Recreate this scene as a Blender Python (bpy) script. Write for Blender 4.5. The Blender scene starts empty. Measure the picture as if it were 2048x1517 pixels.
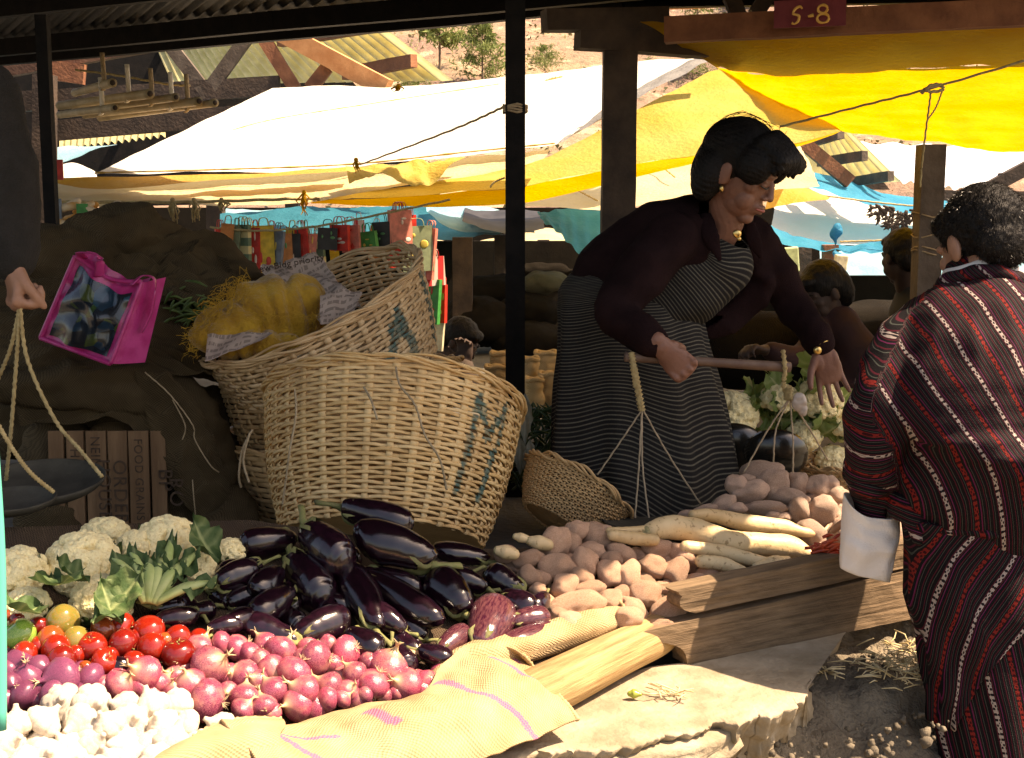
import bpy, math, random
import numpy as np
from mathutils import Vector as V, Matrix, noise
R = math.radians
rng = random.Random(7)
sc = bpy.context.scene
COL = sc.collection
TS = bpy.data.scenes.new('workbench')     # scratch scene for evaluating modifiers quickly
# ------------------------------------------------------------ camera
FPX = 2600.0; CAMZ = 1.0; TH = math.atan((758.5-400)/FPX)
cam = bpy.data.cameras.new('camera'); camo = bpy.data.objects.new('camera', cam); COL.objects.link(camo)
cam.sensor_width = 36; cam.lens = 36*FPX/2048; cam.clip_end = 600; cam.clip_start = .05
camo.location = (0, 0, CAMZ); camo.rotation_euler = (R(90)-TH, 0, 0); sc.camera = camo
def ray(px, py):
    u = (px-1024)/FPX; v = (758.5-py)/FPX
    return V((u, math.cos(TH)+v*math.sin(TH), -math.sin(TH)+v*math.cos(TH)))
def P(px, py, D):
    r = ray(px, py); return V((0, 0, CAMZ))+r*(D/r.y)
def Z(px, py, z):
    r = ray(px, py); return V((0, 0, CAMZ))+r*((z-CAMZ)/r.z)
def S(D): return D/FPX          # metres per photo pixel at depth D
# ------------------------------------------------------------ mesh building
class MB:
    def __init__(s): s.v = []; s.f = []; s.a = []; s.uv = []
    def add(s, vs, fs, a=None, uv=None):
        o = len(s.v); s.v += [tuple(x) for x in vs]; s.f += [tuple(i+o for i in f) for f in fs]
        n = len(vs)
        s.a += list(a) if isinstance(a, (list, np.ndarray)) else [a if a is not None else (0, 0, 0)]*n
        s.uv += list(uv) if uv is not None else [(0, 0)]*n
        return s
    def box(s, c, d, rot=None, a=None):
        c = V(c); x, y, z = [k/2 for k in d]
        vs = [V((i*x, j*y, k*z)) for i in (-1, 1) for j in (-1, 1) for k in (-1, 1)]
        if rot is not None: vs = [rot @ v for v in vs]
        return s.add([v+c for v in vs], [(0, 1, 3, 2), (4, 6, 7, 5), (0, 4, 5, 1), (2, 3, 7, 6), (0, 2, 6, 4), (1, 5, 7, 3)], a)
    def beam(s, p, q, w, h, up=(0, 0, 1), a=None, jag=0):
        """timber from p to q, w wide sideways, h high"""
        p, q = V(p), V(q); d = (q-p); L = d.length; d.normalize(); sd = d.cross(V(up)); sd.normalize(); u = sd.cross(d)
        n = max(2, int(L/.12)+1) if jag else 2; vs = []; fs = []
        for i in range(n):
            c = p+d*L*i/(n-1)
            for (i1, j1) in ((-1, -1), (1, -1), (1, 1), (-1, 1)):
                k = V((noise.noise(c*5+V((i1*9, j1*7, 0))), noise.noise(c*5+V((i1*3, 5, j1*4))), 0))*jag
                vs.append(c+sd*(i1*w/2+k.x)+u*(j1*h/2+k.y))
        for i in range(n-1):
            for j in range(4): a0 = i*4+j; a1 = i*4+(j+1) % 4; fs.append((a0, a1, a1+4, a0+4))
        fs += [(3, 2, 1, 0), tuple(range(n*4-4, n*4))]
        return s.add(vs, fs, a)
    def ell(s, c, r, rot=None, seg=16, rings=10, a=None):
        c = V(c); r = (r, r, r) if not hasattr(r, '__len__') else r; vs = [V((0, 0, -r[2]))]; fs = []
        for i in range(1, rings):
            t = -math.pi/2+math.pi*i/rings
            for j in range(seg):
                p = 2*math.pi*j/seg; vs.append(V((r[0]*math.cos(t)*math.cos(p), r[1]*math.cos(t)*math.sin(p), r[2]*math.sin(t))))
        vs.append(V((0, 0, r[2])))
        if rot is not None: vs = [rot @ v for v in vs]
        for j in range(seg): fs.append((0, 1+(j+1) % seg, 1+j))
        for i in range(rings-2):
            b = 1+i*seg
            for j in range(seg): fs.append((b+j, b+(j+1) % seg, b+seg+(j+1) % seg, b+seg+j))
        b = 1+(rings-2)*seg; t = len(vs)-1
        for j in range(seg): fs.append((b+j, b+(j+1) % seg, t))
        return s.add([v+c for v in vs], fs, a)
    def tube(s, pts, rad, seg=8, n=0, ref=(0, 0, 1), caps=True, a=None, off=None, round_=False, closed=False):
        """loft; rad = number / list of numbers / list of (a,b): a across (path x ref), b along ref"""
        pts = [V(p) for p in pts]; rad = [rad]*len(pts) if not hasattr(rad, '__len__') else list(rad)
        rad = [(r, r) if not hasattr(r, '__len__') else tuple(r) for r in rad]
        if n:
            m = len(pts); P2 = []; R2 = []
            for k in range(n):
                t = k/(n-1)*(m-1); i = min(int(t), m-2); f = t-i
                P2.append(cr(pts, i, f)); r0, r1 = rad[i], rad[i+1]; g = f*f*(3-2*f)
                R2.append(tuple(r0[q]*(1-g)+r1[q]*g for q in (0, 1)))
            pts, rad = P2, R2
        if round_:
            d0 = (pts[0]-pts[1]).normalized(); d1 = (pts[-1]-pts[-2]).normalized()
            r0, r1 = rad[0], rad[-1]; m0 = min(r0); m1 = min(r1)
            pre = [(pts[0]+d0*m0*math.sin(t), tuple(x*math.cos(t) for x in r0)) for t in (1.5, 1.1, .6)]
            post = [(pts[-1]+d1*m1*math.sin(t), tuple(x*math.cos(t) for x in r1)) for t in (.6, 1.1, 1.5)]
            pts = [x[0] for x in pre]+pts+[x[0] for x in post]; rad = [x[1] for x in pre]+rad+[x[1] for x in post]
        vs = []; fs = []; m = len(pts); uv = []; ref = V(ref); L = 0; prev = None
        for i in range(m):
            d = (pts[min(i+1, m-1)]-pts[max(i-1, 0)])
            if d.length < 1e-9: d = prev or V((0, 0, 1))
            d = d.normalized(); prev = d
            sd = d.cross(ref)
            if sd.length < .05: sd = d.cross(V((1, .1, 0)))
            sd.normalize(); u = sd.cross(d)
            if i: L += (pts[i]-pts[i-1]).length
            for j in range(seg):
                p = 2*math.pi*j/seg; k = 1 if off is None else off(i/(m-1), p)
                vs.append(pts[i]+(sd*math.cos(p)*rad[i][0]+u*math.sin(p)*rad[i][1])*k); uv.append((j/seg, L))
        for i in range(m-1):
            for j in range(seg): fs.append((i*seg+j, i*seg+(j+1) % seg, (i+1)*seg+(j+1) % seg, (i+1)*seg+j))
        if caps: fs += [tuple(range(seg-1, -1, -1)), tuple(range((m-1)*seg, m*seg))]
        return s.add(vs, fs, a, uv)
    def grid(s, fn, nu, nv, a=None, closeu=False):
        vs = []; fs = []; uv = []; al = []
        for j in range(nv):
            for i in range(nu):
                u = i/(nu if closeu else nu-1); v = j/(nv-1); vs.append(fn(u, v)); uv.append((u, v))
                if callable(a): al.append(a(u, v))
        for j in range(nv-1):
            for i in range(nu if closeu else nu-1):
                i2 = (i+1) % nu; fs.append((j*nu+i, j*nu+i2, (j+1)*nu+i2, (j+1)*nu+i))
        return s.add(vs, fs, al if callable(a) else a, uv)
    def build(s, name, m, parent=None, smooth=True, solid=0):
        me = bpy.data.meshes.new(name); me.from_pydata(s.v, [], s.f); me.update()
        at = me.attributes.new('col', 'FLOAT_COLOR', 'POINT'); at.data.foreach_set('color', np.array([tuple(c)+(1,) for c in s.a], 'f').ravel())
        ul = me.uv_layers.new(name='uv'); idx = np.zeros(len(me.loops), 'i'); me.loops.foreach_get('vertex_index', idx)
        ul.data.foreach_set('uv', np.array(s.uv, 'f')[idx].ravel())
        if smooth: me.polygons.foreach_set('use_smooth', [True]*len(me.polygons))
        if m: me.materials.append(m)
        o = bpy.data.objects.new(name, me); COL.objects.link(o)
        if parent: o.parent = parent
        if solid:
            md = o.modifiers.new('thickness', 'SOLIDIFY'); md.thickness = solid; md.offset = 0
        return o
    def fuse(s, name, m, parent=None, voxel=.004, sm=3, fn=None, disp=None):
        """join overlapping closed pieces into one continuous skin"""
        o = s.build(name, m); md = o.modifiers.new('r', 'REMESH'); md.mode = 'VOXEL'; md.voxel_size = voxel; md.use_smooth_shade = True
        if sm: q = o.modifiers.new('s', 'SMOOTH'); q.iterations = sm; q.factor = .5
        COL.objects.unlink(o); TS.collection.objects.link(o); vl = TS.view_layers[0]; vl.update(); dg = vl.depsgraph; dg.update()
        me = bpy.data.meshes.new_from_object(o.evaluated_get(dg)); o.modifiers.clear(); TS.collection.objects.unlink(o); COL.objects.link(o)
        old = o.data; o.data = me; bpy.data.meshes.remove(old); me.name = name
        nV = len(me.vertices); cc = np.zeros(nV*3, 'f'); nn = np.zeros(nV*3, 'f'); me.vertices.foreach_get('co', cc); me.vertex_normals.foreach_get('vector', nn); cc = cc.reshape(-1, 3); nn = nn.reshape(-1, 3)
        if disp:
            dd = np.array([disp(V(c)) for c in cc.tolist()], 'f'); cc = cc+nn*dd[:, None]; me.vertices.foreach_set('co', cc.ravel()); me.update()
        if fn:
            for a in ('col',):
                if a in me.attributes: me.attributes.remove(me.attributes[a])
            at = me.attributes.new('col', 'FLOAT_COLOR', 'POINT')
            at.data.foreach_set('color', np.array([tuple(fn(V(c), V(n)))+(1,) for c, n in zip(cc.tolist(), nn.tolist())], 'f').ravel())
        me.polygons.foreach_set('use_smooth', [True]*len(me.polygons))
        if not me.materials: me.materials.append(m)
        if parent: o.parent = parent
        return o
def cr(p, i, f):
    a = p[max(i-1, 0)]; b = p[i]; c = p[i+1]; d = p[min(i+2, len(p)-1)]
    return .5*((2*b)+(c-a)*f+(2*a-5*b+4*c-d)*f*f+(3*b-a-3*c+d)*f**3)
def spl(pts, t):
    """point at t in 0..1 of smooth curve through pts"""
    pts = [V(p) for p in pts]; m = len(pts); t = max(0, min(1, t))*(m-1); i = min(int(t), m-2); return cr(pts, i, t-i)
def lin(pts, t):
    pts = [V(p) for p in pts]; m = len(pts); t = max(0, min(1, t))*(m-1); i = min(int(t), m-2); return pts[i].lerp(pts[i+1], t-i)
# ------------------------------------------------------------ tags
def tag(o, label=None, cat=None, group=None, kind=None):
    if label: o['label'] = label
    if cat: o['category'] = cat
    if group: o['group'] = group
    if kind: o['kind'] = kind
    return o
def thing(name, loc, label, cat, group=None):
    o = bpy.data.objects.new(name, None); o.empty_display_size = .05; COL.objects.link(o); o.location = loc
    return tag(o, label, cat, group)
def adopt(root, *obs):
    """parent objects built in world coordinates to a thing's empty, keeping them in place"""
    for o in obs:
        o.parent = root; o.matrix_parent_inverse = Matrix.Translation(-V(root.location))
def copytree(o, parent=None):
    c = o.copy(); COL.objects.link(c)
    if parent: c.parent = parent
    for ch in list(o.children): copytree(ch, c)
    return c
# ------------------------------------------------------------ materials
class NT:
    def __init__(s, name):
        s.m = bpy.data.materials.new(name); s.m.use_nodes = True; s.t = s.m.node_tree; s.b = s.t.nodes['Principled BSDF']; s.out = s.t.nodes['Material Output']
    def n(s, ty, inp=None, **kw):
        x = s.t.nodes.new('ShaderNode'+ty)
        for k, v in kw.items(): setattr(x, k, v)
        for k, v in (inp or {}).items(): s.set(x.inputs[k], v)
        return x
    def set(s, sock, v):
        if hasattr(v, 'node'): s.t.links.new(v, sock)
        elif hasattr(v, 'outputs'): s.t.links.new(v.outputs[0], sock)
        else:
            if hasattr(sock.default_value, '__len__') and len(sock.default_value) == 4 and len(v) == 3: v = tuple(v)+(1,)
            sock.default_value = v
    def math(s, op, a, b=0, c=0): return s.n('Math', {0: a, 1: b, 2: c}, operation=op).outputs[0]
    def mix(s, f, a, b, bt='MIX'):
        x = s.n('Mix', data_type='RGBA', blend_type=bt); s.set(x.inputs[0], f); s.set(x.inputs[6], a); s.set(x.inputs[7], b); return x.outputs[2]
    def co(s, kind='Object', scale=(1, 1, 1), rot=(0, 0, 0), loc=(0, 0, 0)):
        t = s.n('TexCoord'); m = s.n('Mapping', {0: t.outputs[kind]}); m.inputs['Scale'].default_value = scale; m.inputs['Rotation'].default_value = rot; m.inputs['Location'].default_value = loc; return m.outputs[0]
    def noise(s, vec, scale, detail=4, rough=.55, fac=True):
        x = s.n('TexNoise', {'Vector': vec, 'Scale': scale, 'Detail': detail, 'Roughness': rough}); return x.outputs[0]
    def ramp(s, f, stops, interp='LINEAR'):
        x = s.n('ValToRGB', {0: f}); r = x.color_ramp; r.interpolation = interp
        while len(r.elements) < len(stops): r.elements.new(.5)
        for e, (p, c) in zip(r.elements, stops): e.position = p; e.color = tuple(c)+(1,) if hasattr(c, '__len__') else (c, c, c, 1)
        return x.outputs[0]
    def bump(s, h, strength=.4, dist=.01):
        x = s.n('Bump', {'Height': h, 'Strength': strength, 'Distance': dist}); s.set(s.b.inputs['Normal'], x.outputs[0]); return x
    def fin(s, color=None, rough=.6, spec=None, coat=0, metal=0, sheen=0, trans=0, tcol=None):
        if color is not None: s.set(s.b.inputs['Base Color'], color)
        s.set(s.b.inputs['Roughness'], rough)
        if spec is not None: s.b.inputs['Specular IOR Level'].default_value = spec
        if coat: s.b.inputs['Coat Weight'].default_value = coat; s.b.inputs['Coat Roughness'].default_value = .12
        if metal: s.b.inputs['Metallic'].default_value = metal
        if sheen: s.b.inputs['Sheen Weight'].default_value = sheen
        if trans:
            tr = s.n('BsdfTranslucent'); s.set(tr.inputs[0], tcol if tcol is not None else color)
            if s.b.inputs['Normal'].is_linked: s.t.links.new(s.b.inputs['Normal'].links[0].from_socket, tr.inputs['Normal'])
            mx = s.n('MixShader'); mx.inputs[0].default_value = trans; s.t.links.new(s.b.outputs[0], mx.inputs[1]); s.t.links.new(tr.outputs[0], mx.inputs[2]); s.t.links.new(mx.outputs[0], s.out.inputs[0])
        return s.m
def simple(name, c1, c2=None, scale=6, rough=.7, bump=0, bscale=60, stretch=(1, 1, 1), rnd=0, trans=0, coat=0, metal=0, spec=None, detail=5, sheen=0, lo=.35, hi=.65, bdist=.01):
    t = NT(name); co = t.co(scale=stretch)
    c = c1
    if c2:
        f = t.ramp(t.noise(co, scale, detail), [(lo, 0.), (hi, 1.)]); c = t.mix(f, c1, c2)
    if rnd:
        oi = t.n('ObjectInfo').outputs['Random']; k = t.n('MapRange', {0: oi, 3: 1-rnd, 4: 1+rnd}).outputs[0]
        c = t.mix(1., c if hasattr(c, 'node') else tuple(c), t.n('CombineColor', {0: k, 1: k, 2: k}).outputs[0], 'MULTIPLY')
    if bump: t.bump(t.noise(co, bscale, 4), bump, bdist)
    return t.fin(c, rough, spec, coat, metal, sheen, trans)
def wood(name, c1, c2, axis=0, rough=.8, s=3, bump=.5):
    st = [30, 30, 30]; st[axis] = 1.5
    t = NT(name); co = t.co(scale=tuple(x/10 for x in st)); co2 = t.co()
    a = t.noise(co, s*10, 6, .7); b = t.noise(co2, 3, 3)
    c = t.mix(t.ramp(a, [(.35, 0.), (.7, 1.)]), c1, c2); c = t.mix(t.ramp(b, [(.4, 0.), (.75, .6)]), c, tuple(x*.5 for x in c1))
    t.bump(a, bump, .006); return t.fin(c, rough)
def wcoord(name, c1, c2, rough=.85):       # painted / weathered timber with attribute free grain from uv
    return simple(name, c1, c2, 12, rough, .4, 70)
def burlap(name, c1, c2, freq=330, bump=.6, mark=None):
    t = NT(name); uv = t.n('TexCoord').outputs['UV']; mp = t.n('Mapping', {0: uv}); mp.inputs['Scale'].default_value = (1, 1, 1)
    s = t.n('SeparateXYZ', {0: mp.outputs[0]})
    co = t.co(); wob = t.math('MULTIPLY', t.noise(co, 25, 2), 9.)
    wx = t.math('SINE', t.math('MULTIPLY_ADD', s.outputs[0], freq, wob)); wy = t.math('SINE', t.math('MULTIPLY_ADD', s.outputs[1], freq, wob))
    w = t.math('MULTIPLY', wx, wy); f = t.math('MULTIPLY_ADD', w, .16, t.noise(co, 9, 6))
    c = t.mix(t.ramp(f, [(.25, 0.), (.8, 1.)]), c1, c2)
    if mark: c = t.mix(t.math('MULTIPLY', t.n('Attribute', attribute_name='col').outputs['Fac'], t.ramp(w, [(.0, .55), (.4, 1.)])), c, mark)
    t.bump(t.math('ADD', w, t.math('MULTIPLY', t.noise(co, 60, 3), 2.)), bump, .0025); return t.fin(c, .95, .1, trans=.0)
def tarpm(name, c, c2, tr=.55, fold=40, st=(1, 1, 1), rough=.55):
    t = NT(name); co = t.co(scale=st); uv = t.n('TexCoord').outputs['UV']
    a = t.noise(co, 3, 6, .6); b = t.noise(co, fold, 4)
    cc = t.mix(t.ramp(a, [(.35, 0.), (.75, 1.)]), c, c2); t.bump(b, .5, .02); return t.fin(cc, rough, .3, trans=tr)
# ============================================================ the heap surface of the stall
LA = Z(400, 1480, .1); LB = Z(1600, 1150, .1)
_d = (LB-LA); _d.z = 0; _d.normalize(); _n = V((-_d.y, _d.x, 0)); SL = .41
def plane_z(x, y, off=0):
    d = (V((x, y, 0))-V((LA.x, LA.y, 0))).dot(_n); return .1+SL*max(d, -.35)+off
def H(px, py, off=0.):
    """point of the heap surface seen at a photo pixel"""
    r = ray(px, py); o = V((0, 0, CAMZ)); nn = V((-SL*_n.x, -SL*_n.y, 1)); q = V((LA.x, LA.y, .1+off))
    return o+r*((q-o).dot(nn)/r.dot(nn))
HN = V((-SL*_n.x, -SL*_n.y, 1)).normalized()
def place(o, loc, q, s):
    o.location = loc; o.rotation_mode = 'QUATERNION'; o.rotation_quaternion = q; o.scale = s if hasattr(s, '__len__') else (s, s, s)
def quat(ax, roll=None):
    """rotation taking +Z to ax with random roll"""
    q = V((0, 0, 1)).rotation_difference(V(ax)); r = rng.uniform(0, 6.28) if roll is None else roll
    from mathutils import Quaternion
    return q @ Quaternion((0, 0, 1), r)
ORD = ['first', 'second', 'third', 'fourth', 'fifth', 'sixth', 'seventh', 'eighth', 'ninth', 'tenth', 'eleventh', 'twelfth', 'thirteenth', 'fourteenth', 'fifteenth', 'sixteenth', 'seventeenth', 'eighteenth', 'nineteenth', 'twentieth', 'twenty-first', 'twenty-second', 'twenty-third', 'twenty-fourth', 'twenty-fifth', 'twenty-sixth', 'twenty-seventh', 'twenty-eighth', 'twenty-ninth', 'thirtieth']
def name_rows(items, band, noun, where):
    """items: (obj, px, py, look). A label by look, then row from the front and place in the row"""
    items = sorted(items, key=lambda t: -t[2]); rows = []
    while items:
        y0 = items[0][2]; r = [t for t in items if y0-t[2] < band]; items = items[len(r):]; rows.append(sorted(r, key=lambda t: t[1]))
    for k, r in enumerate(rows):
        for j, t in enumerate(r):
            fr = 'front row' if k == 0 else ORD[min(k, 19)]+' row from front'
            t[0]['label'] = '%s %s, %s from left, %s %s' % (t[3], noun, ORD[min(j, 29)], fr, where)
C4 = lambda x, y: (x/2.825, 980+y/2.825); C5 = lambda x, y: (400+x/2.731, 970+y/2.731)
C6 = lambda x, y: (900+x/2.56, 1020+y/2.56); C1 = lambda x, y: (1000+x/2.926, 650+y/2.926)
# ------------------------------------------------------------ materials
def m_onion():
    t = NT('onion_skin'); tc = t.n('TexCoord').outputs['Object']; s = t.n('SeparateXYZ', {0: tc})
    ang = t.math('ARCTAN2', s.outputs[1], s.outputs[0]); v = t.n('CombineXYZ', {0: t.math('MULTIPLY', t.math('COSINE', ang), 7.), 1: t.math('MULTIPLY', t.math('SINE', ang), 7.), 2: t.math('MULTIPLY', s.outputs[2], 18.)}).outputs[0]
    st = t.noise(v, 2.6, 2); at = t.n('SeparateColor', {0: t.n('Attribute', attribute_name='col').outputs['Color']}).outputs[0]
    oi = t.n('ObjectInfo').outputs['Random']; base = t.ramp(oi, [(0, (.09, .006, .03)), (.4, (.19, .012, .055)), (.75, (.27, .02, .06)), (1, (.12, .008, .045))])
    c = t.mix(t.ramp(st, [(.42, 0.), (.56, 1.)]), base, t.mix(.35, base, (.8, .25, .3))); c = t.mix(t.ramp(t.noise(tc, 1.4, 4), [(.5, 0.), (.72, .55)]), c, (.6, .26, .2)); c = t.mix(t.ramp(s.outputs[2], [(.45, 0.), (.9, .6)]), c, (.6, .34, .25))
    c = t.mix(at, c, (.62, .42, .22)); t.bump(st, .3, .002); return t.fin(c, .2, .5, coat=.4)
M_ON = m_onion()
M_ONT = simple('onion_root', (.5, .36, .2), (.65, .5, .32), 60, .9)
M_ONP = simple('onion_purple', (.09, .022, .055), (.2, .05, .1), 30, .3, rnd=.3, stretch=(1, 1, .2))
M_GAR = simple('garlic_skin', (.62, .53, .42), (.74, .67, .57), 26, .55, .5, 130, rnd=.12, stretch=(1, 1, .25), lo=.4, hi=.6)
M_GARR = simple('garlic_root', (.3, .2, .1), (.5, .37, .2), 90, .9)
def m_tomato(name, a, b): return simple(name, a, b, 14, .16, rnd=.15, coat=.6)
M_TOM = {'r': m_tomato('tomato_red', (.22, .009, .005), (.3, .02, .008)), 'o': m_tomato('tomato_orange', (.32, .045, .012), (.36, .08, .02)), 'g': m_tomato('tomato_green', (.12, .27, .03), (.26, .38, .07)), 'y': m_tomato('tomato_olive', (.13, .15, .03), (.25, .14, .03)), 'd': m_tomato('tomato_dark', (.15, .006, .005), (.2, .012, .007))}
M_TST = simple('tomato_stem', (.16, .22, .05), (.3, .25, .1), 50, .8)
M_EGG = simple('eggplant_skin', (.005, .0018, .004), (.016, .004, .009), 9, .16, .06, 30, rnd=.3, coat=.55, spec=.45)
M_EGL = simple('eggplant_sunlit', (.04, .006, .018), (.13, .045, .05), 22, .2, .1, 40, coat=.5, stretch=(.4, 1, 1))  # paler violet copy of the skin has the sunlight in its colour
M_CAL = simple('eggplant_calyx', (.16, .2, .05), (.24, .2, .09), 30, .6, .4, 90, rnd=.3)
M_POT = simple('potato_skin', (.54, .29, .18), (.78, .52, .36), 16, .5, .7, 50, rnd=.24, detail=8, lo=.3, hi=.7)
M_POG = simple('potato_dusty', (.44, .29, .22), (.62, .45, .34), 16, .75, .6, 55, rnd=.18, detail=8)
def m_rad():
    t = NT('radish_skin'); co = t.co(); c = t.mix(t.noise(co, 9, 6), (.55, .36, .15), (.78, .64, .4)); c = t.mix(t.ramp(t.noise(co, 75, 3), [(.6, 0.), (.68, .75)]), c, (.28, .16, .06)); c = t.mix(t.ramp(t.noise(co, 5, 4), [(.5, 0.), (.7, .6)]), c, (.42, .27, .11)); t.bump(t.noise(co, 50, 5), .5, .005); return t.fin(c, .5)
M_RAD = m_rad()
M_RADC = simple('radish_crown', (.3, .26, .12), (.45, .38, .2), 40, .8, .4)
def m_cauli():
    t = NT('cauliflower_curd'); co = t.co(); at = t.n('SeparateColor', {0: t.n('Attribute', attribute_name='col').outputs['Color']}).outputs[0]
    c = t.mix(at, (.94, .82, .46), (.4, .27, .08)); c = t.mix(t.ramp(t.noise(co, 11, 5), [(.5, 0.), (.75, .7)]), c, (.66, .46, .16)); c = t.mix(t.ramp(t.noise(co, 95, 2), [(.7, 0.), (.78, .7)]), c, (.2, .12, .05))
    t.bump(t.n('TexVoronoi', {'Vector': co, 'Scale': 14.}).outputs[0], .3, .015); return t.fin(c, .85)
M_CAU = m_cauli()
def m_leaf(name, a, b, vein):
    t = NT(name); co = t.co(); at = t.n('SeparateColor', {0: t.n('Attribute', attribute_name='col').outputs['Color']}).outputs[0]
    c = t.mix(t.noise(co, 30, 5), a, b); c = t.mix(at, c, vein); t.bump(t.noise(co, 60, 4), .6, .006); return t.fin(c, .6, .3, trans=.25)
M_LEAF = m_leaf('cauliflower_leaf', (.03, .075, .025), (.09, .15, .05), (.3, .36, .16))
# ------------------------------------------------------------ prototypes
def onion_proto(m, seed):
    r = random.Random(seed); t = thing('onion', (0, 0, 0), 'red onion', 'onion')
    zs = [-.95, -.93, -.8, -.55, -.2, .15, .5, .74, .88, 1.02, 1.2, 1.38]; rr = [.05, .2, .55, .86, 1.03, 1.02, .8, .5, .27, .13, .08, .05]
    b = MB(); ex = r.uniform(.9, 1.1)
    b.tube([(.04*math.sin(z*3+seed)*max(0, z), .03*max(0, z), z*.9) for z in zs], [(q*ex, q) for q in rr], 22, ref=(0, 1, 0), off=lambda v, p: 1+.018*math.sin(9*p)*math.sin(v*3.1)+.02*math.sin(2*p+seed))
    b.a = [((1, 1, 1) if abs(v[2]) > .86 else ((.5, .5, .5) if v[2] > .72 else (0, 0, 0))) for v in b.v]
    b.build('bulb', m, t)
    f = MB()
    for k in range(5):
        a = r.uniform(0, 6.28); d = V((math.cos(a), math.sin(a), 0)); f.tube([(0, 0, 1.05), d*.12+V((0, 0, 1.3)), d*.3+V((0, 0, 1.45))], [.05, .04, .01], 4)
    f.build('neck_wisps', M_ONT, t); f = MB()
    for k in range(16):
        a = r.uniform(0, 6.28); d = V((math.cos(a), math.sin(a), 0)); f.tube([V((0, 0, -.8)), d*.08+V((0, 0, -.84)), d*.2+V((0, 0, -.95)), d*r.uniform(.2, .45)+V((0, 0, -1.0-r.random()*.12))], [.03, .018, .014, .006], 3)
    f.build('root_tuft', M_ONT, t); return t
def garlic_proto(seed):
    r = random.Random(seed); t = thing('garlic', (0, 0, 0), 'garlic', 'garlic'); nl = r.choice([7, 8, 9]); ph = r.random()*6
    zs = [-.66, -.64, -.58, -.38, -.05, .28, .52, .68, .82, .98, 1.15]; rr = [.1, .38, .72, 1.0, 1.1, .95, .64, .38, .24, .17, .14]
    b = MB(); b.tube([(.1*max(0, z)**2, 0, z) for z in zs], rr, 64, n=30, off=lambda v, p: 1-.15*(1-abs(math.sin(nl*.5*p+ph)))**2.6*math.sin(min(1, v*1.35)*3.14)+.03*math.sin(2*p+seed), ref=(0, 1, 0))
    # flip lobes to bulge outward
    b.build('bulb', M_GAR, t); f = MB(); f.ell((0, 0, -.63), (.36, .36, .07), seg=10, rings=5)
    for k in range(26):
        a = r.uniform(0, 6.28); q = r.uniform(.05, .3); f.tube([(q*math.cos(a), q*math.sin(a), -.6), (q*1.3*math.cos(a+.3), q*1.3*math.sin(a+.3), -.72)], [.025, .01], 3)
    f.build('root_plate', M_GARR, t); return t
def tomato_proto(m, seed):
    r = random.Random(seed); t = thing('tomato', (0, 0, 0), 'tomato', 'tomato'); nl = r.choice([3, 4, 5]); am = r.uniform(.015, .05)
    b = MB(); n = 18; pr = []
    for i in range(n+1):
        a = -math.pi/2+math.pi*i/n; rad = math.cos(a)**.85 if math.cos(a) > 0 else 0; z = .86*math.sin(a)
        if a > 1.0: z -= (a-1.0)**2*.55
        pr.append((z, max(rad, .012)))
    b.tube([(0, 0, z) for z, q in pr], [q for z, q in pr], 30, off=lambda v, p: 1+am*math.sin(nl*p+seed)*v); b.build('fruit', m, t)
    s = MB()
    for k in range(5):
        a = k*1.257+r.random()*.4; d = V((math.cos(a), math.sin(a), 0)); s.tube([(0, 0, .66), d*.2+V((0, 0, .76)), d*.42+V((0, 0, .74+r.random()*.1))], [(.05, .015), (.06, .015), (.01, .005)], 5)
    s.tube([(0, 0, .64), (.02, 0, .84)], [.05, .04], 6); s.build('stem', M_TST, t); return t
def eggplant_proto(m, seed, curve, violet=False):
    """along +X from the calyx at 0 to the blossom end at 1; half width .5 before scaling"""
    r = random.Random(seed); t = thing('eggplant', (0, 0, 0), 'eggplant', 'eggplant')
    xs = [0, .05, .15, .3, .5, .68, .82, .92, .98, 1.0]; rr = [.2, .29, .36, .42, .48, .5, .46, .35, .19, .03]
    def pt(x): return (x, 0, curve*math.sin(x*3.14))
    b = MB(); b.tube([pt(x) for x in xs], rr, 26, n=30, ref=(0, 1, 0), off=lambda v, p: 1+.035*math.sin(2*p+seed)+.02*math.sin(3*p+v*5)); b.build('body', m, t)
    c = MB(); nl = 5
    def cal(u, v):
        p = u*2*math.pi; L = .13+.27*abs(math.cos(nl*.5*p+seed))**1.4; x = -.05+v*L; k = (.09+ (.33-.09)*min(1, v*1.8)**.7)
        if v > .55: k = .32+.10*(v-.55)*1.2+.03*math.sin(nl*p)
        q = V(pt(max(0, x))); return V((x, math.sin(p)*k, q.z+math.cos(p)*k))
    c.grid(cal, 40, 8, closeu=True)
    sb = r.uniform(-.2, .2); co = c.build('calyx', M_CAL, t); c = MB(); c.tube([(-.03, 0, 0), (-.15, .0, .03), (-.27, sb*.5, .1), (-.4, sb, .16)], [.12, .075, .06, .075], 9, ref=(0, 1, 0)); c.build('stem', M_CAL, co); return t
def potato_proto(m, seed):
    r = random.Random(seed); t = MB(); t.ell((0, 0, 0), 1, seg=26, rings=18); e = [V((r.gauss(0, 1), r.gauss(0, 1), r.gauss(0, 1))).normalized() for _ in range(8)]
    vs = []
    for v in t.v:
        v = V(v); d = v.normalized(); k = 1+.3*noise.noise(d*1.1+V((seed*3, 0, 0)))+.09*noise.noise(d*2.6+V((seed, 4, 0)))
        for q in e:
            a = (d-q).length
            if a < .22: k -= .055*(1-a/.22)**1.5
        vs.append(tuple(v*k))
    t.v = vs; return t.build('potato', m)
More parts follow.
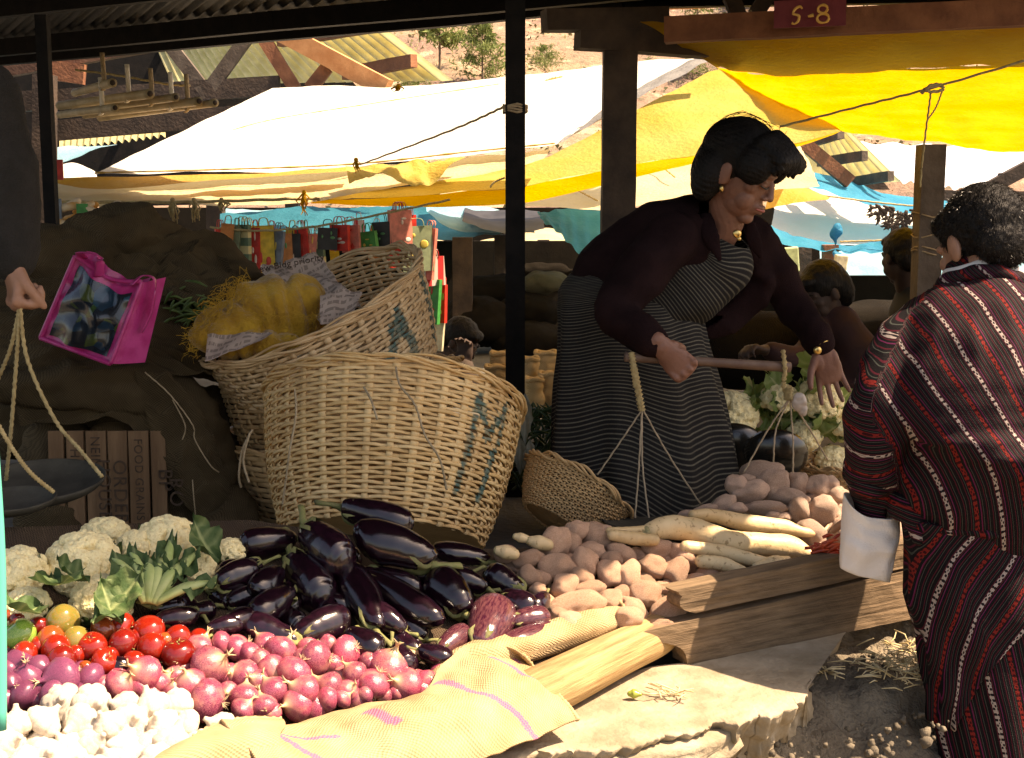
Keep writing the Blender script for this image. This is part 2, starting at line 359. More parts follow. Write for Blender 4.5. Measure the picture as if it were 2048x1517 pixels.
def leafmesh(L, W, curl, wav, seed):
    b = MB()
    def fn(u, v):
        x = (u-.5)*2; w = W*(math.sin(min(1, v*1.05+.06)*math.pi)**.6)*(.25+.75*min(1, v*2.2))*(1+.12*math.sin(v*31+seed)*abs(x))
        return V((x*w, L*v*math.cos(curl*v*.7), L*v*math.sin(curl*v)+abs(x)**1.5*w*.5+wav*math.sin(v*14+x*5+seed)*abs(x)-.004*(1-abs(x))))
    b.grid(fn, 13, 16, a=lambda u, v: (1, 1, 1) if abs(u-.5) < .06 else ((.35,)*3 if int(v*16) % 3 == 0 and v > .2 else (0, 0, 0))); return b
def cauli_proto(seed, nleaf=6):
    r = random.Random(seed); t = thing('cauliflower', (0, 0, 0), 'cauliflower', 'cauliflower')
    def fib(n, jit, top):
        out = []
        for i in range(n):
            z = 1-(i+.5)/n*(1-top); a = i*2.39996+r.gauss(0, jit); q = math.sqrt(max(0, 1-z*z)); out.append((q*math.cos(a), q*math.sin(a), z+r.gauss(0, jit*.25)))
        q = np.array(out); return q/np.linalg.norm(q, axis=1)[:, None]
    F1 = fib(34, .12, -.35); F2 = fib(300, .1, -.35); nu, nv = 120, 64; b = MB()
    b.grid(lambda u, v: V((math.cos(u*6.2832)*math.cos(-1.0+v*2.5708), math.sin(u*6.2832)*math.cos(-1.0+v*2.5708), math.sin(-1.0+v*2.5708))), nu, nv, closeu=True)
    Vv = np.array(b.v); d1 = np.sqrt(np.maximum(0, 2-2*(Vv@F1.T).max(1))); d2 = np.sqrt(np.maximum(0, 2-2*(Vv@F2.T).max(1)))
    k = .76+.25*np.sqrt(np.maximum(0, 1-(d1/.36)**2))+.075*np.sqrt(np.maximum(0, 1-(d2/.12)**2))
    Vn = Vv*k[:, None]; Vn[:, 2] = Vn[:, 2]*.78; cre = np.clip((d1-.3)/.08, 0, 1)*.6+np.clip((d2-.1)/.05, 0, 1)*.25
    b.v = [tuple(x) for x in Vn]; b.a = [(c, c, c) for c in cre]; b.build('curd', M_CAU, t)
    for k in range(nleaf):
        a = k*6.283/nleaf+r.uniform(-.3, .3); lb = leafmesh(r.uniform(1.0, 1.45), r.uniform(.28, .42), r.uniform(.9, 1.35), .07, k+seed); o = lb.build('leaf', M_LEAF, t)
        o.location = (.25*math.cos(a), .25*math.sin(a), -.85); o.rotation_euler = (R(r.uniform(-5, 15)), 0, a-math.pi/2)
    st = MB(); st.tube([(0, 0, -.5), (0, 0, -1.1)], [.4, .28], 12); st.build('stalk', simple('cauliflower_stalk', (.35, .42, .18), (.5, .52, .3), 20, .6), t); return t
def use(protos, k, cnt={}):
    p = protos[k % len(protos)]
    if id(p) not in cnt: cnt[id(p)] = 1; return p
    return copytree(p)
# ------------------------------------------------------------ onions
on = [(x, y, d, 'c5') for x, y, d in [(205,895,140),(275,935,130),(235,1040,160),(445,910,165),(630,950,170),(800,915,150),(620,1005,140),(510,1030,175),(390,1015,150),(400,1125,155),(245,1155,145),(560,1125,165),(700,1100,150),(740,1060,120),(840,1030,130),(860,990,110),(925,975,110),(1030,990,190),(945,1090,160),(1120,1090,165),(1245,1080,120),(235,1225,120),(345,1210,140),(525,1200,160),(690,1170,130),(810,1120,100),(1080,1135,100),(385,1245,110),(1000,1150,90),(690,885,110),(590,890,100),(350,865,120),(860,1090,100),(480,1180,110),(310,1070,110),(150,1140,110),(330,960,110),(560,960,110),(470,960,120),(780,1170,90),(900,1150,90),(1180,1060,90),(1000,1060,100),(720,985,110)]]
on += [(x, y, d, 'c4') for x, y, d in [(1190,990,200),(1200,920,170),(1130,885,140),(1165,1190,205),(1270,1130,130),(1070,1090,150),(980,1055,115),(900,1095,130),(810,1040,185),(680,1095,145),(780,1120,120),(1030,1010,110),(1240,1050,110),(1090,1150,110),(590,1110,110),(1300,1040,100),(1250,870,120),(980,1130,100)]]
onp = [(110,990,155),(155,1060,145),(225,1010,125),(340,1070,200),(130,1155,155),(510,1070,150),(300,1155,140),(60,1100,110),(420,1150,110),(35,1030,110),(215,1120,120),(450,1030,100),(230,1190,110),(40,1180,110),(20,940,90)]
PON = [onion_proto(M_ON, s) for s in (1, 2, 3, 4)]; PONP = [onion_proto(M_ONP, s) for s in (5, 6)]; lst = []; seen = []
for k, (x, y, d, c) in enumerate(on+[(a, b, q, 'p') for a, b, q in onp]):
    px, py = C5(x, y) if c == 'c5' else C4(x, y); d = d/(2.731 if c == 'c5' else 2.825)
    if any(math.hypot(px-a, py-b) < .42*(d+e)/2 for a, b, e in seen): continue
    seen.append((px, py, d)); off = rng.uniform(-.006, .012)+(d-50)*.0004; p = H(px, py, off); o = use(PONP if c == 'p' else PON, k)
    ax = V((rng.uniform(-1, 1), rng.uniform(-1, .5), rng.uniform(-.5, 1.0))); place(o, p, quat(ax.normalized()), d*S(p.y)*.5*1.24)
    look = ('dusky purple' if c == 'p' else ('large' if d > 64 else 'small' if d < 45 else 'plump')+(' sunlit magenta' if px > 440 else ' magenta'))
    tag(o, 'x', 'onion', 'red onions heaped between garlic and tomatoes'); lst.append((o, px, py, look))
name_rows(lst, 24, 'onion', 'of the onion heap')
# second layer to close the gaps
lst2 = []
for k, (px, py, d) in enumerate(list(seen)):
    q = (px+rng.uniform(20, 34), py+rng.uniform(-16, 16))
    if min(math.hypot(q[0]-a, q[1]-b)/e for a, b, e in seen) < .5 or not (1270 < q[1] < 1440): continue
    p = H(q[0], q[1], -.022); o = copytree(PON[k % 4]); place(o, p, quat(V((rng.uniform(-1, 1), rng.uniform(-1, 1), rng.random())).normalized()), .030)
    tag(o, 'x', 'onion', 'red onions heaped between garlic and tomatoes'); lst2.append((o, q[0], q[1], 'half-buried'))
name_rows(lst2, 34, 'onion', 'deeper in the onion heap')
# ------------------------------------------------------------ garlic
PG = [garlic_proto(s) for s in (1, 2, 3, 4)]; gl = []; row = 0; gy = 1560
def gtop(x): return float(np.interp(x, [0, 60, 130, 200, 330, 395, 430, 470, 520], [1398, 1402, 1388, 1372, 1376, 1395, 1425, 1432, 1500]))
k = 0
while gy > 1370:
    gx = -40+(row % 2)*24
    while gx < 500:
        x, y = gx+rng.uniform(-8, 8), gy+rng.uniform(-7, 7)
        if y > gtop(x)+14 and x < 470+(1500-y)*.1:
            o = use(PG, k); k += 1; p = H(x, y, .012+rng.uniform(-.008, .012)+.02*max(0, 1-abs(y-1440)/60)); sz = rng.uniform(.027, .034)
            place(o, p, quat(V((rng.uniform(-.8, .8), rng.uniform(-1, .3), rng.uniform(.1, 1))).normalized()), sz); tag(o, 'x', 'garlic', 'white garlic bulbs heaped at the front'); gl.append((o, x, y, 'white' if sz < .031 else 'fat white'))
        gx += 56
    gy -= 37; row += 1
name_rows(gl, 26, 'garlic bulb', 'of the garlic heap')
# ------------------------------------------------------------ tomatoes
tm = [(52,708,95,'o'),(110,820,190,'g'),(355,745,195,'y'),(215,775,120,'d'),(285,850,165,'o'),(430,850,160,'y'),(315,905,180,'r'),(345,965,180,'d'),(130,935,165,'r'),(520,885,170,'r'),(585,790,155,'o'),(690,770,150,'r'),(695,870,175,'d'),(840,795,180,'r'),(855,890,170,'r'),(590,975,155,'r'),(760,975,140,'r'),(1005,835,145,'r'),(1125,835,110,'r'),(1010,930,195,'d'),(480,1010,90,'o'),(935,925,95,'o'),(20,910,70,'o'),(100,740,100,'d'),(620,930,110,'r'),(430,930,110,'r'),(930,860,110,'o'),(220,880,110,'r'),(780,830,110,'r')]
CN = {'r': 'glossy red', 'o': 'orange', 'g': 'bright green', 'y': 'olive green half-ripe', 'd': 'deep red'}
PT = {c: [tomato_proto(m, i*3+j) for j in (0, 1)] for i, (c, m) in enumerate(M_TOM.items())}; lst = []
for k, (x, y, d, c) in enumerate(tm):
    px, py = C4(x, y); d /= 2.825; p = H(px, py, (d-50)*.0003+.004); o = use(PT[c], k); place(o, p, quat(V((rng.uniform(-1, 1), rng.uniform(-.4, 1), rng.uniform(-.6, .8))).normalized()), d*S(p.y)*.53)
    tag(o, 'x', 'tomato', 'tomatoes heaped beside the eggplants'); lst.append((o, px, py, CN[c]))
name_rows(lst, 30, 'tomato', 'of the tomato heap')
# ------------------------------------------------------------ eggplants: (calyx x,y) -> (far end x,y), width
eg = [(790,130,1155,240,165),(590,230,810,440,200),(1250,430,845,300,200),(500,300,215,340,150),(510,390,690,640,200),(950,780,790,490,175),(885,500,1300,780,155),(920,470,1225,570,115),(1440,700,1270,530,190),(1450,480,1170,500,110),(1760,590,1550,470,150),(1550,570,1340,500,120),(1640,620,1790,690,135),(1520,890,1620,660,215),(1700,750,1895,725,125),(1970,780,1650,890,110),(1310,910,1450,800,115),(1200,910,1370,970,110),(540,840,800,740,170),(545,870,210,730,150),(90,810,270,720,120),(90,550,300,480,150),(330,430,80,490,110),(430,490,300,610,130),(490,600,290,740,150),(-60,690,90,680,100),(1110,800,930,690,130),(810,820,980,920,150),(1060,880,1150,1010,120),(1880,620,1810,700,100),(720,540,700,760,130),(980,620,1120,740,130),(1560,420,1280,380,110),(620,650,800,690,140),(440,680,560,800,140),(1180,640,1260,760,120),(1000,800,1200,960,130),(730,360,880,420,110),(400,560,520,700,120),(560,520,420,640,110),(1150,560,1010,600,100),(150,660,330,620,130),(1230,840,1080,760,110),(60,590,200,660,110),(350,780,480,850,110),(1330,640,1480,620,110)]
eg2 = [(860,660,1060,655,115),(890,755,1110,745,120),(570,985,725,1010,85),(1130,700,960,590,110),(1180,800,1350,770,120)]
PE = [eggplant_proto(M_EGG, 1, .08), eggplant_proto(M_EGG, 2, -.06), eggplant_proto(M_EGG, 3, .14)]; PEV = [eggplant_proto(M_EGL, 4, .05)]; lst = []
for k, e in enumerate([(*C5(a, b), *C5(c, d), w/2.731) for a, b, c, d, w in eg]+[(*C4(a, b), *C4(c, d), w/2.825) for a, b, c, d, w in eg2]):
    a, b, c, d, w = e; lift = .0 if k < 30 or k > 45 else -.03
    up = .045 if k in (0, 1, 2) else 0.0
    p1 = H(a, b, lift+up); p2 = H(c, d, lift+up); vv = p2-p1; L = vv.length; violet = k in (13, 14, 15, 16); o = (use(PEV, 0) if violet else use(PE, k))
    x = vv.normalized(); z = HN.copy(); y = z.cross(x).normalized(); z = x.cross(y); m = Matrix((x, y, z)).transposed(); q = m.to_quaternion()
    from mathutils import Quaternion
    W = w*S(p1.y)*1.26; L = max(L, W*1.25)
    place(o, p1, q @ Quaternion((1, 0, 0), rng.uniform(-.7, .7)), (L, W, W))
    look = 'sunlit violet' if violet else ('topmost long' if k == 0 else 'long' if L > W*2.2 else 'fat')+' black-purple'
    tag(o, 'x', 'eggplant', 'eggplants heaped before the baskets'); lst.append((o, (a+c)/2, (b+d)/2, look))
name_rows(lst, 30, 'eggplant', 'of the eggplant heap')
# ------------------------------------------------------------ potatoes
pf = [(535,180,190,150,50),(770,140,175,140,-15),(650,110,130,110,30),(405,340,130,105,0),(400,255,160,90,10),(545,290,180,130,10),(695,275,170,135,-50),(720,210,150,90,0),(830,260,115,90,0),(880,225,150,95,-20),(1060,200,160,105,-10),(1205,245,190,120,-45),(1040,290,160,125,0),(825,325,140,140,0),(910,340,160,135,70),(1150,320,155,130,60),(1000,440,175,150,-20),(585,390,140,130,60),(670,350,120,100,0),(450,410,90,75,0),(720,410,160,90,0),(650,490,280,145,15),(820,470,130,115,40),(940,510,170,100,-40),(915,560,150,130,-30),(1130,505,210,130,30),(620,590,150,130,-20),(560,540,120,70,0),(1260,360,110,65,10),(1320,335,120,85,10),(1400,340,110,50,0),(1060,585,150,50,10),(880,430,90,80,0),(620,170,100,120,0),(280,225,110,90,0),(500,480,110,90,0),(960,240,130,90,0),(1100,400,110,90,0),(780,560,130,90,0),(1090,260,120,100,0),(720,560,130,70,20),(340,290,110,90,0),(470,350,110,110,0),(630,240,110,110,0),(900,280,110,90,0),(1000,370,110,100,0),(750,480,110,100,0),(1290,420,90,60,0)]
pr = [(1555,865,250,140,0),(1600,930,180,170,60),(1470,975,190,115,15),(1385,935,115,120,60),(1740,930,130,135,60),(1860,945,135,125,0),(1920,930,100,110,60),(1985,1000,110,105,0),(1560,1070,245,90,0),(1710,1010,190,90,-5),(1750,1090,170,125,-55),(1885,1085,165,190,0),(1310,1050,150,90,40),(1385,1075,115,75,0),(1190,1085,150,60,20),(1830,1220,175,130,-30),(1600,1120,100,60,0),(1665,1125,80,50,0),(1450,910,110,80,0),(1480,880,140,90,20),(1680,960,120,110,0),(1640,1030,120,90,0),(1990,1100,110,120,0),(1950,1200,120,110,0),(1440,1030,120,80,0),(1830,1020,110,90,0),(1950,1060,110,110,0),(1100,1110,110,50,10)]
PP = [potato_proto(M_POT, s) for s in range(4)]; PPG = [potato_proto(M_POG, s+9) for s in range(3)]; lst = []; lst2 = []
def put_potato(protos, k, p, w, h, ang, grp):
    o = use(protos, k); Rt = Matrix.Rotation(-R(ang), 3, 'Y') @ Matrix.Rotation(rng.uniform(-.3, .3), 3, 'Z') @ Matrix.Rotation(rng.uniform(0, 3), 3, 'X')
    place(o, p, Rt.to_quaternion(), (w*.54, h*.54, h*.54*rng.uniform(.85, 1.05))); tag(o, 'x', 'potato', grp); return o
for k, (x, y, w, h, a) in enumerate(pf):
    px, py = C6(x, y); p = H(px, py, .0 if k < 35 else -.03); s = S(p.y)/2.56; o = put_potato(PP, k, p, w*s, h*s, a, 'pink-skinned potatoes heaped behind the log'); lst.append((o, px, py, 'half-hidden' if k > 34 else 'long pinkish-brown' if w > 1.5*h else 'round pinkish-brown'))
name_rows(lst, 32, 'potato', 'of the front potato heap')
def HB(px, py, off=0):      # rear potato heap: steeper, farther
    D = 3.12+max(0, (1130-py))*.0016; return P(px, py, D+off)
for k, (x, y, w, h, a) in enumerate(pr):
    px, py = C1(x, y); p = HB(px, py, 0 if k < 19 else .04); s = S(p.y)/2.926; o = put_potato(PPG, k, p, w*s*1.04, h*s*1.04, a, 'dusty potatoes heaped behind the plank'); lst2.append((o, px, py, 'half-hidden' if k > 18 else 'long dusty' if w > 1.5*h else 'round dusty'))
for k, (px, py, w, h) in enumerate([(1795, 1070, 62, 50), (1640, 1105, 60, 44), (1755, 1030, 60, 50), (1810, 1020, 50, 50), (1690, 1060, 60, 60), (1745, 975, 55, 50), (1795, 965, 50, 50)]):
    p = HB(px, py, .02); s = S(p.y); o = put_potato(PPG, k, p, w*s, h*s, 0, 'dusty potatoes heaped behind the plank'); lst2.append((o, px, py, 'round dusty'))
name_rows(lst2, 30, 'potato', 'of the rear potato heap')
# ------------------------------------------------------------ radishes, drawn along paths of crop pixels
def radish(path, rad, label, fn=C1, D=None, tail=None, crown=True, div=2.926):
    pts = [H(*fn(x, y), .035) if D is None else P(*fn(x, y), D) for x, y in path]; t = thing('radish', pts[0], label, 'radish', 'long white radishes laid along the plank')
    b = MB(); rr = [r*S(p.y)/div for r, p in zip(rad, pts)]; b.tube(pts, rr, 22, n=44, round_=True, off=lambda v, p: 1+.05*noise.noise(V((v*9, math.cos(p), math.sin(p))))+.02*math.sin(v*60)); o = b.build('root', M_RAD); adopt(t, o)
    if crown:
        c = MB(); d = (pts[0]-pts[1]).normalized(); q = pts[0]+d*rr[0]*.75; c.tube([q, q+d*rr[0]*.35], [rr[0]*.62, rr[0]*.5], 12)
        for k in range(7):
            a = k*.9; c.tube([q, q+d*rr[0]*.9+V((math.cos(a), 0, math.sin(a)))*rr[0]*.35], [rr[0]*.12, rr[0]*.09], 5)
        adopt(t, c.build('crown', M_RADC))
    return t
radish([(890,1205),(1000,1185),(1150,1205),(1330,1270),(1500,1285),(1680,1300),(1810,1345)], [58,74,74,74,70,74,44], 'thick pale radish with dark cut crown, lying along the plank')
radish([(1130,1112),(1250,1118),(1450,1160),(1650,1185),(1780,1215),(1880,1215),(1940,1150),(1990,1085)], [30,42,52,50,30,10,6,4], 'speckled radish with a long thin curling tail behind the thick one', crown=False)
radish([(1500,1420),(1600,1405),(1680,1375)], [30,55,24], 'short pale radish tip with root hairs in the sun above plank', crown=False)
radish([(1180,1385),(1300,1400),(1420,1440)], [42,44,30], 'stubby ochre radish end poking out below the thick radish', crown=False)
radish([(660,1230),(780,1250),(900,1260)], [36,42,36], 'dull yellowish radish lying across behind the front potatoes', crown=False)
radish([(1090,1300),(1300,1330),(1450,1370),(1560,1390)], [40,44,42,30], 'shaded radish lying directly beneath the thick pale radish', crown=False)
radish([(640,1205),(800,1205),(980,1180)], [22,28,22], 'thin radish hidden behind others beside the small basket', crown=False)
for q, lab in (((120, 1245, 30), 'small turnip stub with brown cut end at the heap corner'), ((225, 1275, 46), 'round pale yellow radish end behind the front potatoes'), ((30, 1330, 44), 'pale radish stub between eggplants and potatoes')):
    p = H(*C1(q[0], q[1]), .02); t = thing('radish', p, lab, 'radish', 'radish stubs at the left of the potatoes'); b = MB(); r = q[2]*S(p.y)/2.926; b.tube([p+V((-r*.9, 0, r*.2)), p, p+V((r*1.2, .0, -r*.3))], [r*.7, r, r*.8], 18, n=12, round_=True); adopt(t, b.build('root', M_RAD)); c = MB(); c.tube([p+V((-r*1.5, 0, r*.35)), p+V((-r*1.1, 0, r*.22))], [r*.5, r*.55], 12); adopt(t, c.build('crown', M_RADC))
# ------------------------------------------------------------ cauliflowers: px, py, diameter px, tilt axis, label
PC = [cauli_proto(s, 6) for s in (1, 2, 3)]
cf = [(210, 1075, 100, (0, .1, 1), 'yellowish cauliflower at the very back of the heap'), (165, 1130, 142, (.1, -.7, .9), 'large round cauliflower with one leaf folded over its left side'), (30, 1150, 125, (-.1, -.5, 1), 'big cauliflower cut by the left edge of the picture'), (268, 1100, 80, (-.3, -.7, .7), 'small brown-spotted cauliflower above the cut leaf ribs'), (335, 1090, 125, (.2, -.55, .9), 'wide creamy cauliflower above the long green stalks'), (395, 1085, 85, (.3, .1, 1), 'yellow-tinged cauliflower behind the wide creamy one'), (205, 1203, 125, (.1, -.25, 1), 'low flat cauliflower just above the tomatoes'), (50, 1218, 100, (-.2, -.3, 1), 'pale cauliflower near the green tomato'), (462, 1103, 62, (.1, -.3, 1), 'small cauliflower tucked beside the eggplants'), (245, 1165, 60, (0, -.3, 1), 'shaded cauliflower wedged between its larger neighbours'), (400, 1140, 70, (.6, -.5, .6), 'cauliflower facing right beside the leaf ribs')]
for k, (px, py, d, ax, lab) in enumerate(cf):
    p = H(px, py, -.005 if k not in (0, 5, 9) else -.0)+(V((0, .08, 0)) if k in (0, 5) else V((0, 0, 0)))
    p = P(px, py, p.y); o = use(PC, k); place(o, p, quat(V(ax).normalized()), d*S(p.y)*.52); tag(o, lab, 'cauliflower', 'cauliflowers heaped behind the tomatoes')
# the cut fan of leaf stalks facing the viewer
t = thing('cauliflower_leaves', H(300, 1200), 'fan of cut green cauliflower leaf ribs facing the viewer', 'leaves')
for k, (x, y, l) in enumerate([(225, 1115, .9), (262, 1100, .9), (298, 1120, .9), (322, 1118, .85), (360, 1128, .9), (395, 1105, 1), (430, 1165, .9), (345, 1075, .9)]):
    a = H(292+k*3, 1208-abs(k-3.5), .035); b_ = H(x, y, .075); mb = MB(); d = b_-a; sd = d.cross(HN).normalized()
    mb.tube([a, a.lerp(b_, .5)+HN*.012, b_], [(.010, .007), (.012, .008), (.005, .004)], 8, n=8, ref=HN); adopt(t, mb.build('rib', simple('leaf_rib', (.28, .38, .12), (.4, .47, .2), 30, .5, rnd=.1) if k == 0 else bpy.data.materials['leaf_rib']))
    lm = MB(); lm.grid(lambda u, v: a.lerp(b_, .4+.62*v)+HN*(.006+.012*math.sin(v*11+u*8+k))+sd*((u-.5)*(.05+.012*math.sin(v*30+k))*math.sin(min(1, v+.12)*2.8)), 9, 9, a=lambda u, v: (.8,)*3 if abs(u-.5) < .1 else (0, 0, 0)); adopt(t, lm.build('leaf', M_LEAF))
# loose leaves round the heap
for k, (x, y, ang, L, lab) in enumerate([(105, 1145, 2.9, .12, 'dark green leaf curled over the large cauliflower'), (85, 1205, 2.2, .11, 'crumpled green leaf below the big left cauliflower'), (185, 1243, -1.2, .12, 'blue-green leaf spread above the orange tomatoes'), (440, 1120, .3, .1, 'green leaf edge beside the small cauliflower'), (180, 1160, 1.0, .07, 'torn leaf lying on the front of the large cauliflower'), (245, 1245, .2, .09, 'leaf tip under the low flat cauliflower')]):
    o = leafmesh(L, L*.38, .6, .01, k).build('cabbage_leaf', M_LEAF); place(o, H(x, y, .05), (HN.to_track_quat('Z', 'Y') @ Matrix.Rotation(ang, 3, 'Z').to_quaternion()), 1); tag(o, lab, 'leaf', 'loose leaves among the cauliflowers')
# ============================================================ light
SUN_EL, SUN_AZ = R(57), 0.0       # sun to the right of the picture (+x)
SD = V((math.cos(SUN_EL)*.99, math.cos(SUN_EL)*-.13, math.sin(SUN_EL))).normalized()
sl = bpy.data.lights.new('sun', 'SUN'); sl.energy = 5.0; sl.angle = R(.53); sl.color = (1, .9, .74); so = bpy.data.objects.new('sun', sl); COL.objects.link(so)
so.rotation_mode = 'QUATERNION'; so.rotation_quaternion = SD.to_track_quat('Z', 'Y'); so.location = (3, 0, 8)
w = bpy.data.worlds.new('World'); sc.world = w; w.use_nodes = True; wt = w.node_tree; sk = wt.nodes.new('ShaderNodeTexSky'); sk.sky_type = 'NISHITA'; sk.sun_disc = False; sk.sun_elevation = SUN_EL
sk.sun_rotation = math.atan2(SD.x, SD.y); sk.air_density = 1.2; sk.dust_density = 2.5; wt.links.new(sk.outputs[0], wt.nodes['Background'].inputs[0]); wt.nodes['Background'].inputs[1].default_value = .1
sc.view_settings.view_transform = 'Standard'; sc.view_settings.look = 'None'; sc.view_settings.exposure = 1.4; sc.view_settings.use_white_balance = True; sc.view_settings.white_balance_temperature = 8300; sc.view_settings.white_balance_tint = 20; sc.view_settings.gamma = 1
def stuct(o): return tag(o, kind='structure')
# ============================================================ ground, platform, slab
M_DIRT = simple('dirt', (.1, .08, .055), (.22, .18, .125), 9, .95, 1., 45, detail=9, bdist=.03)
M_CONC = simple('concrete', (.24, .19, .12), (.42, .35, .25), 7, .9, .9, 30, detail=10)
M_FLOOR = simple('packed_floor', (.07, .065, .055), (.12, .11, .09), 4, .9, .5, 40, detail=8)
sA = Z(1380, 1325, 0); sB = Z(1820, 1235, 0); sd = (sB-sA).normalized(); sn = V((sd.y, -sd.x, 0))    # line of the plank; sn points to the viewer
b = MB()
def gfn(u, v):
    x = (-2.2+5*(u-.1)/.8) if .1 < u < .9 else (-30+278*u if u <= .1 else 2.8+(u-.9)*270); y = (-3+3.8*v/.2) if v < .2 else (.8+3.2*(v-.2)/.7 if v < .9 else 4.0+(v-.9)*700); d = (V((x, y, 0))-sA).dot(sn)
    k = max(0, min(1, (d-.02)/.9)); h = -.62*k*k*(3-2*k)-.05; nn = .05*noise.noise(V((x*2.2, y*2.2, 0)))+.04*noise.noise(V((x*8, y*8, 3)))+.03*noise.noise(V((x*22, y*22, 5)))+.012*noise.noise(V((x*50, y*50, 5)))
    if x < -.2: k2 = min(1, (-.2-x)/.8); h -= .0
    return V((x, y, h+nn*(1 if y < 5 else .2)))
b.grid(gfn, 330, 240); stuct(b.build('ground', M_DIRT))
# raised platform floor behind the stall edge
b = MB(); e0 = sA-sd*6+sn*(-.12); e1 = sA+sd*6+sn*(-.12)
b.grid(lambda u, v: (e0.lerp(e1, u)-sn*(v*v*30)+V((0, 0, .045 if v > 0 else -.3))), 40, 40); stuct(b.build('market_floor', M_FLOOR))
# concrete edging slab with a broken front edge
front = [(1880, 1330), (1700, 1345), (1615, 1372), (1618, 1395), (1560, 1425), (1500, 1440), (1430, 1447), (1390, 1465), (1330, 1470), (1270, 1490), (1180, 1500), (1100, 1500), (1000, 1530), (700, 1640), (400, 1760)]
back = [(1880, 1205), (1820, 1225), (1700, 1250), (1560, 1285), (1480, 1300), (1400, 1318), (1300, 1330), (1200, 1360), (1100, 1390), (1000, 1410), (850, 1420), (700, 1430), (600, 1440), (400, 1450), (100, 1500)]
front = front[2:]; back = back[2:]
b = MB()
def slab(u, v):
    f = Z(*lin([(x, y, 0) for x, y in front], u)[:2], 0); k = Z(*lin([(x, y, 0) for x, y in back], u)[:2], .0)
    j = V((noise.noise(V((u*14, 0, 1)))+.6*noise.noise(V((u*45, 0, 1))), noise.noise(V((u*20, 5, 1)))+.5*noise.noise(V((u*60, 5, 1))), 0))*.02
    if v < .6: p = k.lerp(f, v/.6); p.z = -.004+.004*noise.noise(V((p.x*6, p.y*6, 0))); return p+(j if v > .5 else j*0)
    t = (v-.6)/.4; p = f+j; q = 1.1*noise.noise(V((p.x*9, p.y*9, t*1.3)))+.7*noise.noise(V((p.x*20, p.y*20+7, t*4.5)))+.45*noise.noise(V((p.x*45, p.y*45, t*10)))+.25*noise.noise(V((p.x*110, p.y*110, t*24))); back_ = (f-k).normalized()
    return p+back_*(-.10*t+.03*q*min(1, t*3))+V((0, 0, -.13*t))
b.grid(slab, 260, 30)
for k in range(26):
    u = k/25; px = 1590-u*480+rng.uniform(-12, 12); py = 1408+u*92+rng.uniform(-4, 14); c = Z(px, py, -.055+rng.uniform(-.02, .01))+V((-.01, .075, -.01)); mb = MB(); mb.ell((0, 0, 0), 1, seg=22, rings=16); w_, h_, d_ = rng.uniform(.03, .075), rng.uniform(.03, .05), rng.uniform(.03, .05); an = rng.uniform(0, 3)
    vs = []
    for v in mb.v:
        v = V(v); m_ = max(abs(v.x), abs(v.y), abs(v.z)); q = v.lerp(v/m_, .7); kk = 1+.35*noise.noise(q*1.2+V((k, 0, 0)))+.12*noise.noise(q*4); vs.append((c.x+(q.x*math.cos(an)-q.y*math.sin(an))*w_*kk, c.y+(q.x*math.sin(an)*.6+q.y*math.cos(an))*d_*kk, c.z+q.z*h_*kk))
    b.add(vs, mb.f)
tag(b.build('pavement_slab', M_CONC), kind='structure')
b = MB()      # smaller lower fragments of the edging
for (px, py, w_, h_, d_, s_) in [(1545, 1330, .28, .09, .2, 3), (1240, 1530, .42, .08, .16, 4)]:
    mb = MB(); c = Z(px, py, -.06); mb.ell((0, 0, 0), 1, seg=20, rings=14); vs = []
    for v in mb.v:
        v = V(v); m_ = max(abs(v.x), abs(v.y), abs(v.z)); q = v.lerp(v/m_, .75); k = 1+.14*noise.noise(q*2+V((s_, 0, 0)))+.05*noise.noise(q*7); vs.append((c.x+q.x*w_/2*k+q.y*.08, c.y+q.y*d_/2*k+q.x*.06, c.z+q.z*h_/2*k))
    mb.v = vs; tag(mb.build('concrete_block', M_CONC), 'grey broken concrete lump %s' % ('between the plank and the sunlit slab' if s_ == 3 else 'below the sunlit slab at the bottom of the picture'), 'concrete block')
# stones and rubble in the dirt
M_STONE = simple('stone', (.1, .08, .055), (.22, .18, .125), 12, .9, .8, 50, rnd=.3)
st = []
for k in range(300):
    x, y = rng.uniform(1350, 1900), rng.uniform(1290, 1530); p = Z(x, y, -.12); d = (p-sA).dot(sn)
    for _ in range(4):
        d = (p-sA).dot(sn); kk = max(0, min(1, (d-.02)/.9)); p = Z(x, y, -.62*kk*kk*(3-2*kk)-.05)
    if kk <= 0.02: continue
    r = rng.uniform(.002, .008)*(1.8 if rng.random() < .08 else 1); m_ = MB(); m_.ell((0, 0, 0), 1, seg=7, rings=5); m_.v = [tuple(V(v)*(1+.7*noise.noise(V(v)*1.3+V((k, 0, 0))))) for v in m_.v]
    st.append((m_, p, r))
b = MB()
for m_, p, r in st: b.add([V(v)*r*V((1, 1, .6)).x+p for v in m_.v], m_.f)
tag(b.build('gravel', M_STONE), 'small stones and crumbs scattered over the dark dirt slope', 'gravel', kind='stuff')
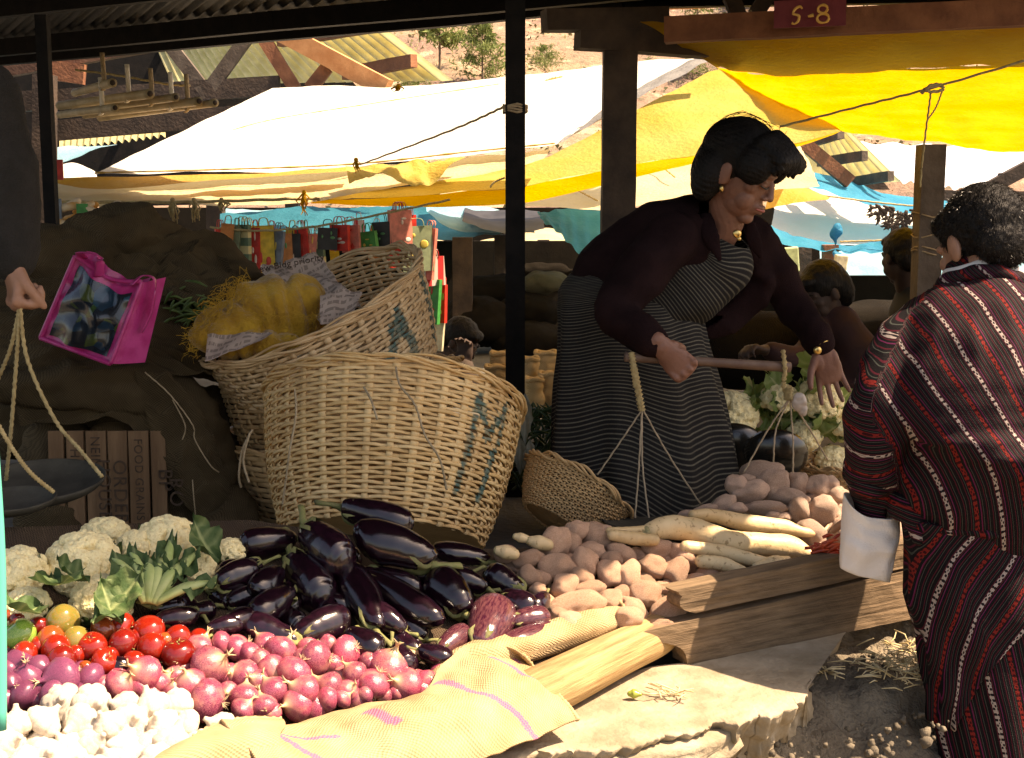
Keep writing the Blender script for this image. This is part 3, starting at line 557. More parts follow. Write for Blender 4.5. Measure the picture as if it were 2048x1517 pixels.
# straw litter
M_STRAW = simple('straw', (.5, .38, .18), (.7, .58, .34), 30, .8)
for (cx, cy, n, rx, ry, lab) in [(1800, 1325, 150, 75, 40, 'tangle of dry straw in a sun patch beside the striped robe'), (1650, 1345, 14, 22, 5, 'wisp of pale straw lying on the dirt'), (1340, 1388, 12, 40, 8, 'few dry stalk scraps lying on the slab')]:
    b = MB()
    for k in range(n):
        x, y = cx+rng.gauss(0, rx*.5), cy+rng.gauss(0, ry*.5); p = Z(x, y, -.1)
        for _ in range(5):
            d = (p-sA).dot(sn); kk = max(0, min(1, (d-.02)/.9)); p = Z(x, y, max(-.62*kk*kk*(3-2*kk)-.03, -9) if cx > 1400 else .006)
        a = rng.uniform(0, 6.28); L = rng.uniform(.02, .06); dd = V((math.cos(a), math.sin(a), rng.uniform(-.1, .5)))*L; b.tube([p, p+dd*.5+V((rng.uniform(-.01, .01), 0, .004)), p+dd], [.0014, .0018, .001], 4)
    tag(b.build('straw', M_STRAW), lab, 'straw', kind='stuff')
t = thing('chili_pepper', Z(1268, 1388, .008), 'small green chilli lying alone on the sunlit slab', 'chilli'); b = MB(); c = Z(1268, 1388, .01); b.tube([c+V((-.008, 0, 0)), c, c+V((.012, -.004, 0))], [.006, .01, .004], 10, n=8, round_=True); adopt(t, b.build('pod', simple('chilli_green', (.15, .25, .03), (.3, .35, .06), 30, .3))); b = MB(); b.tube([c+V((.012, -.004, 0)), c+V((.03, -.008, .003)), c+V((.045, 0, 0))], .0015, 5); adopt(t, b.build('stem', M_STRAW))
# ============================================================ planks and log
M_PLK = wood('plank_wood', (.1, .065, .035), (.3, .2, .115), 0, .85, 3, .8); M_LOG = wood('log_wood', (.26, .15, .055), (.6, .42, .2), 0, .8, 2.4, .9)
def plank(name, topL, topR, botL, botR, thick, label, seed, jx):
    """face quad given by photo pixels on a vertical plane along sd; ragged left end"""
    b = MB(); 
    def face(px, py, off=0):
        r = ray(px, py); o = V((0, 0, CAMZ)); q = sA+sn*off; return o+r*((q-o).dot(sn)/r.dot(sn))
    a, b_, c, d = face(*topL), face(*topR), face(*botL), face(*botR); nu, nv = 60, 12
    org = a.copy(); ang = math.atan2(sd.y, sd.x); Rm = Matrix.Rotation(-ang, 3, 'Z')
    def fn(u, v, off=0):
        v2 = v; top = a.lerp(b_, u); bot = c.lerp(d, u); rag = (1-min(1, u*5))*(jx*(math.sin(v*5+seed)+.35*noise.noise(V((v*9, seed, 0))))*.02)
        top0 = top.lerp(bot, v2)+sd*rag; n_ = .0025*noise.noise(V((u*25, v*3, seed)))+.002*noise.noise(V((u*4, v*14, seed+4))); return Rm @ (top0+sn*(n_*(1 if off == 0 else -1))-sn*off-org)
    g = MB(); N = nu*nv; vs = [fn(i/(nu-1), j/(nv-1)) for j in range(nv) for i in range(nu)]+[fn(i/(nu-1), j/(nv-1), thick) for j in range(nv) for i in range(nu)]; fs = []
    for j in range(nv-1):
        for i in range(nu-1): k = j*nu+i; fs += [(k, k+1, k+nu+1, k+nu), (N+k, N+k+nu, N+k+nu+1, N+k+1)]
    for i in range(nu-1): fs += [(i, N+i, N+i+1, i+1)]; k = (nv-1)*nu+i; fs += [(k, k+1, N+k+1, N+k)]
    for j in range(nv-1): k = j*nu; fs += [(k, k+nu, N+k+nu, N+k)]; k = j*nu+nu-1; fs += [(k, N+k, N+k+nu, k+nu)]
    g.add(vs, fs); o = g.build(name, M_PLK, smooth=False); o.location = org; o.rotation_euler = (0, 0, ang); tag(o, label, 'plank', 'boards edging the stall'); return o
plank('plank', (1335, 1184), (1990, 1050), (1395, 1226), (1990, 1098), .05, 'upper weathered board of the stall edge with a splintered left end', 1, 1.0)
plank('plank', (1284, 1266), (1990, 1101), (1385, 1328), (1990, 1205), .055, 'lower thick board of the stall edge, its jagged end over the log', 5, 1.3)
lg0 = sA-sn*.085+V((0, 0, .05)); lg1 = Z(1100, 1374, .052); ld = (lg1-lg0).normalized(); L = .58; b = MB()
b.tube([V((0, 0, 0)), V((.1, 0, 0)), V((L, 0, 0))], [.040, .047, .052], 28, n=60, ref=(0, 0, 1), off=lambda v, p: 1+.05*noise.noise(V((v*5, math.cos(p)*1.2, math.sin(p)*1.2)))-.03*(abs(math.sin(p*.5+.3)) < .04))
o = b.build('log', M_LOG); o.location = lg0; o.rotation_euler = (0, 0, math.atan2(ld.y, ld.x)); tag(o, 'peeled pale log edging the stall between the sack and the planks', 'log')
# ============================================================ bedding under the heaps
M_BUR = burlap('burlap_pale', (.3, .2, .1), (.55, .41, .24), 900, .45, (.42, .1, .25)); 
def burlapO(name, c1, c2, s=1.):
    t = NT(name); co = t.co(); s_ = t.n('SeparateXYZ', {0: co}); wob = t.math('MULTIPLY', t.noise(co, 14, 3), 12.)
    a = t.math('SINE', t.math('MULTIPLY_ADD', t.math('ADD', s_.outputs[0], s_.outputs[1]), 900.*s, wob)); b_ = t.math('SINE', t.math('MULTIPLY_ADD', s_.outputs[2], 900.*s, wob)); w_ = t.math('MULTIPLY', a, b_)
    f = t.math('MULTIPLY_ADD', w_, .3, t.noise(co, 8, 6)); c = t.mix(t.ramp(f, [(.3, 0.), (.75, 1.)]), c1, c2); t.bump(t.math('ADD', w_, t.math('MULTIPLY', t.noise(co, 30, 4), 4.)), .6, .003); return t.fin(c, .95, .1)
M_BDK = burlapO('burlap_dark', (.055, .038, .02), (.125, .09, .048)); M_BMD = burlapO('burlap_brown', (.2, .125, .06), (.32, .21, .11))
M_BED = burlapO('burlap_bed', (.05, .035, .025), (.1, .07, .045))
b = MB()
def bed(u, v):
    x = lin([(-140, 0, 0), (400, 0, 0), (1000, 0, 0), (1830, 0, 0)], u).x; yb = float(np.interp(x, [-140, 500, 900, 1400, 1830], [1060, 1040, 1100, 1090, 1080])); yf = float(np.interp(x, [-140, 400, 860, 1060, 1300, 1400, 1830], [1640, 1520, 1420, 1345, 1262, 1240, 1140])); y = yf+(yb-yf)*v
    p = H(x, y, -.035+.006*noise.noise(V((x/40, y/40, 0)))); 
    return p
b.grid(bed, 90, 40); tag(b.build('ground_sheet', M_BED), 'dark burlap ground sheet under the heaped vegetables', 'sheet')
# ============================================================ sacks draped at the front
def drape(name, rows, mat, label, cat, nu=70, nv=46, wr=.006, marks=None, thick=.004, hem=None, group=None):
    """rows: list of polylines of (px,py,D or None->H) back to front"""
    R_ = [[(P(x, y, d) if d else H(x, y, .03)) for x, y, d in r] for r in rows]; b = MB(); o0 = R_[0][0]
    def fn(u, v):
        q = [spl(r, u) for r in R_]; p = spl(q, v); n_ = noise.noise(p*9)*.9+noise.noise(p*23)*.5+noise.noise(p*5+V((3, 1, 2)))*1.2
        return p+V((0, -.35, 1))*(wr*n_)
    W = (R_[0][0]-R_[0][-1]).length; Hh = sum((R_[i][0]-R_[i+1][0]).length for i in range(len(R_)-1))
    b.grid(fn, nu, nv, a=(lambda u, v: (marks(u, v),)*3) if marks else None); b.uv = [(u*W, v*Hh) for u, v in b.uv]
    t = thing(name, o0, label, cat, group); adopt(t, b.build('cloth', mat, solid=thick))
    if hem:
        c = MB(); pts = [fn(*h) for h in hem]; c.tube(pts, .0045, 6, n=len(pts)*6, off=lambda v, p: 1+.35*math.sin(v*260+p*2)); adopt(t, c.build('hem_cord', simple('hem_jute', (.35, .24, .12), (.5, .38, .2), 60, .9) if 'hem_jute' not in bpy.data.materials else bpy.data.materials['hem_jute']))
    return t
def seg(p, q, x, y, w):
    d = (q[0]-p[0], q[1]-p[1]); L = d[0]**2+d[1]**2; t = max(0, min(1, ((x-p[0])*d[0]+(y-p[1])*d[1])/L)); return math.hypot(x-p[0]-t*d[0], y-p[1]-t*d[1]) < w
def marksA(u, v):
    pl = [((.55, .15), (.62, .55)), ((.62, .55), (.78, 1.)), ((.8, .22), (.86, .16)), ((.86, .16), (.88, .3)), ((.77, .3), (.83, .55)), ((.83, .55), (.92, .6)), ((.12, .3), (.16, .7)), ((.12, .3), (.25, .45)), ((.36, .3), (.37, .62)), ((.2, .9), (.32, 1))]
    return 1. if any(seg(a, b_, u, v, .012) for a, b_ in pl) else 0.
D0 = None
hemU = [(1-k/14, .0) for k in range(15)]; hemR = [(1., k/10) for k in range(11)]
b = MB(); rp = [P(885, 1362, 2.40), P(950, 1322, 2.46), P(1040, 1296, 2.54), P(1140, 1262, 2.64), P(1232, 1236, 2.735)]; b.tube(rp, [(.03, .03), (.042, .036), (.036, .032), (.04, .034), (.03, .028)], 26, n=70, round_=True, off=lambda v, p: 1+.10*noise.noise(V((v*14, math.cos(p)*1.5, math.sin(p)*1.5)))+.05*math.sin(5*p+v*9)); b.uv = [(v*.25, u*.8) for v, u in b.uv]
t = thing('burlap_sack', rp[0], 'pale rolled sack lying along the log top, rounded end by the potatoes', 'sack'); adopt(t, b.build('cloth', M_BUR)); b = MB(); b.tube([rp[-1]+V((-.01, -.032, -.028)), rp[-1]+V((.016, -.018, 0)), rp[-1]+V((.012, 0, .032)), rp[-1]+V((-.012, .02, .034))], .004, 6, n=30, off=lambda v, p: 1+.35*math.sin(v*120+p*2)); adopt(t, b.build('hem_cord', simple('hem_jute', (.35, .24, .12), (.5, .38, .2), 60, .9)))
_unused = 0 and drape('burlap_sack', [[(900, 1345, D0), (955, 1310, D0), (1010, 1298, D0), (1060, 1312, D0), (1150, 1262, D0), (1250, 1232, D0)], [(905, 1375, 2.42), (960, 1330, 2.5), (1020, 1300, 2.56), (1090, 1290, 2.64), (1170, 1262, 2.7), (1262, 1238, 2.75)], [(880, 1400, 2.33), (960, 1380, 2.42), (1020, 1350, 2.48), (1100, 1318, 2.58), (1180, 1285, 2.65), (1262, 1258, 2.70)]], M_BUR, 'pale sack end lying on the log behind the front sack, rounded tip near potatoes', 'sack', wr=.005, hem=[(1, k/6) for k in range(7)], group=None)
drape('burlap_sack', [[(440, 1445, D0), (520, 1440, D0), (610, 1432, D0), (720, 1405, D0), (840, 1385, D0), (880, 1335, D0), (935, 1296, D0), (1010, 1292, D0), (1045, 1308, D0)], [(455, 1462, 2.02), (540, 1452, 2.06), (640, 1440, 2.12), (740, 1420, 2.19), (850, 1385, 2.28), (905, 1345, 2.36), (965, 1318, 2.43), (1030, 1320, 2.48), (1070, 1335, 2.5)], [(500, 1500, 1.97), (580, 1485, 2.02), (680, 1465, 2.08), (780, 1440, 2.15), (870, 1405, 2.23), (940, 1370, 2.3), (1000, 1352, 2.36), (1060, 1360, 2.4), (1100, 1375, 2.42)], [(520, 1540, 1.95), (620, 1520, 2.0), (720, 1500, 2.05), (820, 1475, 2.11), (910, 1440, 2.18), (980, 1415, 2.24), (1040, 1400, 2.3), (1090, 1400, 2.34), (1135, 1415, 2.36)], [(560, 1610, 1.93), (660, 1590, 1.98), (760, 1570, 2.02), (850, 1550, 2.07), (930, 1530, 2.12), (1000, 1505, 2.17), (1060, 1480, 2.23), (1110, 1460, 2.28), (1155, 1445, 2.31)]], M_BUR, 'pale burlap sack with magenta markings draped over the log in full sun', 'sack', nu=130, nv=80, wr=.015, marks=marksA, hem=[(1., k/10) for k in range(0, 11)])
drape('burlap_sack', [[(400, 1475, D0), (440, 1448, D0), (500, 1432, D0), (560, 1432, D0)], [(340, 1500, 1.95), (420, 1470, 2.0), (490, 1452, 2.04), (570, 1445, 2.08)], [(300, 1530, 1.9), (400, 1500, 1.94), (480, 1480, 1.98), (560, 1470, 2.02)], [(280, 1590, 1.87), (380, 1570, 1.9), (470, 1550, 1.94), (560, 1530, 1.98)]], M_BUR, 'rolled pale sack edge beside the garlic at the bottom of the picture', 'sack', wr=.005, hem=[(k/8, .1) for k in range(9)])
b = MB(); p0 = P(-14, 840, 1.55); p1 = P(-2, 1460, 1.5); b.tube([p0, p0.lerp(p1, .5)+V((.004, 0, 0)), p1], [.005, .008, .009], 12, n=12); tag(b.build('plastic_pipe', simple('turquoise_plastic', (.1, .6, .48), None, rough=.35, trans=.3)), 'turquoise plastic edge running up the left side of the picture', 'pipe')
# ============================================================ baskets
def m_basket(name, a, b_, dark):
    t = NT(name); at = t.n('SeparateColor', {0: t.n('Attribute', attribute_name='col').outputs['Color']}); co = t.co()
    c = t.mix(at.outputs[0], a, b_); c = t.mix(t.ramp(t.noise(co, 7, 5), [(.45, 0.), (.8, .55)]), c, dark); c = t.mix(t.ramp(t.noise(co, 70, 2), [(.62, 0.), (.75, .5)]), c, dark)
    c = t.mix(t.math('MULTIPLY', at.outputs[1], t.ramp(t.noise(co, 45, 3), [(.3, .45), (.55, .92)])), c, (.02, .12, .12)); t.bump(t.noise(co, 160, 3), .3, .002); return t.fin(c, .6, .35)
M_BK = m_basket('bamboo_weave', (.68, .42, .165), (.93, .68, .35), (.36, .18, .06)); M_BK2 = m_basket('bamboo_weave_aged', (.46, .28, .12), (.72, .48, .24), (.24, .13, .05))
M_BK3 = m_basket('bamboo_weave_grey', (.58, .38, .19), (.84, .62, .36), (.3, .17, .08))
def basket(c, ax, rt, rb, h, m, label, nst=40, nrow=28, roll=0, paint=None, rimn=7, group=None, seed=0, sub=8, rimw=.05, cat='basket', stw=.34):
    """c: centre of the base, ax: axis; rt, rb radii at top and base"""
    r_ = random.Random(seed); t = thing('woven_basket', c, label, cat, group); q = quat(V(ax).normalized(), roll); X = lambda v: q @ v
    prof = lambda s: rb+(rt-rb)*(s**.8)+.03*rt*math.sin(s*3.14); dz = h*(1-rimw)/nrow; b = MB(); n = nst*sub
    for k in range(nrow):
        z = dz*(k+.5); s = z/h; col = r_.random(); par = k % 2; vs = []; al = []; fs = []; hw = dz*.43; th = .0018; ph = r_.uniform(0, 6); wid = r_.uniform(.85, 1.1)
        for i in range(n):
            a = 2*math.pi*i/n; w_ = math.cos(a*nst/2+par*math.pi); w_ = max(-1, min(1, w_*2.2)); rad = prof(s)+.0034*w_+.0015*math.sin(a*3+ph); zz = z+.12*dz*math.sin(a*5+ph)+.1*dz*noise.noise(V((a*6, k*3, seed)))
            for (dr, dh) in ((-th, -hw*wid), (th, -hw*wid*.8), (th, hw*wid*.8), (-th, hw*wid)): vs.append(X(V(((rad+dr)*math.cos(a), (rad+dr)*math.sin(a), zz+dh))))
            cv = max(0, min(1, col*.6+.4*noise.noise(V((a*4, k*7.3, seed)))+.25)); pv = paint(a, z/h) if paint else 0
            al += [(cv, pv, 0)]*4
        for i in range(n):
            j = (i+1) % n
            for e in range(4): f = (e+1) % 4; fs.append((i*4+e, j*4+e, j*4+f, i*4+f))
        b.add(vs, fs, al)
    adopt(t, b.build('weft', m)); b = MB()
    for i in range(nst):
        a = 2*math.pi*(i)/nst; wa = math.pi/nst*stw*r_.uniform(.8, 1.1); pts = []; cv = r_.uniform(.5, 1); m_ = nrow*2+1; vs = []; al = []
        for k in range(m_):
            z = dz*nrow*k/(m_-1); s = z/h; row = z/dz-.5; w_ = -math.cos(math.pi*row+ i*math.pi)*-1; rad = prof(s)+.0038*math.cos(math.pi*(row)+i*math.pi+math.pi); pv = paint(a, z/h) if paint else 0
            for (da, dr) in ((-wa, -.001), (-wa, .001), (wa, .001), (wa, -.001)): vs.append(X(V(((rad+dr)*math.cos(a+da), (rad+dr)*math.sin(a+da), z)))); al.append((cv, pv, 0))
        fs = []
        for k in range(m_-1):
            for e in range(4): f = (e+1) % 4; fs.append((k*4+e, k*4+4+e, k*4+4+f, k*4+f))
        b.add(vs, fs, al)
    adopt(t, b.build('stakes', m)); b = MB(); zt = dz*nrow
    for k in range(rimn):         # twisted rim strands
        vs = []; N = 160; rr = rt+.004; f0 = r_.uniform(0, 6); fr = r_.choice([9, 11, 13, 7]); cv = r_.uniform(.1, .8); z0 = zt+(h-zt)*(k+.3)/rimn
        pts = [X(V(((rr+.007*math.sin(fr*2*math.pi*i/N+f0))*math.cos(2*math.pi*i/N), (rr+.007*math.sin(fr*2*math.pi*i/N+f0))*math.sin(2*math.pi*i/N), z0+.006*math.cos(fr*2*math.pi*i/N+f0)+.004*math.sin(3*2*math.pi*i/N+f0)))) for i in range(N+1)]
        b.tube(pts, [(.0045, .0035)]*(N+1), 6, ref=X(V((0, 0, 1))), caps=False, a=(cv, 0, 0))
    adopt(t, b.build('rim', m)); b = MB()
    b.grid(lambda u, v: X(V((rb*v*math.cos(u*6.2832), rb*v*math.sin(u*6.2832), .006+.002*math.sin(v*60)*math.cos(u*60)))), 48, 12, a=(.3, 0, 0), closeu=True); adopt(t, b.build('base', m))
    for o in t.children: o.location = -V(c)+V(c); o.matrix_parent_inverse = Matrix.Identity(4)
    return t
def at_(t, c): return t
def stroke_paint(lines, w):
    def f(a, s):
        a = (a+math.pi) % (2*math.pi)-math.pi
        return 1. if any(seg(p, q, a, s, w) for p, q in lines) else 0.
    return f
# the mapping angle->view: with roll 0 and a nearly vertical axis, -pi/2 faces the viewer
MPAINT = stroke_paint([((-.80, .85), (-.86, .22)), ((-.80, .85), (-.66, .6)), ((-.66, .6), (-.47, .86)), ((-.47, .86), (-.58, .22))], .03)
SPAINT = stroke_paint([((-.95, .42), (-.70, .78)), ((-.70, .78), (-.62, .4)), ((-.80, .7), (-.68, .6)), ((-.15, .9), (-.1, .3))], .05)
basket(P(765, 1085, 3.36), (.05, .46, .86), .352, .262, .40, M_BK, 'big front basket, pale bamboo, marked with a teal letter M', 34, 34, paint=MPAINT, group='big bamboo carrying baskets', seed=1)
basket(P(730, 1085, 3.86), (.0, .05, 1), .42, .27, .33, M_BK2, 'lowest basket of the stack, its worn rim showing left of the front basket', 40, 20, group='big bamboo carrying baskets', seed=2, sub=4)
basket(P(690, 925, 3.84), (-.05, .10, 1), .36, .26, .30, M_BK2, 'middle basket of the stack with a ragged flat rim', 40, 20, group='big bamboo carrying baskets', seed=3, sub=4)
basket(P(715, 800, 3.84), (-.38, -.24, .9), .345, .25, .34, M_BK3, 'topmost tilted basket, open to the viewer and lined with newspaper', 42, 24, paint=SPAINT, group='big bamboo carrying baskets', seed=4, rimn=8)
basket(P(1112, 1050, 3.5), (.55, .42, .78), .165, .10, .13, M_BK2, 'small shallow basket tipped on its side beside the skirt', 60, 22, seed=6, sub=3, rimn=4, stw=.35)
basket(P(1690, 990, 3.75), (0, 0, 1), .14, .1, .1, M_BK2, 'small basket mostly hidden behind the rear potatoes', 36, 10, seed=7, sub=3, rimn=3)
# cords hanging on the big basket
M_CORD = simple('jute_cord', (.3, .22, .13), (.45, .35, .22), 80, .9)
def cordobj(name, pts, r, label, cat='cord', m=None, n=40, twist=True, group=None):
    b = MB(); L = n; b.tube(pts, r, 7, n=n, off=(lambda v, p: 1+.22*math.sin(v*L*3.+p)) if twist else None); return tag(b.build(name, m or M_CORD), label, cat, group)
cordobj('cord', [P(792, 735, 3.2), P(800, 770, 3.16), P(830, 810, 3.12), P(850, 870, 3.1), P(880, 920, 3.1), P(893, 980, 3.12)], .0028, 'thin brown cord hanging down the middle of the big basket')
cordobj('cord', [P(728, 775, 3.15), P(742, 800, 3.11), P(755, 840, 3.08)], .0028, 'short cord end hanging on the big basket rim')
cordobj('cord', [P(590, 780, 3.2), P(592, 830, 3.16), P(580, 900, 3.14), P(572, 960, 3.15), P(565, 1010, 3.16)], .0028, 'cord hanging near the left side of the big basket')
cordobj('cord', [P(505, 860, 3.3), P(485, 900, 3.28), P(478, 950, 3.28), P(482, 975, 3.3)], .003, 'loose loop of cord left of the big basket')
cordobj('cord', [P(500, 865, 3.28), P(487, 920, 3.26), P(498, 965, 3.26)], .003, 'second strand of the loose loop left of the big basket')
# newspaper, yellow net cloth and beans in the top basket
def m_news():
    t = NT('newsprint'); co = t.n('TexCoord').outputs['UV']; s = t.n('SeparateXYZ', {0: co}); ln = t.math('GREATER_THAN', t.math('SINE', t.math('MULTIPLY', s.outputs[1], 260.)), .1); wd = t.math('GREATER_THAN', t.noise(t.n('Mapping', {0: co, 3: (90, 12, 1)}).outputs[0], 1., 2), .47)
    c = t.mix(t.math('MULTIPLY', t.math('MULTIPLY', ln, wd), .55), t.mix(t.noise(co, 3), (.5, .38, .3), (.62, .5, .42)), (.1, .07, .06)); t.bump(t.noise(co, 6, 3), .3); return t.fin(c, .85, trans=.1)
M_NEWS = m_news()
def sheet(name, top, bot, mat, label, cat, foldv=0, nu=50, nv=24, sag=0, wr=.01, wf=3, mid=None, part=None, group=None, uvs=1, down=(0, 0, -1), ridge=0, ns=0):
    T = [P(*p) if len(p) == 3 and p[0] > 20 or True else V(p) for p in top]; B = [P(*p) for p in bot]; M_ = [P(*p) for p in mid] if mid else None; b = MB()
    def fn(u, v):
        a, c = lin(T, u) if nu < 0 else spl(T, u), spl(B, u); p = a.lerp(c, v) if not M_ else spl([a, spl(M_, u), c], v)
        e = math.sin(u*3.1416)*math.sin(v*3.1416); p = p+V(down)*(sag*e); q = p*wf+V((ns, 0, 0)); nz = noise.noise(q)+.5*noise.noise(q*2.3)+.25*noise.noise(q*5.1)
        rd = ridge*math.sin(u*(38+ns)+2*noise.noise(V((u*3, v*2, ns))))*(.3+.7*v) if ridge else 0
        if foldv: rd += foldv*(1-abs(math.sin(v*9+3.5*noise.noise(V((u*2.2, v*1.5, ns)))+u*2.5))**.7*1.6)*.8+foldv*.5*(.5-abs(math.sin(v*23+u*5+5*noise.noise(V((u*4, v*3, ns+3))))))
        return p+V((.2, -.5, .8))*(wr*nz+rd)
    b.grid(fn, nu, nv); W = (T[0]-T[-1]).length*uvs; Hh = (T[0]-B[0]).length*uvs; b.uv = [(u*W, v*Hh) for u, v in b.uv]
    o = b.build(name, mat)
    if label: tag(o, label, cat, group)
    return o
sheet('newspaper', [(520, 535, 3.86), (580, 520, 3.95), (632, 508, 4.0)], [(640, 640, 3.62), (670, 640, 3.66), (722, 612, 3.72)], M_NEWS, 'crumpled printed newspaper lining the right of the topmost basket', 'newspaper', wr=.03, wf=12, ns=2)
sheet('newspaper', [(640, 590, 3.62), (680, 575, 3.64), (725, 585, 3.66)], [(640, 650, 3.5), (672, 645, 3.55), (705, 632, 3.58)], M_NEWS, 'small torn newspaper piece low in the topmost basket', 'newspaper', nu=20, nv=12, wr=.02, wf=14, ns=5)
sheet('newspaper', [(415, 672, 3.50), (470, 668, 3.48), (548, 662, 3.46)], [(410, 725, 3.44), (448, 712, 3.42), (545, 668, 3.42)], M_NEWS, 'newspaper corner sticking out over the left rim of the topmost basket', 'newspaper', nu=24, nv=12, wr=.012, wf=14, ns=8)
def txt(body, size, ext=.0015, name='lettering', font=None, sc_=(1, 1), sp=1):
    c = bpy.data.curves.new(name, 'FONT'); c.body = body; c.size = size; c.extrude = ext; c.align_x = 'CENTER'; c.align_y = 'CENTER'; c.space_character = sp; o = bpy.data.objects.new(name, c); COL.objects.link(o)
    dg = bpy.context.evaluated_depsgraph_get(); me = bpy.data.meshes.new_from_object(o.evaluated_get(dg)); bpy.data.objects.remove(o); bpy.data.curves.remove(c); o = bpy.data.objects.new(name, me); COL.objects.link(o)
    for v in me.vertices: v.co.x *= sc_[0]; v.co.y *= sc_[1]
    return o
M_INK = simple('black_ink', (.035, .022, .014), (.1, .06, .035), 60, rough=.9)
o = txt('ew Bldg priority', .03, sc_=(1, .9)); o.data.materials.append(M_INK); a = P(590, 525, 3.90); place(o, a+V((0, -.06, .0)), Matrix((V((1, -.05, .27)).normalized(), V((-.25, .3, .9)).normalized(), V((.05, -1, .3)).normalized())).transposed().to_quaternion(), 1)
adopt_news = [x for x in COL.objects if x.name.startswith('newspaper')][0]; o.parent = adopt_news
# mustard net cloth bundle
M_NET = simple('mustard_net', (.34, .17, .008), (.52, .3, .02), 14, .85, .8, 90, sheen=.3, detail=8)
b = MB(); b.ell(P(540, 640, 3.66), (.12, .1, .115)); b.ell(P(470, 655, 3.62), (.1, .09, .06)); b.ell(P(600, 620, 3.7), (.07, .08, .09)); b.ell(P(430, 672, 3.56), (.055, .06, .03)); b.ell(P(500, 690, 3.55), (.13, .05, .03))
t = thing('net_cloth', P(540, 660, 3.6), 'mustard yellow net cloth bundled over the topmost basket', 'cloth'); adopt(t, b.fuse('cloth', M_NET, voxel=.007, sm=4, disp=lambda c: .016*abs(math.sin(c.x*48+c.z*14+5*noise.noise(c*7)))+.006*noise.noise(c*30)))
f = MB()
for k in range(750):
    edge = rng.random(); 
    if edge < .75: u = rng.random(); px = 385+u*110+rng.gauss(0, 10); py = 690-u*110+rng.gauss(0, 14)-30*math.sin(u*3); D_ = 3.50
    else: px = rng.uniform(500, 640); py = 640+rng.gauss(0, 8); D_ = 3.56
    p = P(px, py, D_+rng.uniform(-.03, .04)); d = V((rng.uniform(-1, .3), -.3, rng.uniform(-1, .5))).normalized()*rng.uniform(.008, .028); f.tube([p, p+d*.6+V((0, 0, .003)), p+d+V((rng.gauss(0, .004), 0, rng.gauss(0, .004)))], .0007, 3, caps=False)
adopt(t, f.build('fringe', simple('mustard_thread', (.42, .23, .015), (.58, .35, .04), 40, .8)))
# green beans
M_BEAN = simple('bean_green', (.05, .1, .02), (.14, .2, .05), 20, .5, rnd=.2); t = thing('bean_bunch', P(375, 630, 3.75), 'bunch of thin green beans between the sacks and the mustard cloth', 'beans'); f = MB()
for k in range(90):
    p = P(rng.gauss(375, 26), rng.gauss(628, 18), 3.72+rng.uniform(-.06, .06)); a = rng.gauss(.3, .5); L = rng.uniform(.02, .035); d = V((math.cos(a), rng.uniform(-.4, .1), math.sin(a)))*L; f.tube([p-d, p+V((0, 0, .006)), p+d], [.002, .0045, .002], 6, n=6)
adopt(t, f.build('pods', M_BEAN))
# ============================================================ burlap sacks piled at the left
def sackpile(pieces, label, m, seed, amp=.012, fr=11, voxel=.012, z=None, cat='sack', name='burlap_sack', group=None):
    b = MB()
    for pts, rad in pieces:
        q = [P(*p) for p in pts]
        if len(q) == 1: b.ell(q[0], rad)
        else: b.tube(q, rad, 16, n=14, round_=True)
    return tag(b.fuse(name, m, voxel=voxel, sm=3, disp=lambda c: amp*1.3*(.6-2.2*abs(noise.noise(V((c.x*fr*.55+seed+noise.noise(c*4), c.y*fr*.5, c.z*fr*1.6)))))+amp*.8*(.3-abs(noise.noise(V((c.x*14, c.y*9, c.z*32+seed)))))+amp*.3*noise.noise(c*40)), label, cat, group)
G = 'empty burlap sacks piled at the left'
sackpile([(((170, 500, 3.9), (250, 470, 3.95), (340, 520, 4.0)), [(.1, .09), (.13, .1), (.08, .09)]), (((100, 520, 3.85), (190, 560, 3.85)), [.11, .12])], 'rounded dark sack on top of the left pile behind the pink bag', M_BDK, 1, .02, 9, group=G)
sackpile([(((300, 520, 3.95), (380, 500, 4.0), (440, 540, 4.0), (480, 600, 4.0)), [(.08, .07), (.1, .07), (.09, .08), (.07, .1)])], 'folded olive sack between the pink bag and the mustard cloth', M_BDK, 2, .018, 10, group=G)
sackpile([(((60, 640, 3.9), (200, 640, 3.95), (360, 660, 4.0), (470, 700, 4.0)), [(.14, .14), (.15, .14), (.13, .12), (.1, .1)])], 'dark sack filling the middle of the pile behind the pink bag', M_BDK, 3, .02, 9, group=G)
sackpile([(((20, 760, 3.62), (150, 770, 3.6), (280, 775, 3.6), (350, 800, 3.62)), [(.09, .06), (.1, .07), (.1, .07), (.08, .07)]), (((330, 790, 3.6), (395, 850, 3.6), (430, 930, 3.6), (450, 1000, 3.62)), [(.07, .08), (.08, .07), (.07, .06), (.05, .05)])], 'long limp sack draped over the pile under the pink bag, end hanging right', M_BDK, 4, .013, 10, group=G)
sackpile([(((40, 850, 3.78), (200, 850, 3.8), (420, 830, 3.85)), [(.1, .1), (.12, .1), (.1, .1)]), (((380, 900, 3.9), (470, 960, 3.9), (490, 1040, 3.85)), [.12, .12, .1])], 'dark folded sacks behind the hanging sack end', M_BDK, 5, .02, 9, group=G)
sackpile([(((130, 900, 3.66), (130, 1000, 3.62), (120, 1060, 3.6)), [(.12, .1), (.14, .12), (.14, .12)])], 'shaded full sack behind the hanging scale pans', M_BDK, 6, .012, 8, group=G)
sackpile([(((232, 890, 3.70), (235, 960, 3.66), (238, 1060, 3.62)), [(.10, .07), (.115, .09), (.12, .1)])], 'brown jute sack stencilled with black letters standing under the pile', M_BMD, 7, .006, 7, group=G)
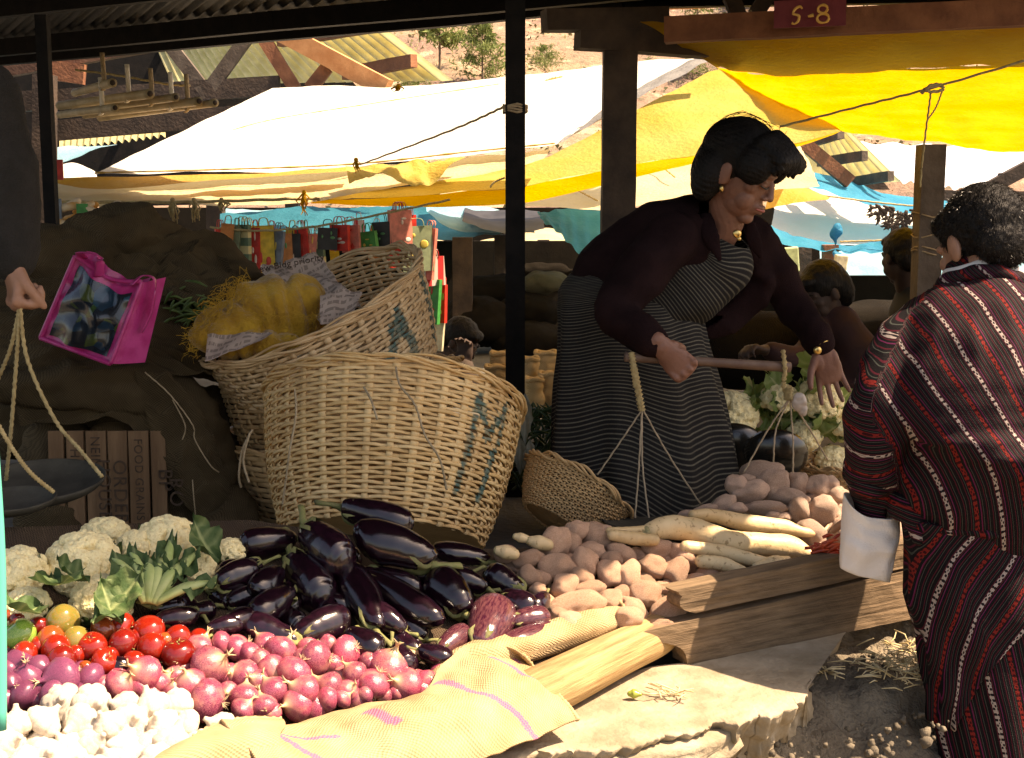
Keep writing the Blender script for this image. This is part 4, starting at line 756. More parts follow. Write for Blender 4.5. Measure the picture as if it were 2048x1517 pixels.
sackpile([(((355, 960, 3.66), (350, 1020, 3.62), (340, 1080, 3.58)), [(.08, .06), (.1, .08), (.12, .09)])], 'dark stencilled sack right of the brown jute sack', M_BDK, 8, .008, 7, group=G)
sackpile([(((470, 1010, 3.55), (460, 1060, 3.5), (450, 1100, 3.45)), [(.06, .05), (.09, .07), (.1, .08)])], 'dark sack behind the small cauliflower', M_BDK, 9, .012, 9, group=G)
stn = [o for o in COL.objects if o.get('label', '').startswith('brown jute')][0]
STN = []
for s_, x, y, z_ in [('HOUSE', 208, 980, .05), ('ORDER', 240, 985, .052), ('NEIN', 190, 905, .036), ('FOOD GRAINS', 278, 960, .032), ('HETE', 150, 930, .036), ('BP', 330, 960, .055), ('RO', 352, 985, .055)]:
    o = txt(s_, z_, sp=1.1); o.data.materials.append(M_INK);
    M3 = Matrix((V((0, 0, -1)), V((1, 0, 0)), V((0, -1, 0)))).transposed(); place(o, P(x, y, 3.485 if x < 300 else 3.50), M3.to_quaternion(), 1); STN.append((o, x))
for (pts, lab) in [([(290, 745, 3.5), (340, 790, 3.48), (385, 850, 3.46), (390, 880, 3.46), (420, 930, 3.47), (438, 945, 3.5)], 'thin twine trailing over the draped sack'), ([(345, 800, 3.5), (370, 850, 3.48), (365, 880, 3.48)], 'short twine end on the draped sack'), ([(385, 960, 3.5), (388, 1000, 3.48), (392, 1040, 3.5)], 'twine hanging on the dark stencilled sack')]: cordobj('twine', [P(*p) for p in pts], .0018, lab, 'twine')
for (T_, B_, lab, ns_, fv) in [
    ([(85, 470, 3.95), (180, 432, 3.95), (260, 440, 3.95), (330, 520, 3.9)], [(60, 600, 3.7), (180, 590, 3.68), (270, 585, 3.7), (350, 600, 3.72)], 'crumpled burlap sack heaped highest at the left of the pile', 1, .022),
    ([(250, 505, 3.9), (340, 480, 3.92), (420, 490, 3.92), (478, 560, 3.9)], [(280, 610, 3.7), (350, 600, 3.7), (420, 620, 3.7), (470, 660, 3.72)], 'folded burlap flap between the patterned bundle and the beans', 4, .02),
    ([(-30, 560, 3.75), (60, 560, 3.72), (200, 570, 3.72), (330, 600, 3.72), (430, 640, 3.72)], [(-30, 750, 3.6), (80, 745, 3.56), (220, 745, 3.55), (330, 745, 3.56), (425, 750, 3.6)], 'layers of folded burlap under and behind the pink bag', 7, .02),
    ([(20, 735, 3.56), (150, 732, 3.54), (290, 742, 3.54), (400, 790, 3.56)], [(40, 850, 3.56), (150, 845, 3.54), (260, 850, 3.54), (345, 960, 3.54)], 'limp burlap sack drooping over the stencilled sacks', 9, .014),
    ([(270, 745, 3.52), (330, 750, 3.5), (390, 800, 3.5), (428, 870, 3.52)], [(330, 960, 3.52), (370, 1010, 3.5), (420, 1040, 3.5), (482, 1045, 3.52)], 'corner of a burlap sack hanging down beside the big basket', 12, .014)]:
    sheet('burlap_sack', T_, B_, M_BDK, lab, 'sack', foldv=fv, nu=110, nv=90, wr=.012, wf=8, ns=ns_, group=G)
# slatted crate behind the stencilled sacks
t = thing('wooden_crate', P(230, 1060, 3.5), 'slatted wooden crate with black stencilled letters under the sacks', 'crate'); M_CRT = simple('crate_wood', (.15, .08, .036), (.24, .14, .07), 9, .8, .4, 60, stretch=(3, 3, .3))
for x, w_ in ((112, 30), (150, 34), (192, 40), (235, 38), (277, 40), (316, 30)): b = MB(); a = P(x, 862, 3.52); c = P(x+6, 1060, 3.50); b.beam(c, a, w_*S(3.5), .012, up=(0, 1, 0), jag=.0015); adopt(t, b.build('slat', M_CRT, smooth=False))
for o, x in STN: (adopt(t, o) if x < 300 else setattr(o, 'parent', stn))
# ============================================================ pink bag
M_PINK = simple('pink_vinyl', (.55, .03, .2), (.72, .08, .33), 18, .3, .3, 40, coat=.3, trans=.15)
t_ = NT('bag_print'); co = t_.co(); uvv = t_.n('TexCoord').outputs['UV']; vo = t_.n('TexVoronoi', {'Vector': uvv, 'Scale': 5.5}); s_ = t_.n('SeparateColor', {0: vo.outputs['Color']}).outputs[0]
c = t_.ramp(s_, [(0, (.01, .02, .03)), (.35, (.012, .05, .09)), (.5, (.05, .12, .02)), (.62, (.02, .02, .02)), (.8, (.02, .1, .16)), (.9, (.09, .13, .02)), (1, (.01, .03, .02))], 'CONSTANT')
M_PRT = t_.fin(t_.mix(t_.noise(co, 30, 4), c, (.015, .02, .03)), .22, coat=.5)
tl, tr_, br, bl = P(152, 512, 3.42), P(285, 566, 3.40), P(222, 728, 3.36), P(82, 676, 3.42); back = V((.0, .05, .01)); t = thing('shopping_bag', P(180, 728, 3.4), 'pink vinyl carrier bag with dark picture panel lying on the sacks', 'bag')
def panel(u, v): p = tl.lerp(tr_, u).lerp(bl.lerp(br, u), v); return p+V((0, -.025, .0))*math.sin(u*3.14)*math.sin(v*3.14)+V((.3, 1, .3))*.02*noise.noise(V((u*4, v*4, 0)))+V((0, 0, -.022))*math.sin(u*3.14)*(1-v)+V((0, 0, .012))*math.sin(u*6.5)*(1-v)
b = MB(); b.grid(lambda u, v: panel(.09+.82*u, .10+.84*v)+V((0, -.004, 0)), 20, 20); adopt(t, b.build('picture_panel', M_PRT))
b = MB(); b.grid(panel, 20, 20); b.grid(lambda u, v: panel(u, v)+back+V((.01, 0, 0)), 20, 20)
gt, gb = P(326, 556, 3.44), P(284, 728, 3.42)
b.grid(lambda u, v: tr_.lerp(br, v).lerp(gt.lerp(gb, v)+V((.0, .03, 0)), u)+V((0, -.012*math.sin(u*3.14), 0))*1.0, 8, 20); b.grid(lambda u, v: panel(u, 1).lerp(panel(u, 1)+back, v), 20, 6); b.grid(lambda u, v: panel(0, u).lerp(panel(0, u)+back, v), 20, 6); adopt(t, b.build('shell', M_PINK))
b = MB()
for pts in ([panel(0, 0), panel(.5, 0), panel(1, 0)], [panel(1, 0), panel(1, .5), panel(1, 1)], [panel(0, 0), panel(0, .5), panel(0, 1)], [panel(0, 1), panel(.5, 1), panel(1, 1)]): b.tube([p+V((0, -.006, 0)) for p in pts], (.008, .004) and .006, 8, n=20)
adopt(t, b.build('piping', M_PINK)); b = MB()
b.tube([panel(.1, .02), P(160, 505, 3.38), P(196, 512, 3.38), P(200, 528, 3.38), panel(.4, .04)], [(.012, .002)]*5, 8, n=24); b.tube([P(262, 570, 3.38), P(285, 552, 3.40), P(310, 562, 3.40), P(305, 620, 3.40), P(285, 665, 3.40)], [(.010, .002)]*5, 8, n=24); adopt(t, b.build('handle', M_PINK))
# yellow lettering strip is left plain
# ============================================================ pots and pans of the scales
M_PAN = simple('dull_steel', (.045, .042, .035), (.08, .075, .06), 12, .75, .3, 60, metal=.3, spec=.2); M_ROPE = simple('rope', (.34, .25, .11), (.5, .4, .2), 90, .9, .5, 200)
def pan(c, r, dep, tilt, m):
    b = MB(); q = quat(tilt, 0)
    b.grid(lambda u, v: c+q @ V((r*math.sin(v*1.5708)*math.cos(u*6.2832), r*math.sin(v*1.5708)*math.sin(u*6.2832), -dep*math.cos(v*1.5708))), 44, 14, closeu=True)
    o = b.build('pan', m, solid=.004); return o
t = thing('balance_scale', P(40, 600, 2.75), 'hanging balance scale with two dull pans and twisted ropes, left edge', 'scale')
pc = P(75, 958, 2.85); adopt(t, pan(pc, .145, .045, (0, -.12, 1), M_PAN)); pc2 = P(20, 996, 2.6); adopt(t, pan(pc2, .09, .03, (.0, -.06, 1), M_PAN))
k0 = P(40, 610, 2.78)
for pts in ([k0, P(55, 720, 2.77), P(110, 840, 2.76), P(160, 900, 2.75), P(205, 955, 2.74)], [k0, P(33, 720, 2.78), P(22, 860, 2.8), P(12, 960, 2.85)], [k0, P(20, 700, 2.8), P(-20, 800, 2.85), P(-60, 950, 2.9)], [P(-20, 820, 2.5), P(20, 890, 2.5), P(60, 945, 2.5), P(108, 985, 2.52)]):
    b = MB(); b.tube(pts, .0042, 8, n=70, off=lambda v, p: 1+.3*math.sin(v*180+p)); adopt(t, b.build('rope', M_ROPE))
# the seller's scale
t = thing('balance_scale', P(1400, 722, 3.42), 'wooden beam scale held by the seller, strings going down both ends', 'scale')
b = MB(); bA, bB = P(1250, 714, 3.36), P(1580, 735, 3.42); b.tube([bA, bA.lerp(bB, .5), bB], [.013, .012, .014], 14, n=12); M_BEAM = simple('beam_wood', (.12, .07, .05), (.2, .13, .09), 20, .6); adopt(t, b.build('beam', M_BEAM))
b = MB()
for pts, r in [([P(1263, 705, 3.35), P(1268, 740, 3.34), P(1273, 775, 3.34)], .008), ([P(1268, 735, 3.34), P(1276, 780, 3.34), P(1284, 822, 3.34)], .0085), ([P(1566, 700, 3.41), P(1570, 740, 3.40), P(1567, 770, 3.40), P(1577, 800, 3.40)], .006), ([P(1575, 775, 3.4), P(1577, 800, 3.4)], .011)]: b = MB(); b.tube(pts, r, 9, n=24, off=lambda v, p: 1+.35*math.sin(v*70+2*p)); adopt(t, b.build('rope_binding', M_ROPE))
pass
M_STR = simple('string', (.3, .24, .16), (.42, .34, .24), 60, .9)
for pts in [[(1284, 820, 3.34), (1240, 885, 3.34), (1195, 950, 3.34)], [(1284, 820, 3.34), (1278, 930, 3.3), (1270, 1036, 3.26)], [(1284, 820, 3.34), (1285, 930, 3.3), (1298, 1036, 3.26)], [(1286, 820, 3.34), (1340, 915, 3.36), (1402, 1010, 3.4)], [(1576, 800, 3.4), (1530, 870, 3.38), (1488, 945, 3.36)], [(1578, 800, 3.4), (1552, 860, 3.38), (1547, 925, 3.36)], [(1580, 800, 3.4), (1586, 880, 3.38), (1586, 945, 3.35)], [(1580, 800, 3.4), (1620, 860, 3.42), (1655, 920, 3.45)]]:
    b = MB(); b.tube([P(*p) for p in pts], .0022, 6, n=20, off=lambda v, p: 1+.3*math.sin(v*200+p)); adopt(t, b.build('string', M_STR))
adopt(t, pan(P(1300, 1036, 3.42), .13, .02, (0, -.02, 1), M_PAN)); b = MB(); cpl = P(1598, 805, 3.40); b.ell(cpl, (.022, .012, .026)); b.ell(cpl+V((.012, 0, -.02)), (.012, .01, .02)); adopt(t, b.fuse('plastic_wrap', simple('cloudy_plastic', (.45, .4, .36), (.6, .55, .5), 30, .3, trans=.3), voxel=.003, disp=lambda c: .003*noise.noise(c*90)))
M_BOWL = simple('black_enamel', (.008, .008, .007), (.016, .014, .01), 10, .25, coat=.4)
for (x, y, D_, r, lab) in [(1552, 905, 3.62, .088, 'round black metal bowl standing behind the rear potatoes'), (1470, 890, 3.75, .085, 'black bowl half hidden by the striped skirt')]:
    o = pan(P(x, y, D_), r, r*.75, (.15, .75, .5), M_BOWL); o.name = 'metal_bowl'; tag(o, lab, 'bowl')
# rear cauliflowers
for (x, y, d, ax, lab) in [(1462, 830, 108, (-.1, -.6, 1), 'tan cauliflower between the skirt and the black bowl'), (1560, 800, 80, (0, -.3, 1), 'leafy cauliflower under the wooden beam end'), (1640, 800, 95, (.2, -.6, .7), 'large leafy cauliflower below the reaching hand'), (1668, 925, 75, (.1, -.6, .8), 'yellow cauliflower beside the striped sleeve'), (1610, 870, 70, (.1, -.7, .6), 'shaded cauliflower right of the black bowl'), (1690, 850, 70, (.1, -.4, .8), 'cauliflower half hidden by the striped sleeve')]:
    o = copytree(PC[int(x) % 3]); p = P(x, y, 3.85); place(o, p, quat(V(ax).normalized()), d*S(p.y)*.5); tag(o, lab, 'cauliflower', 'cauliflowers behind the rear potatoes')
M_CAB = m_leaf('cabbage_green', (.12, .2, .05), (.26, .34, .1), (.42, .46, .22)); t = thing('cabbage', P(1620, 830, 3.75), 'heap of loose green cabbage leaves below the reaching hand', 'cabbage')
for k in range(60):
    x, y = rng.gauss(1600, 50), rng.gauss(838, 30); L = rng.uniform(.05, .11); o = leafmesh(L, L*.5, rng.uniform(.6, 1.6), .008, k).build('leaf', M_CAB); o.location = P(x, y, 3.86+rng.uniform(-.03, .06)); o.rotation_euler = (rng.uniform(-.3, 1.2), rng.uniform(-.8, .8), rng.uniform(0, 6.28)); adopt(t, o)
# pieces behind the baskets on the right: corn husks, chillies
M_HUSK = m_leaf('dry_husk', (.16, .18, .15), (.26, .27, .22), (.3, .3, .25)); M_GCH = simple('green_chilli_heap', (.015, .04, .012), (.05, .1, .03), 30, .4)
for k, (x, y, l, a) in enumerate([(1050, 870, .16, .1), (1060, 960, .16, -.1), (1040, 930, .12, .3)]): o = leafmesh(l, .022, .3, .004, k).build('corn_husk', M_HUSK); place(o, P(x, y+20, 3.62), Matrix.Rotation(R(80), 3, 'X').to_quaternion(), 1); tag(o, ['grey husk leaf hanging beside the big basket', 'husk leaf drooping onto the small basket', 'narrow husk behind the big basket rim'][k], 'husk')
b = MB()
for k in range(260): p = P(rng.uniform(1030, 1110), rng.uniform(820, 975), 3.9+rng.uniform(-.1, .1)); a = rng.uniform(0, 6.28); d = V((math.cos(a), -.2, math.sin(a)))*.03; b.tube([p-d, p+V((0, 0, .004)), p+d], [.002, .005, .001], 5, n=5)
tag(b.build('chili_heap', M_GCH), 'dark heap of green chillies between basket and skirt', 'chillies', kind='stuff')
t = thing('chili_bunch', P(1650, 1095, 3.0), 'bunch of red chillies at the radish tips beside the white cuff', 'chillies'); b = MB(); M_RCH = simple('red_chilli', (.4, .03, .012), (.6, .1, .04), 30, .3)
for k in range(46): p = P(rng.gauss(1655, 18), rng.gauss(1100, 9), 2.98+rng.uniform(-.03, .03)); a = rng.gauss(.5, .5); d = V((math.cos(a), -.2, math.sin(a)*.7))*rng.uniform(.012, .03); b.tube([p-d, p+V((0, 0, .003)), p+d], [.004, .0045, .001], 6, n=6)
adopt(t, b.build('pods', M_RCH))
# ============================================================ timber, roofs, tarps
M_TDK = simple('dark_timber', (.035, .024, .018), (.075, .05, .035), 10, .85, .5, 50, detail=8); M_TRD = simple('red_timber', (.18, .065, .03), (.3, .12, .055), 10, .8, .5, 50)
M_TOR = simple('red_timber_lit', (.5, .2, .07), (.65, .3, .12), 10, .8, .4, 50); M_TGR = simple('grey_timber', (.07, .05, .036), (.13, .1, .075), 10, .85, .4, 50); M_BLK = simple('black_paint', (.005, .005, .005), (.012, .01, .009), 14, .75, .2, 60, spec=.15)  # the orange copy of the red timber carries sunlight in its colour
M_TIN = simple('corrugated_iron_dark', (.008, .008, .007), (.02, .018, .015), 6, .7, .3, 30); M_TINY = simple('corrugated_iron_glow', (.62, .56, .27), (.78, .72, .4), 5, .5, .3, 30, trans=.5); M_TINW = simple('corrugated_white', (.75, .77, .8), (.62, .64, .66), 4, .5, .2, 20, metal=.0)  # yellow translucent iron: light bounced onto its underside is in the colour
def corr(name, A, B_, C_, Dd, mat, pitch=.076, amp=.012, label=None, cat='roof', nv=2, parent=None):
    """corrugated sheet A-B along the eave, C-D along the far side (A->C is the run of the ridges)"""
    A, B_, C_, Dd = map(V, (A, B_, C_, Dd)); n = int((B_-A).length/pitch*8)+1; nrm = (B_-A).cross(C_-A).normalized(); b = MB()
    b.grid(lambda u, v: A.lerp(B_, u).lerp(C_.lerp(Dd, u), v)+nrm*(amp*math.cos(u*(n-1)/8*2*math.pi)), n, nv); o = b.build(name, mat, parent=None)
    if label: tag(o, label, cat)
    return o
def post(name, top, bot, w, d, mat, label, cat='post', jag=.004):
    b = MB(); b.beam(bot, top, w, d, up=(0, 1, 0), jag=jag); return tag(b.build(name, mat, smooth=False), label, cat)
def beam(name, p, q, w, h, mat, label, cat='beam', jag=.004): b = MB(); b.beam(p, q, w, h, jag=jag); return tag(b.build(name, mat, smooth=False), label, cat)
# -------- the stall's own low roof (shades the sellers)
RZ = 1.9
def shadow_edge(px, py, z): g = Z(px, py, z); return g+SD*((RZ+.25-g.z)/SD.z)
eL = shadow_edge(-200, 1400, .1); e1 = shadow_edge(30, 1375, .1); e2 = shadow_edge(400, 1305, .15); e3 = shadow_edge(950, 1225, .15); e4 = shadow_edge(1250, 1128, .17); e5 = shadow_edge(1600, 1045, .16)
e6 = e5+(e5-e4)*2.2
far = [Z(-700, 150, RZ), Z(-150, 106, RZ), Z(200, 72, RZ), Z(520, 38, RZ), Z(900, 2, RZ), Z(1250, -40, RZ)]; far = far+[V((3.2, far[-1].y-.3, RZ))]
near = [eL+V((-1.5, -1, 0)), eL, e1, e2, e3, e5, e6]
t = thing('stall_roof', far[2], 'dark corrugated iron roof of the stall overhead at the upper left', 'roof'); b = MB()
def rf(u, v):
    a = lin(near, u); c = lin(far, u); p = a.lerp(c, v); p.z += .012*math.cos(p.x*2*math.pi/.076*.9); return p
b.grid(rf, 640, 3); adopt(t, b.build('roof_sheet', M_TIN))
b = MB(); 
for f in (.999, .93, .7, .4): 
    for i in range(len(far)-1): 
        a = near[i].lerp(far[i], f); c = near[i+1].lerp(far[i+1], f); b.beam(a-V((0, 0, .07)), c-V((0, 0, .07)), .05, .09)
adopt(t, b.build('purlin', M_BLK, smooth=False)); b = MB()
for px in (): a = Z(px, 80, RZ-.12); b.beam(a, a+V((.6, -5.2, .12)), .06, .12)
pass
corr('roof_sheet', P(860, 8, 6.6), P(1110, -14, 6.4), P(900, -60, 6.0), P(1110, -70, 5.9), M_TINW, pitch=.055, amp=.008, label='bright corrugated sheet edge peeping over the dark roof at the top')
# black iron pole with wire tied round it
t = thing('iron_pole', P(1030, 800, 4.15), 'black iron pole in the middle with cord wound round it', 'pole'); b = MB(); pt, pb = P(1031, -60, 4.15), P(1030, 820, 4.15); pb.z = .04; b.box(pt.lerp(pb, .5), (.062, .062, (pt-pb).length)); adopt(t, b.build('shaft', M_BLK, smooth=False))
b = MB(); 
for k in range(4): c = P(1030, 212+k*4, 4.15); b.tube([c+V((.038*math.cos(a*.7), .038*math.sin(a*.7), .004*math.sin(a*2.+k))) for a in range(10)], .0035, 5)
adopt(t, b.build('wound_cord', M_CORD))
t = thing('roof_post', P(95, 470, 4.6), 'dark square post at the left supporting the stall roof', 'post'); b = MB(); b.box((P(96, 60, 4.6)+P(95, 470, 4.6))/2-V((0, 0, .4)), (.04, .04, 1.6)); adopt(t, b.build('shaft', M_BLK, smooth=False))
# -------- T-post with crossbeams, S-8 beam
post('timber_post', P(1240, 60, 5.4), P(1232, 760, 5.4)-V((0, 0, .3)), .135, .12, M_TDK, 'thick dark timber post with short crossbeam behind the seller')
beam('crossbeam', P(1155, 73, 5.34), P(1480, 96, 5.5), .1, .1, M_TDK, 'short lower crossbeam on the thick timber post'); beam('crossbeam', P(1088, 42, 5.3), P(1330, 38, 5.42), .1, .085, M_TDK, 'upper crossbeam above the short one on the timber post')
beam('crossbeam', P(1300, 40, 5.5), P(1440, 88, 5.6), .09, .06, M_TDK, 'slanting brace board right of the timber post top')
sb = beam('long_beam', P(1330, 62, 5.15), P(2120, 22, 4.85), .08, .095, M_TRD, 'long reddish beam across the upper right carrying the S-8 sign')
beam('long_beam', P(935, 22, 6.2), P(1500, 0, 5.9), .08, .05, M_TRD, 'thin brown beam crossing behind the black pole at the top')
beam('roof_strut', P(1480, 40, 5.3), P(1440, -60, 5.3), .05, .06, M_TDK, 'dark strut rising from the beam left of the S-8 sign'); beam('roof_strut', P(1510, 30, 5.3), P(1570, -60, 5.3), .05, .06, M_TDK, 'dark strut leaning right beside the S-8 sign')
beam('roof_strut', P(1650, 12, 5.3), P(1600, -60, 5.3), .04, .06, M_TDK, 'dark strut above the middle of the S-8 sign')
t = thing('sign_board', P(1620, 32, 4.93), 'dark red board with S-8 painted in yellow', 'sign'); b = MB(); a_, c_ = P(1548, 30, 4.955), P(1692, 24, 4.905); b.beam(a_, c_, .012, .098); adopt(t, b.build('board', simple('sign_red', (.16, .012, .02), (.22, .03, .035), 20, .6), smooth=False))
M_SY = simple('sign_yellow', (.8, .42, .08), (.85, .5, .14), 20, .6)
b = MB(); xd = (c_-a_).normalized(); ctr = P(1622, 30, 4.90); yd = V((0, 0, 1))
def lt(pts, r=.0042, cl=False): b.tube([ctr+xd*x+yd*y+V((0, -.006, 0)) for x, y in pts], [(r*(.8+.5*abs(math.sin(i*.9))), r*.5) for i in range(len(pts))], 7, n=len(pts)*5, ref=V((0, -1, 0)))
lt([(-.033, .022), (-.042, .030), (-.058, .022), (-.066, .006), (-.056, .002), (-.044, -.004), (-.047, -.022), (-.06, -.031), (-.07, -.027)]); lt([(-.012, -.006), (.0, -.004), (.008, -.002)], .005)
lt([(.04+.017*math.cos(a*.7), .018+.014*math.sin(a*.7)) for a in range(10)]); lt([(.042+.021*math.cos(a*.7), -.015+.016*math.sin(a*.7)) for a in range(10)]); adopt(t, b.build('lettering', M_SY))
# right post
t = thing('timber_post', P(1850, 640, 5.6), 'square brown timber post at the right with wire wound round it', 'post'); b = MB(); b.beam(P(1846, 700, 5.6)-V((0, 0, .4)), P(1862, 290, 5.6), .10, .1, up=(0, 1, 0), jag=.004); adopt(t, b.build('shaft', M_TGR, smooth=False)); b = MB()
for y in (430, 470, 498, 505): c = P(1852, y, 5.6); b.tube([c+V((.06*math.cos(a*.7), .06*math.sin(a*.7), .012*math.sin(a*1.1+y))) for a in range(11)], .003, 5)
adopt(t, b.build('wound_wire', M_CORD))
# -------- tarps
T_W = tarpm('tarp_white', (.82, .78, .68), (.86, .84, .78), .35); T_C = tarpm('tarp_cream', (.84, .7, .38), (.88, .78, .52), .5); T_Y = tarpm('tarp_yellow', (.72, .40, .006), (.82, .52, .02), .5, st=(1, 2, 7)); T_G = tarpm('tarp_gold', (.75, .38, .015), (.82, .5, .04), .6, st=(1, 1, 3)); T_K = tarpm('tarp_khaki', (.66, .48, .1), (.74, .58, .18), .5, st=(1, 1, 2)); T_B = tarpm('tarp_blue', (.02, .3, .5), (.06, .42, .6), .55, st=(1, 1, 2)); T_T = tarpm('tarp_teal', (.015, .16, .22), (.03, .24, .32), .4, st=(1, 1, 2)); T_LB = tarpm('tarp_pale_blue', (.3, .65, .8), (.55, .8, .88), .55); T_O = tarpm('tarp_orange', (.7, .38, .06), (.75, .5, .15), .5); T_N = simple('tarp_black', (.015, .015, .016), (.03, .03, .035), 8, .6)
sheet('tarpaulin', [(545, 176, 8.6), (660, 170, 8.55), (790, 172, 8.5), (1040, 150, 8.4), (1210, 130, 8.3), (1390, 120, 8.2)], [(183, 350, 7.0), (350, 346, 7.0), (520, 345, 7.0), (700, 335, 7.0), (930, 310, 6.9), (1115, 291, 6.9)], T_W, 'huge white tarpaulin sloping across the middle, blown out by the sun', 'tarpaulin', nu=90, nv=40, sag=.04, wr=.018, wf=1.6, ridge=.003)
sheet('tarpaulin', [(1180, 235, 7.4), (1290, 170, 7.7), (1395, 112, 8.0)], [(1110, 292, 6.85), (1240, 215, 7.1), (1440, 112, 7.5)], tarpm('tarp_white_shaded', (.2, .19, .17), (.34, .33, .3), .2), 'folded flap, its shade painted grey, along the right edge of the white tarpaulin', 'tarpaulin', nu=40, nv=16, wr=.012, wf=6, ridge=.006)  # grey puts the shading of the white cloth into the colour
sheet('tarpaulin', [(105, 358, 6.9), (300, 352, 6.9), (520, 347, 6.9), (710, 333, 6.85)], [(105, 366, 6.9), (200, 380, 6.75), (420, 362, 6.75), (705, 341, 6.75)], T_O, 'narrow ochre hem hanging under the white tarpaulin', 'tarpaulin', nu=50, nv=8, wr=.008)
sheet('tarpaulin', [(100, 362, 7.3), (330, 362, 7.3), (700, 336, 7.2), (900, 320, 7.1), (1100, 300, 7.0)], [(100, 408, 6.6), (330, 410, 6.6), (600, 402, 6.6), (840, 368, 6.6), (1080, 330, 6.6)], T_C, 'cream tarpaulin under the white one with a tattered lower edge', 'tarpaulin', nu=80, nv=16, wr=.02, wf=4)
sheet('tarpaulin', [(690, 332, 6.7), (800, 326, 6.7), (860, 320, 6.65), (930, 315, 6.65)], [(700, 362, 6.5), (770, 350, 6.5), (850, 374, 6.5), (905, 330, 6.5)], T_K, 'torn khaki flap knotted under the white tarpaulin', 'tarpaulin', nu=40, nv=12, wr=.03, wf=9)
sheet('tarpaulin', [(1440, 138, 5.6), (1405, 150, 5.7), (1290, 212, 6.0), (1150, 288, 6.2), (1000, 343, 6.4), (635, 398, 6.8)], [(1692, 260, 6.5), (1560, 290, 6.5), (1400, 310, 6.55), (1230, 338, 6.6), (1000, 378, 6.7), (622, 404, 6.85)], T_K, 'khaki yellow tarpaulin peaked behind the seller, stretched to the left', 'tarpaulin', nu=90, nv=36, sag=-.03, wr=.02, wf=2.5, ridge=.004)
sheet('tarpaulin', [(1690, 260, 6.5), (1560, 290, 6.5), (1400, 310, 6.55), (1230, 338, 6.6), (1000, 378, 6.7), (622, 404, 6.85)], [(1660, 272, 6.7), (1560, 300, 6.7), (1400, 326, 6.75), (1230, 365, 6.75), (1000, 412, 6.8), (622, 408, 6.9)], T_Y, 'bright yellow lower strip along the edge of the khaki tarpaulin', 'tarpaulin', nu=80, nv=8, wr=.01)
sheet('tarpaulin', [(1600, 290, 8.8), (1400, 290, 8.8), (1200, 330, 8.8), (1000, 360, 8.8), (880, 390, 8.8)], [(1640, 372, 7.3), (1400, 400, 7.3), (1195, 419, 7.3), (1050, 412, 7.3), (840, 400, 7.4)], T_C, 'pale cream tarpaulin seen below the yellow strip behind the seller', 'tarpaulin', nu=60, nv=16, wr=.02, wf=3)
sheet('tarpaulin', [(1280, 42, 5.2), (1500, 52, 5.1), (1800, 42, 5.0), (2130, 28, 4.9), (3000, -30, 4.6)], [(1432, 138, 5.55), (1560, 152, 5.5), (1800, 140, 5.4), (2130, 124, 5.3), (3000, 90, 5.1)], T_G, 'shaded ochre band of the yellow awning right under the S-8 beam', 'tarpaulin', nu=90, nv=24, sag=.0, wr=.012, wf=4, ridge=.006, ns=3)  # right end beyond the view is added to shade the people behind
sheet('tarpaulin', [(1432, 136, 5.58), (1560, 150, 5.53), (1800, 138, 5.43), (2130, 122, 5.33), (3000, 88, 5.13)], [(1560, 226, 6.3), (1700, 264, 6.5), (1880, 288, 6.6), (2130, 306, 6.7), (3000, 300, 6.9)], T_Y, 'bright yellow awning glowing at the upper right', 'tarpaulin', nu=100, nv=40, sag=.02, wr=.014, wf=5, ridge=.004, ns=5)  # carried on out of view at the right, added as shade for the people
beam('shade_cover', P(1300, -30, 5.0)+V((0, 0, .25)), P(2130, -40, 4.7)+V((0, 0, .25)), .9, .02, M_TIN, 'unseen cover board added above the S-8 beam to shade the awning', 'roof')  # unseen layer added to cast shade on the upper awning band
def seam(name, pts, r, m, tarp_label): 
    b = MB(); b.tube([P(*p) for p in pts], (r, r), 5, n=80, off=lambda v, p: .6+.6*abs(noise.noise(V((v*60, 0, 0))))) if False else b.tube([P(*p) for p in pts], r, 5, n=80, off=lambda v, p: .6+.9*abs(noise.noise(V((v*60, 0, 0))))); o = b.build(name, m); o.parent = [x for x in COL.objects if x.get('label') == tarp_label][0]
LW = 'huge white tarpaulin sloping across the middle, blown out by the sun'; M_SEAM = simple('seam_ochre', (.35, .22, .05), (.5, .36, .12), 30, .8)
seam('seam', [(360, 300, 7.45), (520, 245, 7.85), (760, 205, 8.1), (1000, 168, 8.25)], .0035, M_SEAM, LW); seam('seam', [(190, 346, 6.98), (420, 340, 6.97), (700, 329, 6.97), (930, 305, 6.87), (1110, 287, 6.82)], .006, M_SEAM, LW)
seam('tear', [(1075, 172, 8.2), (1100, 160, 8.22), (1125, 155, 8.24)], .012, M_SEAM, LW); seam('tear', [(1115, 168, 8.2), (1130, 158, 8.22), (1150, 156, 8.24)], .009, M_SEAM, LW)
LC = 'pale cream tarpaulin seen below the yellow strip behind the seller'; seam('seam', [(1310, 322, 8.2), (1350, 355, 7.7)], .006, M_SEAM, LC); seam('seam', [(1130, 368, 8.0), (1195, 402, 7.4)], .006, M_SEAM, LC)
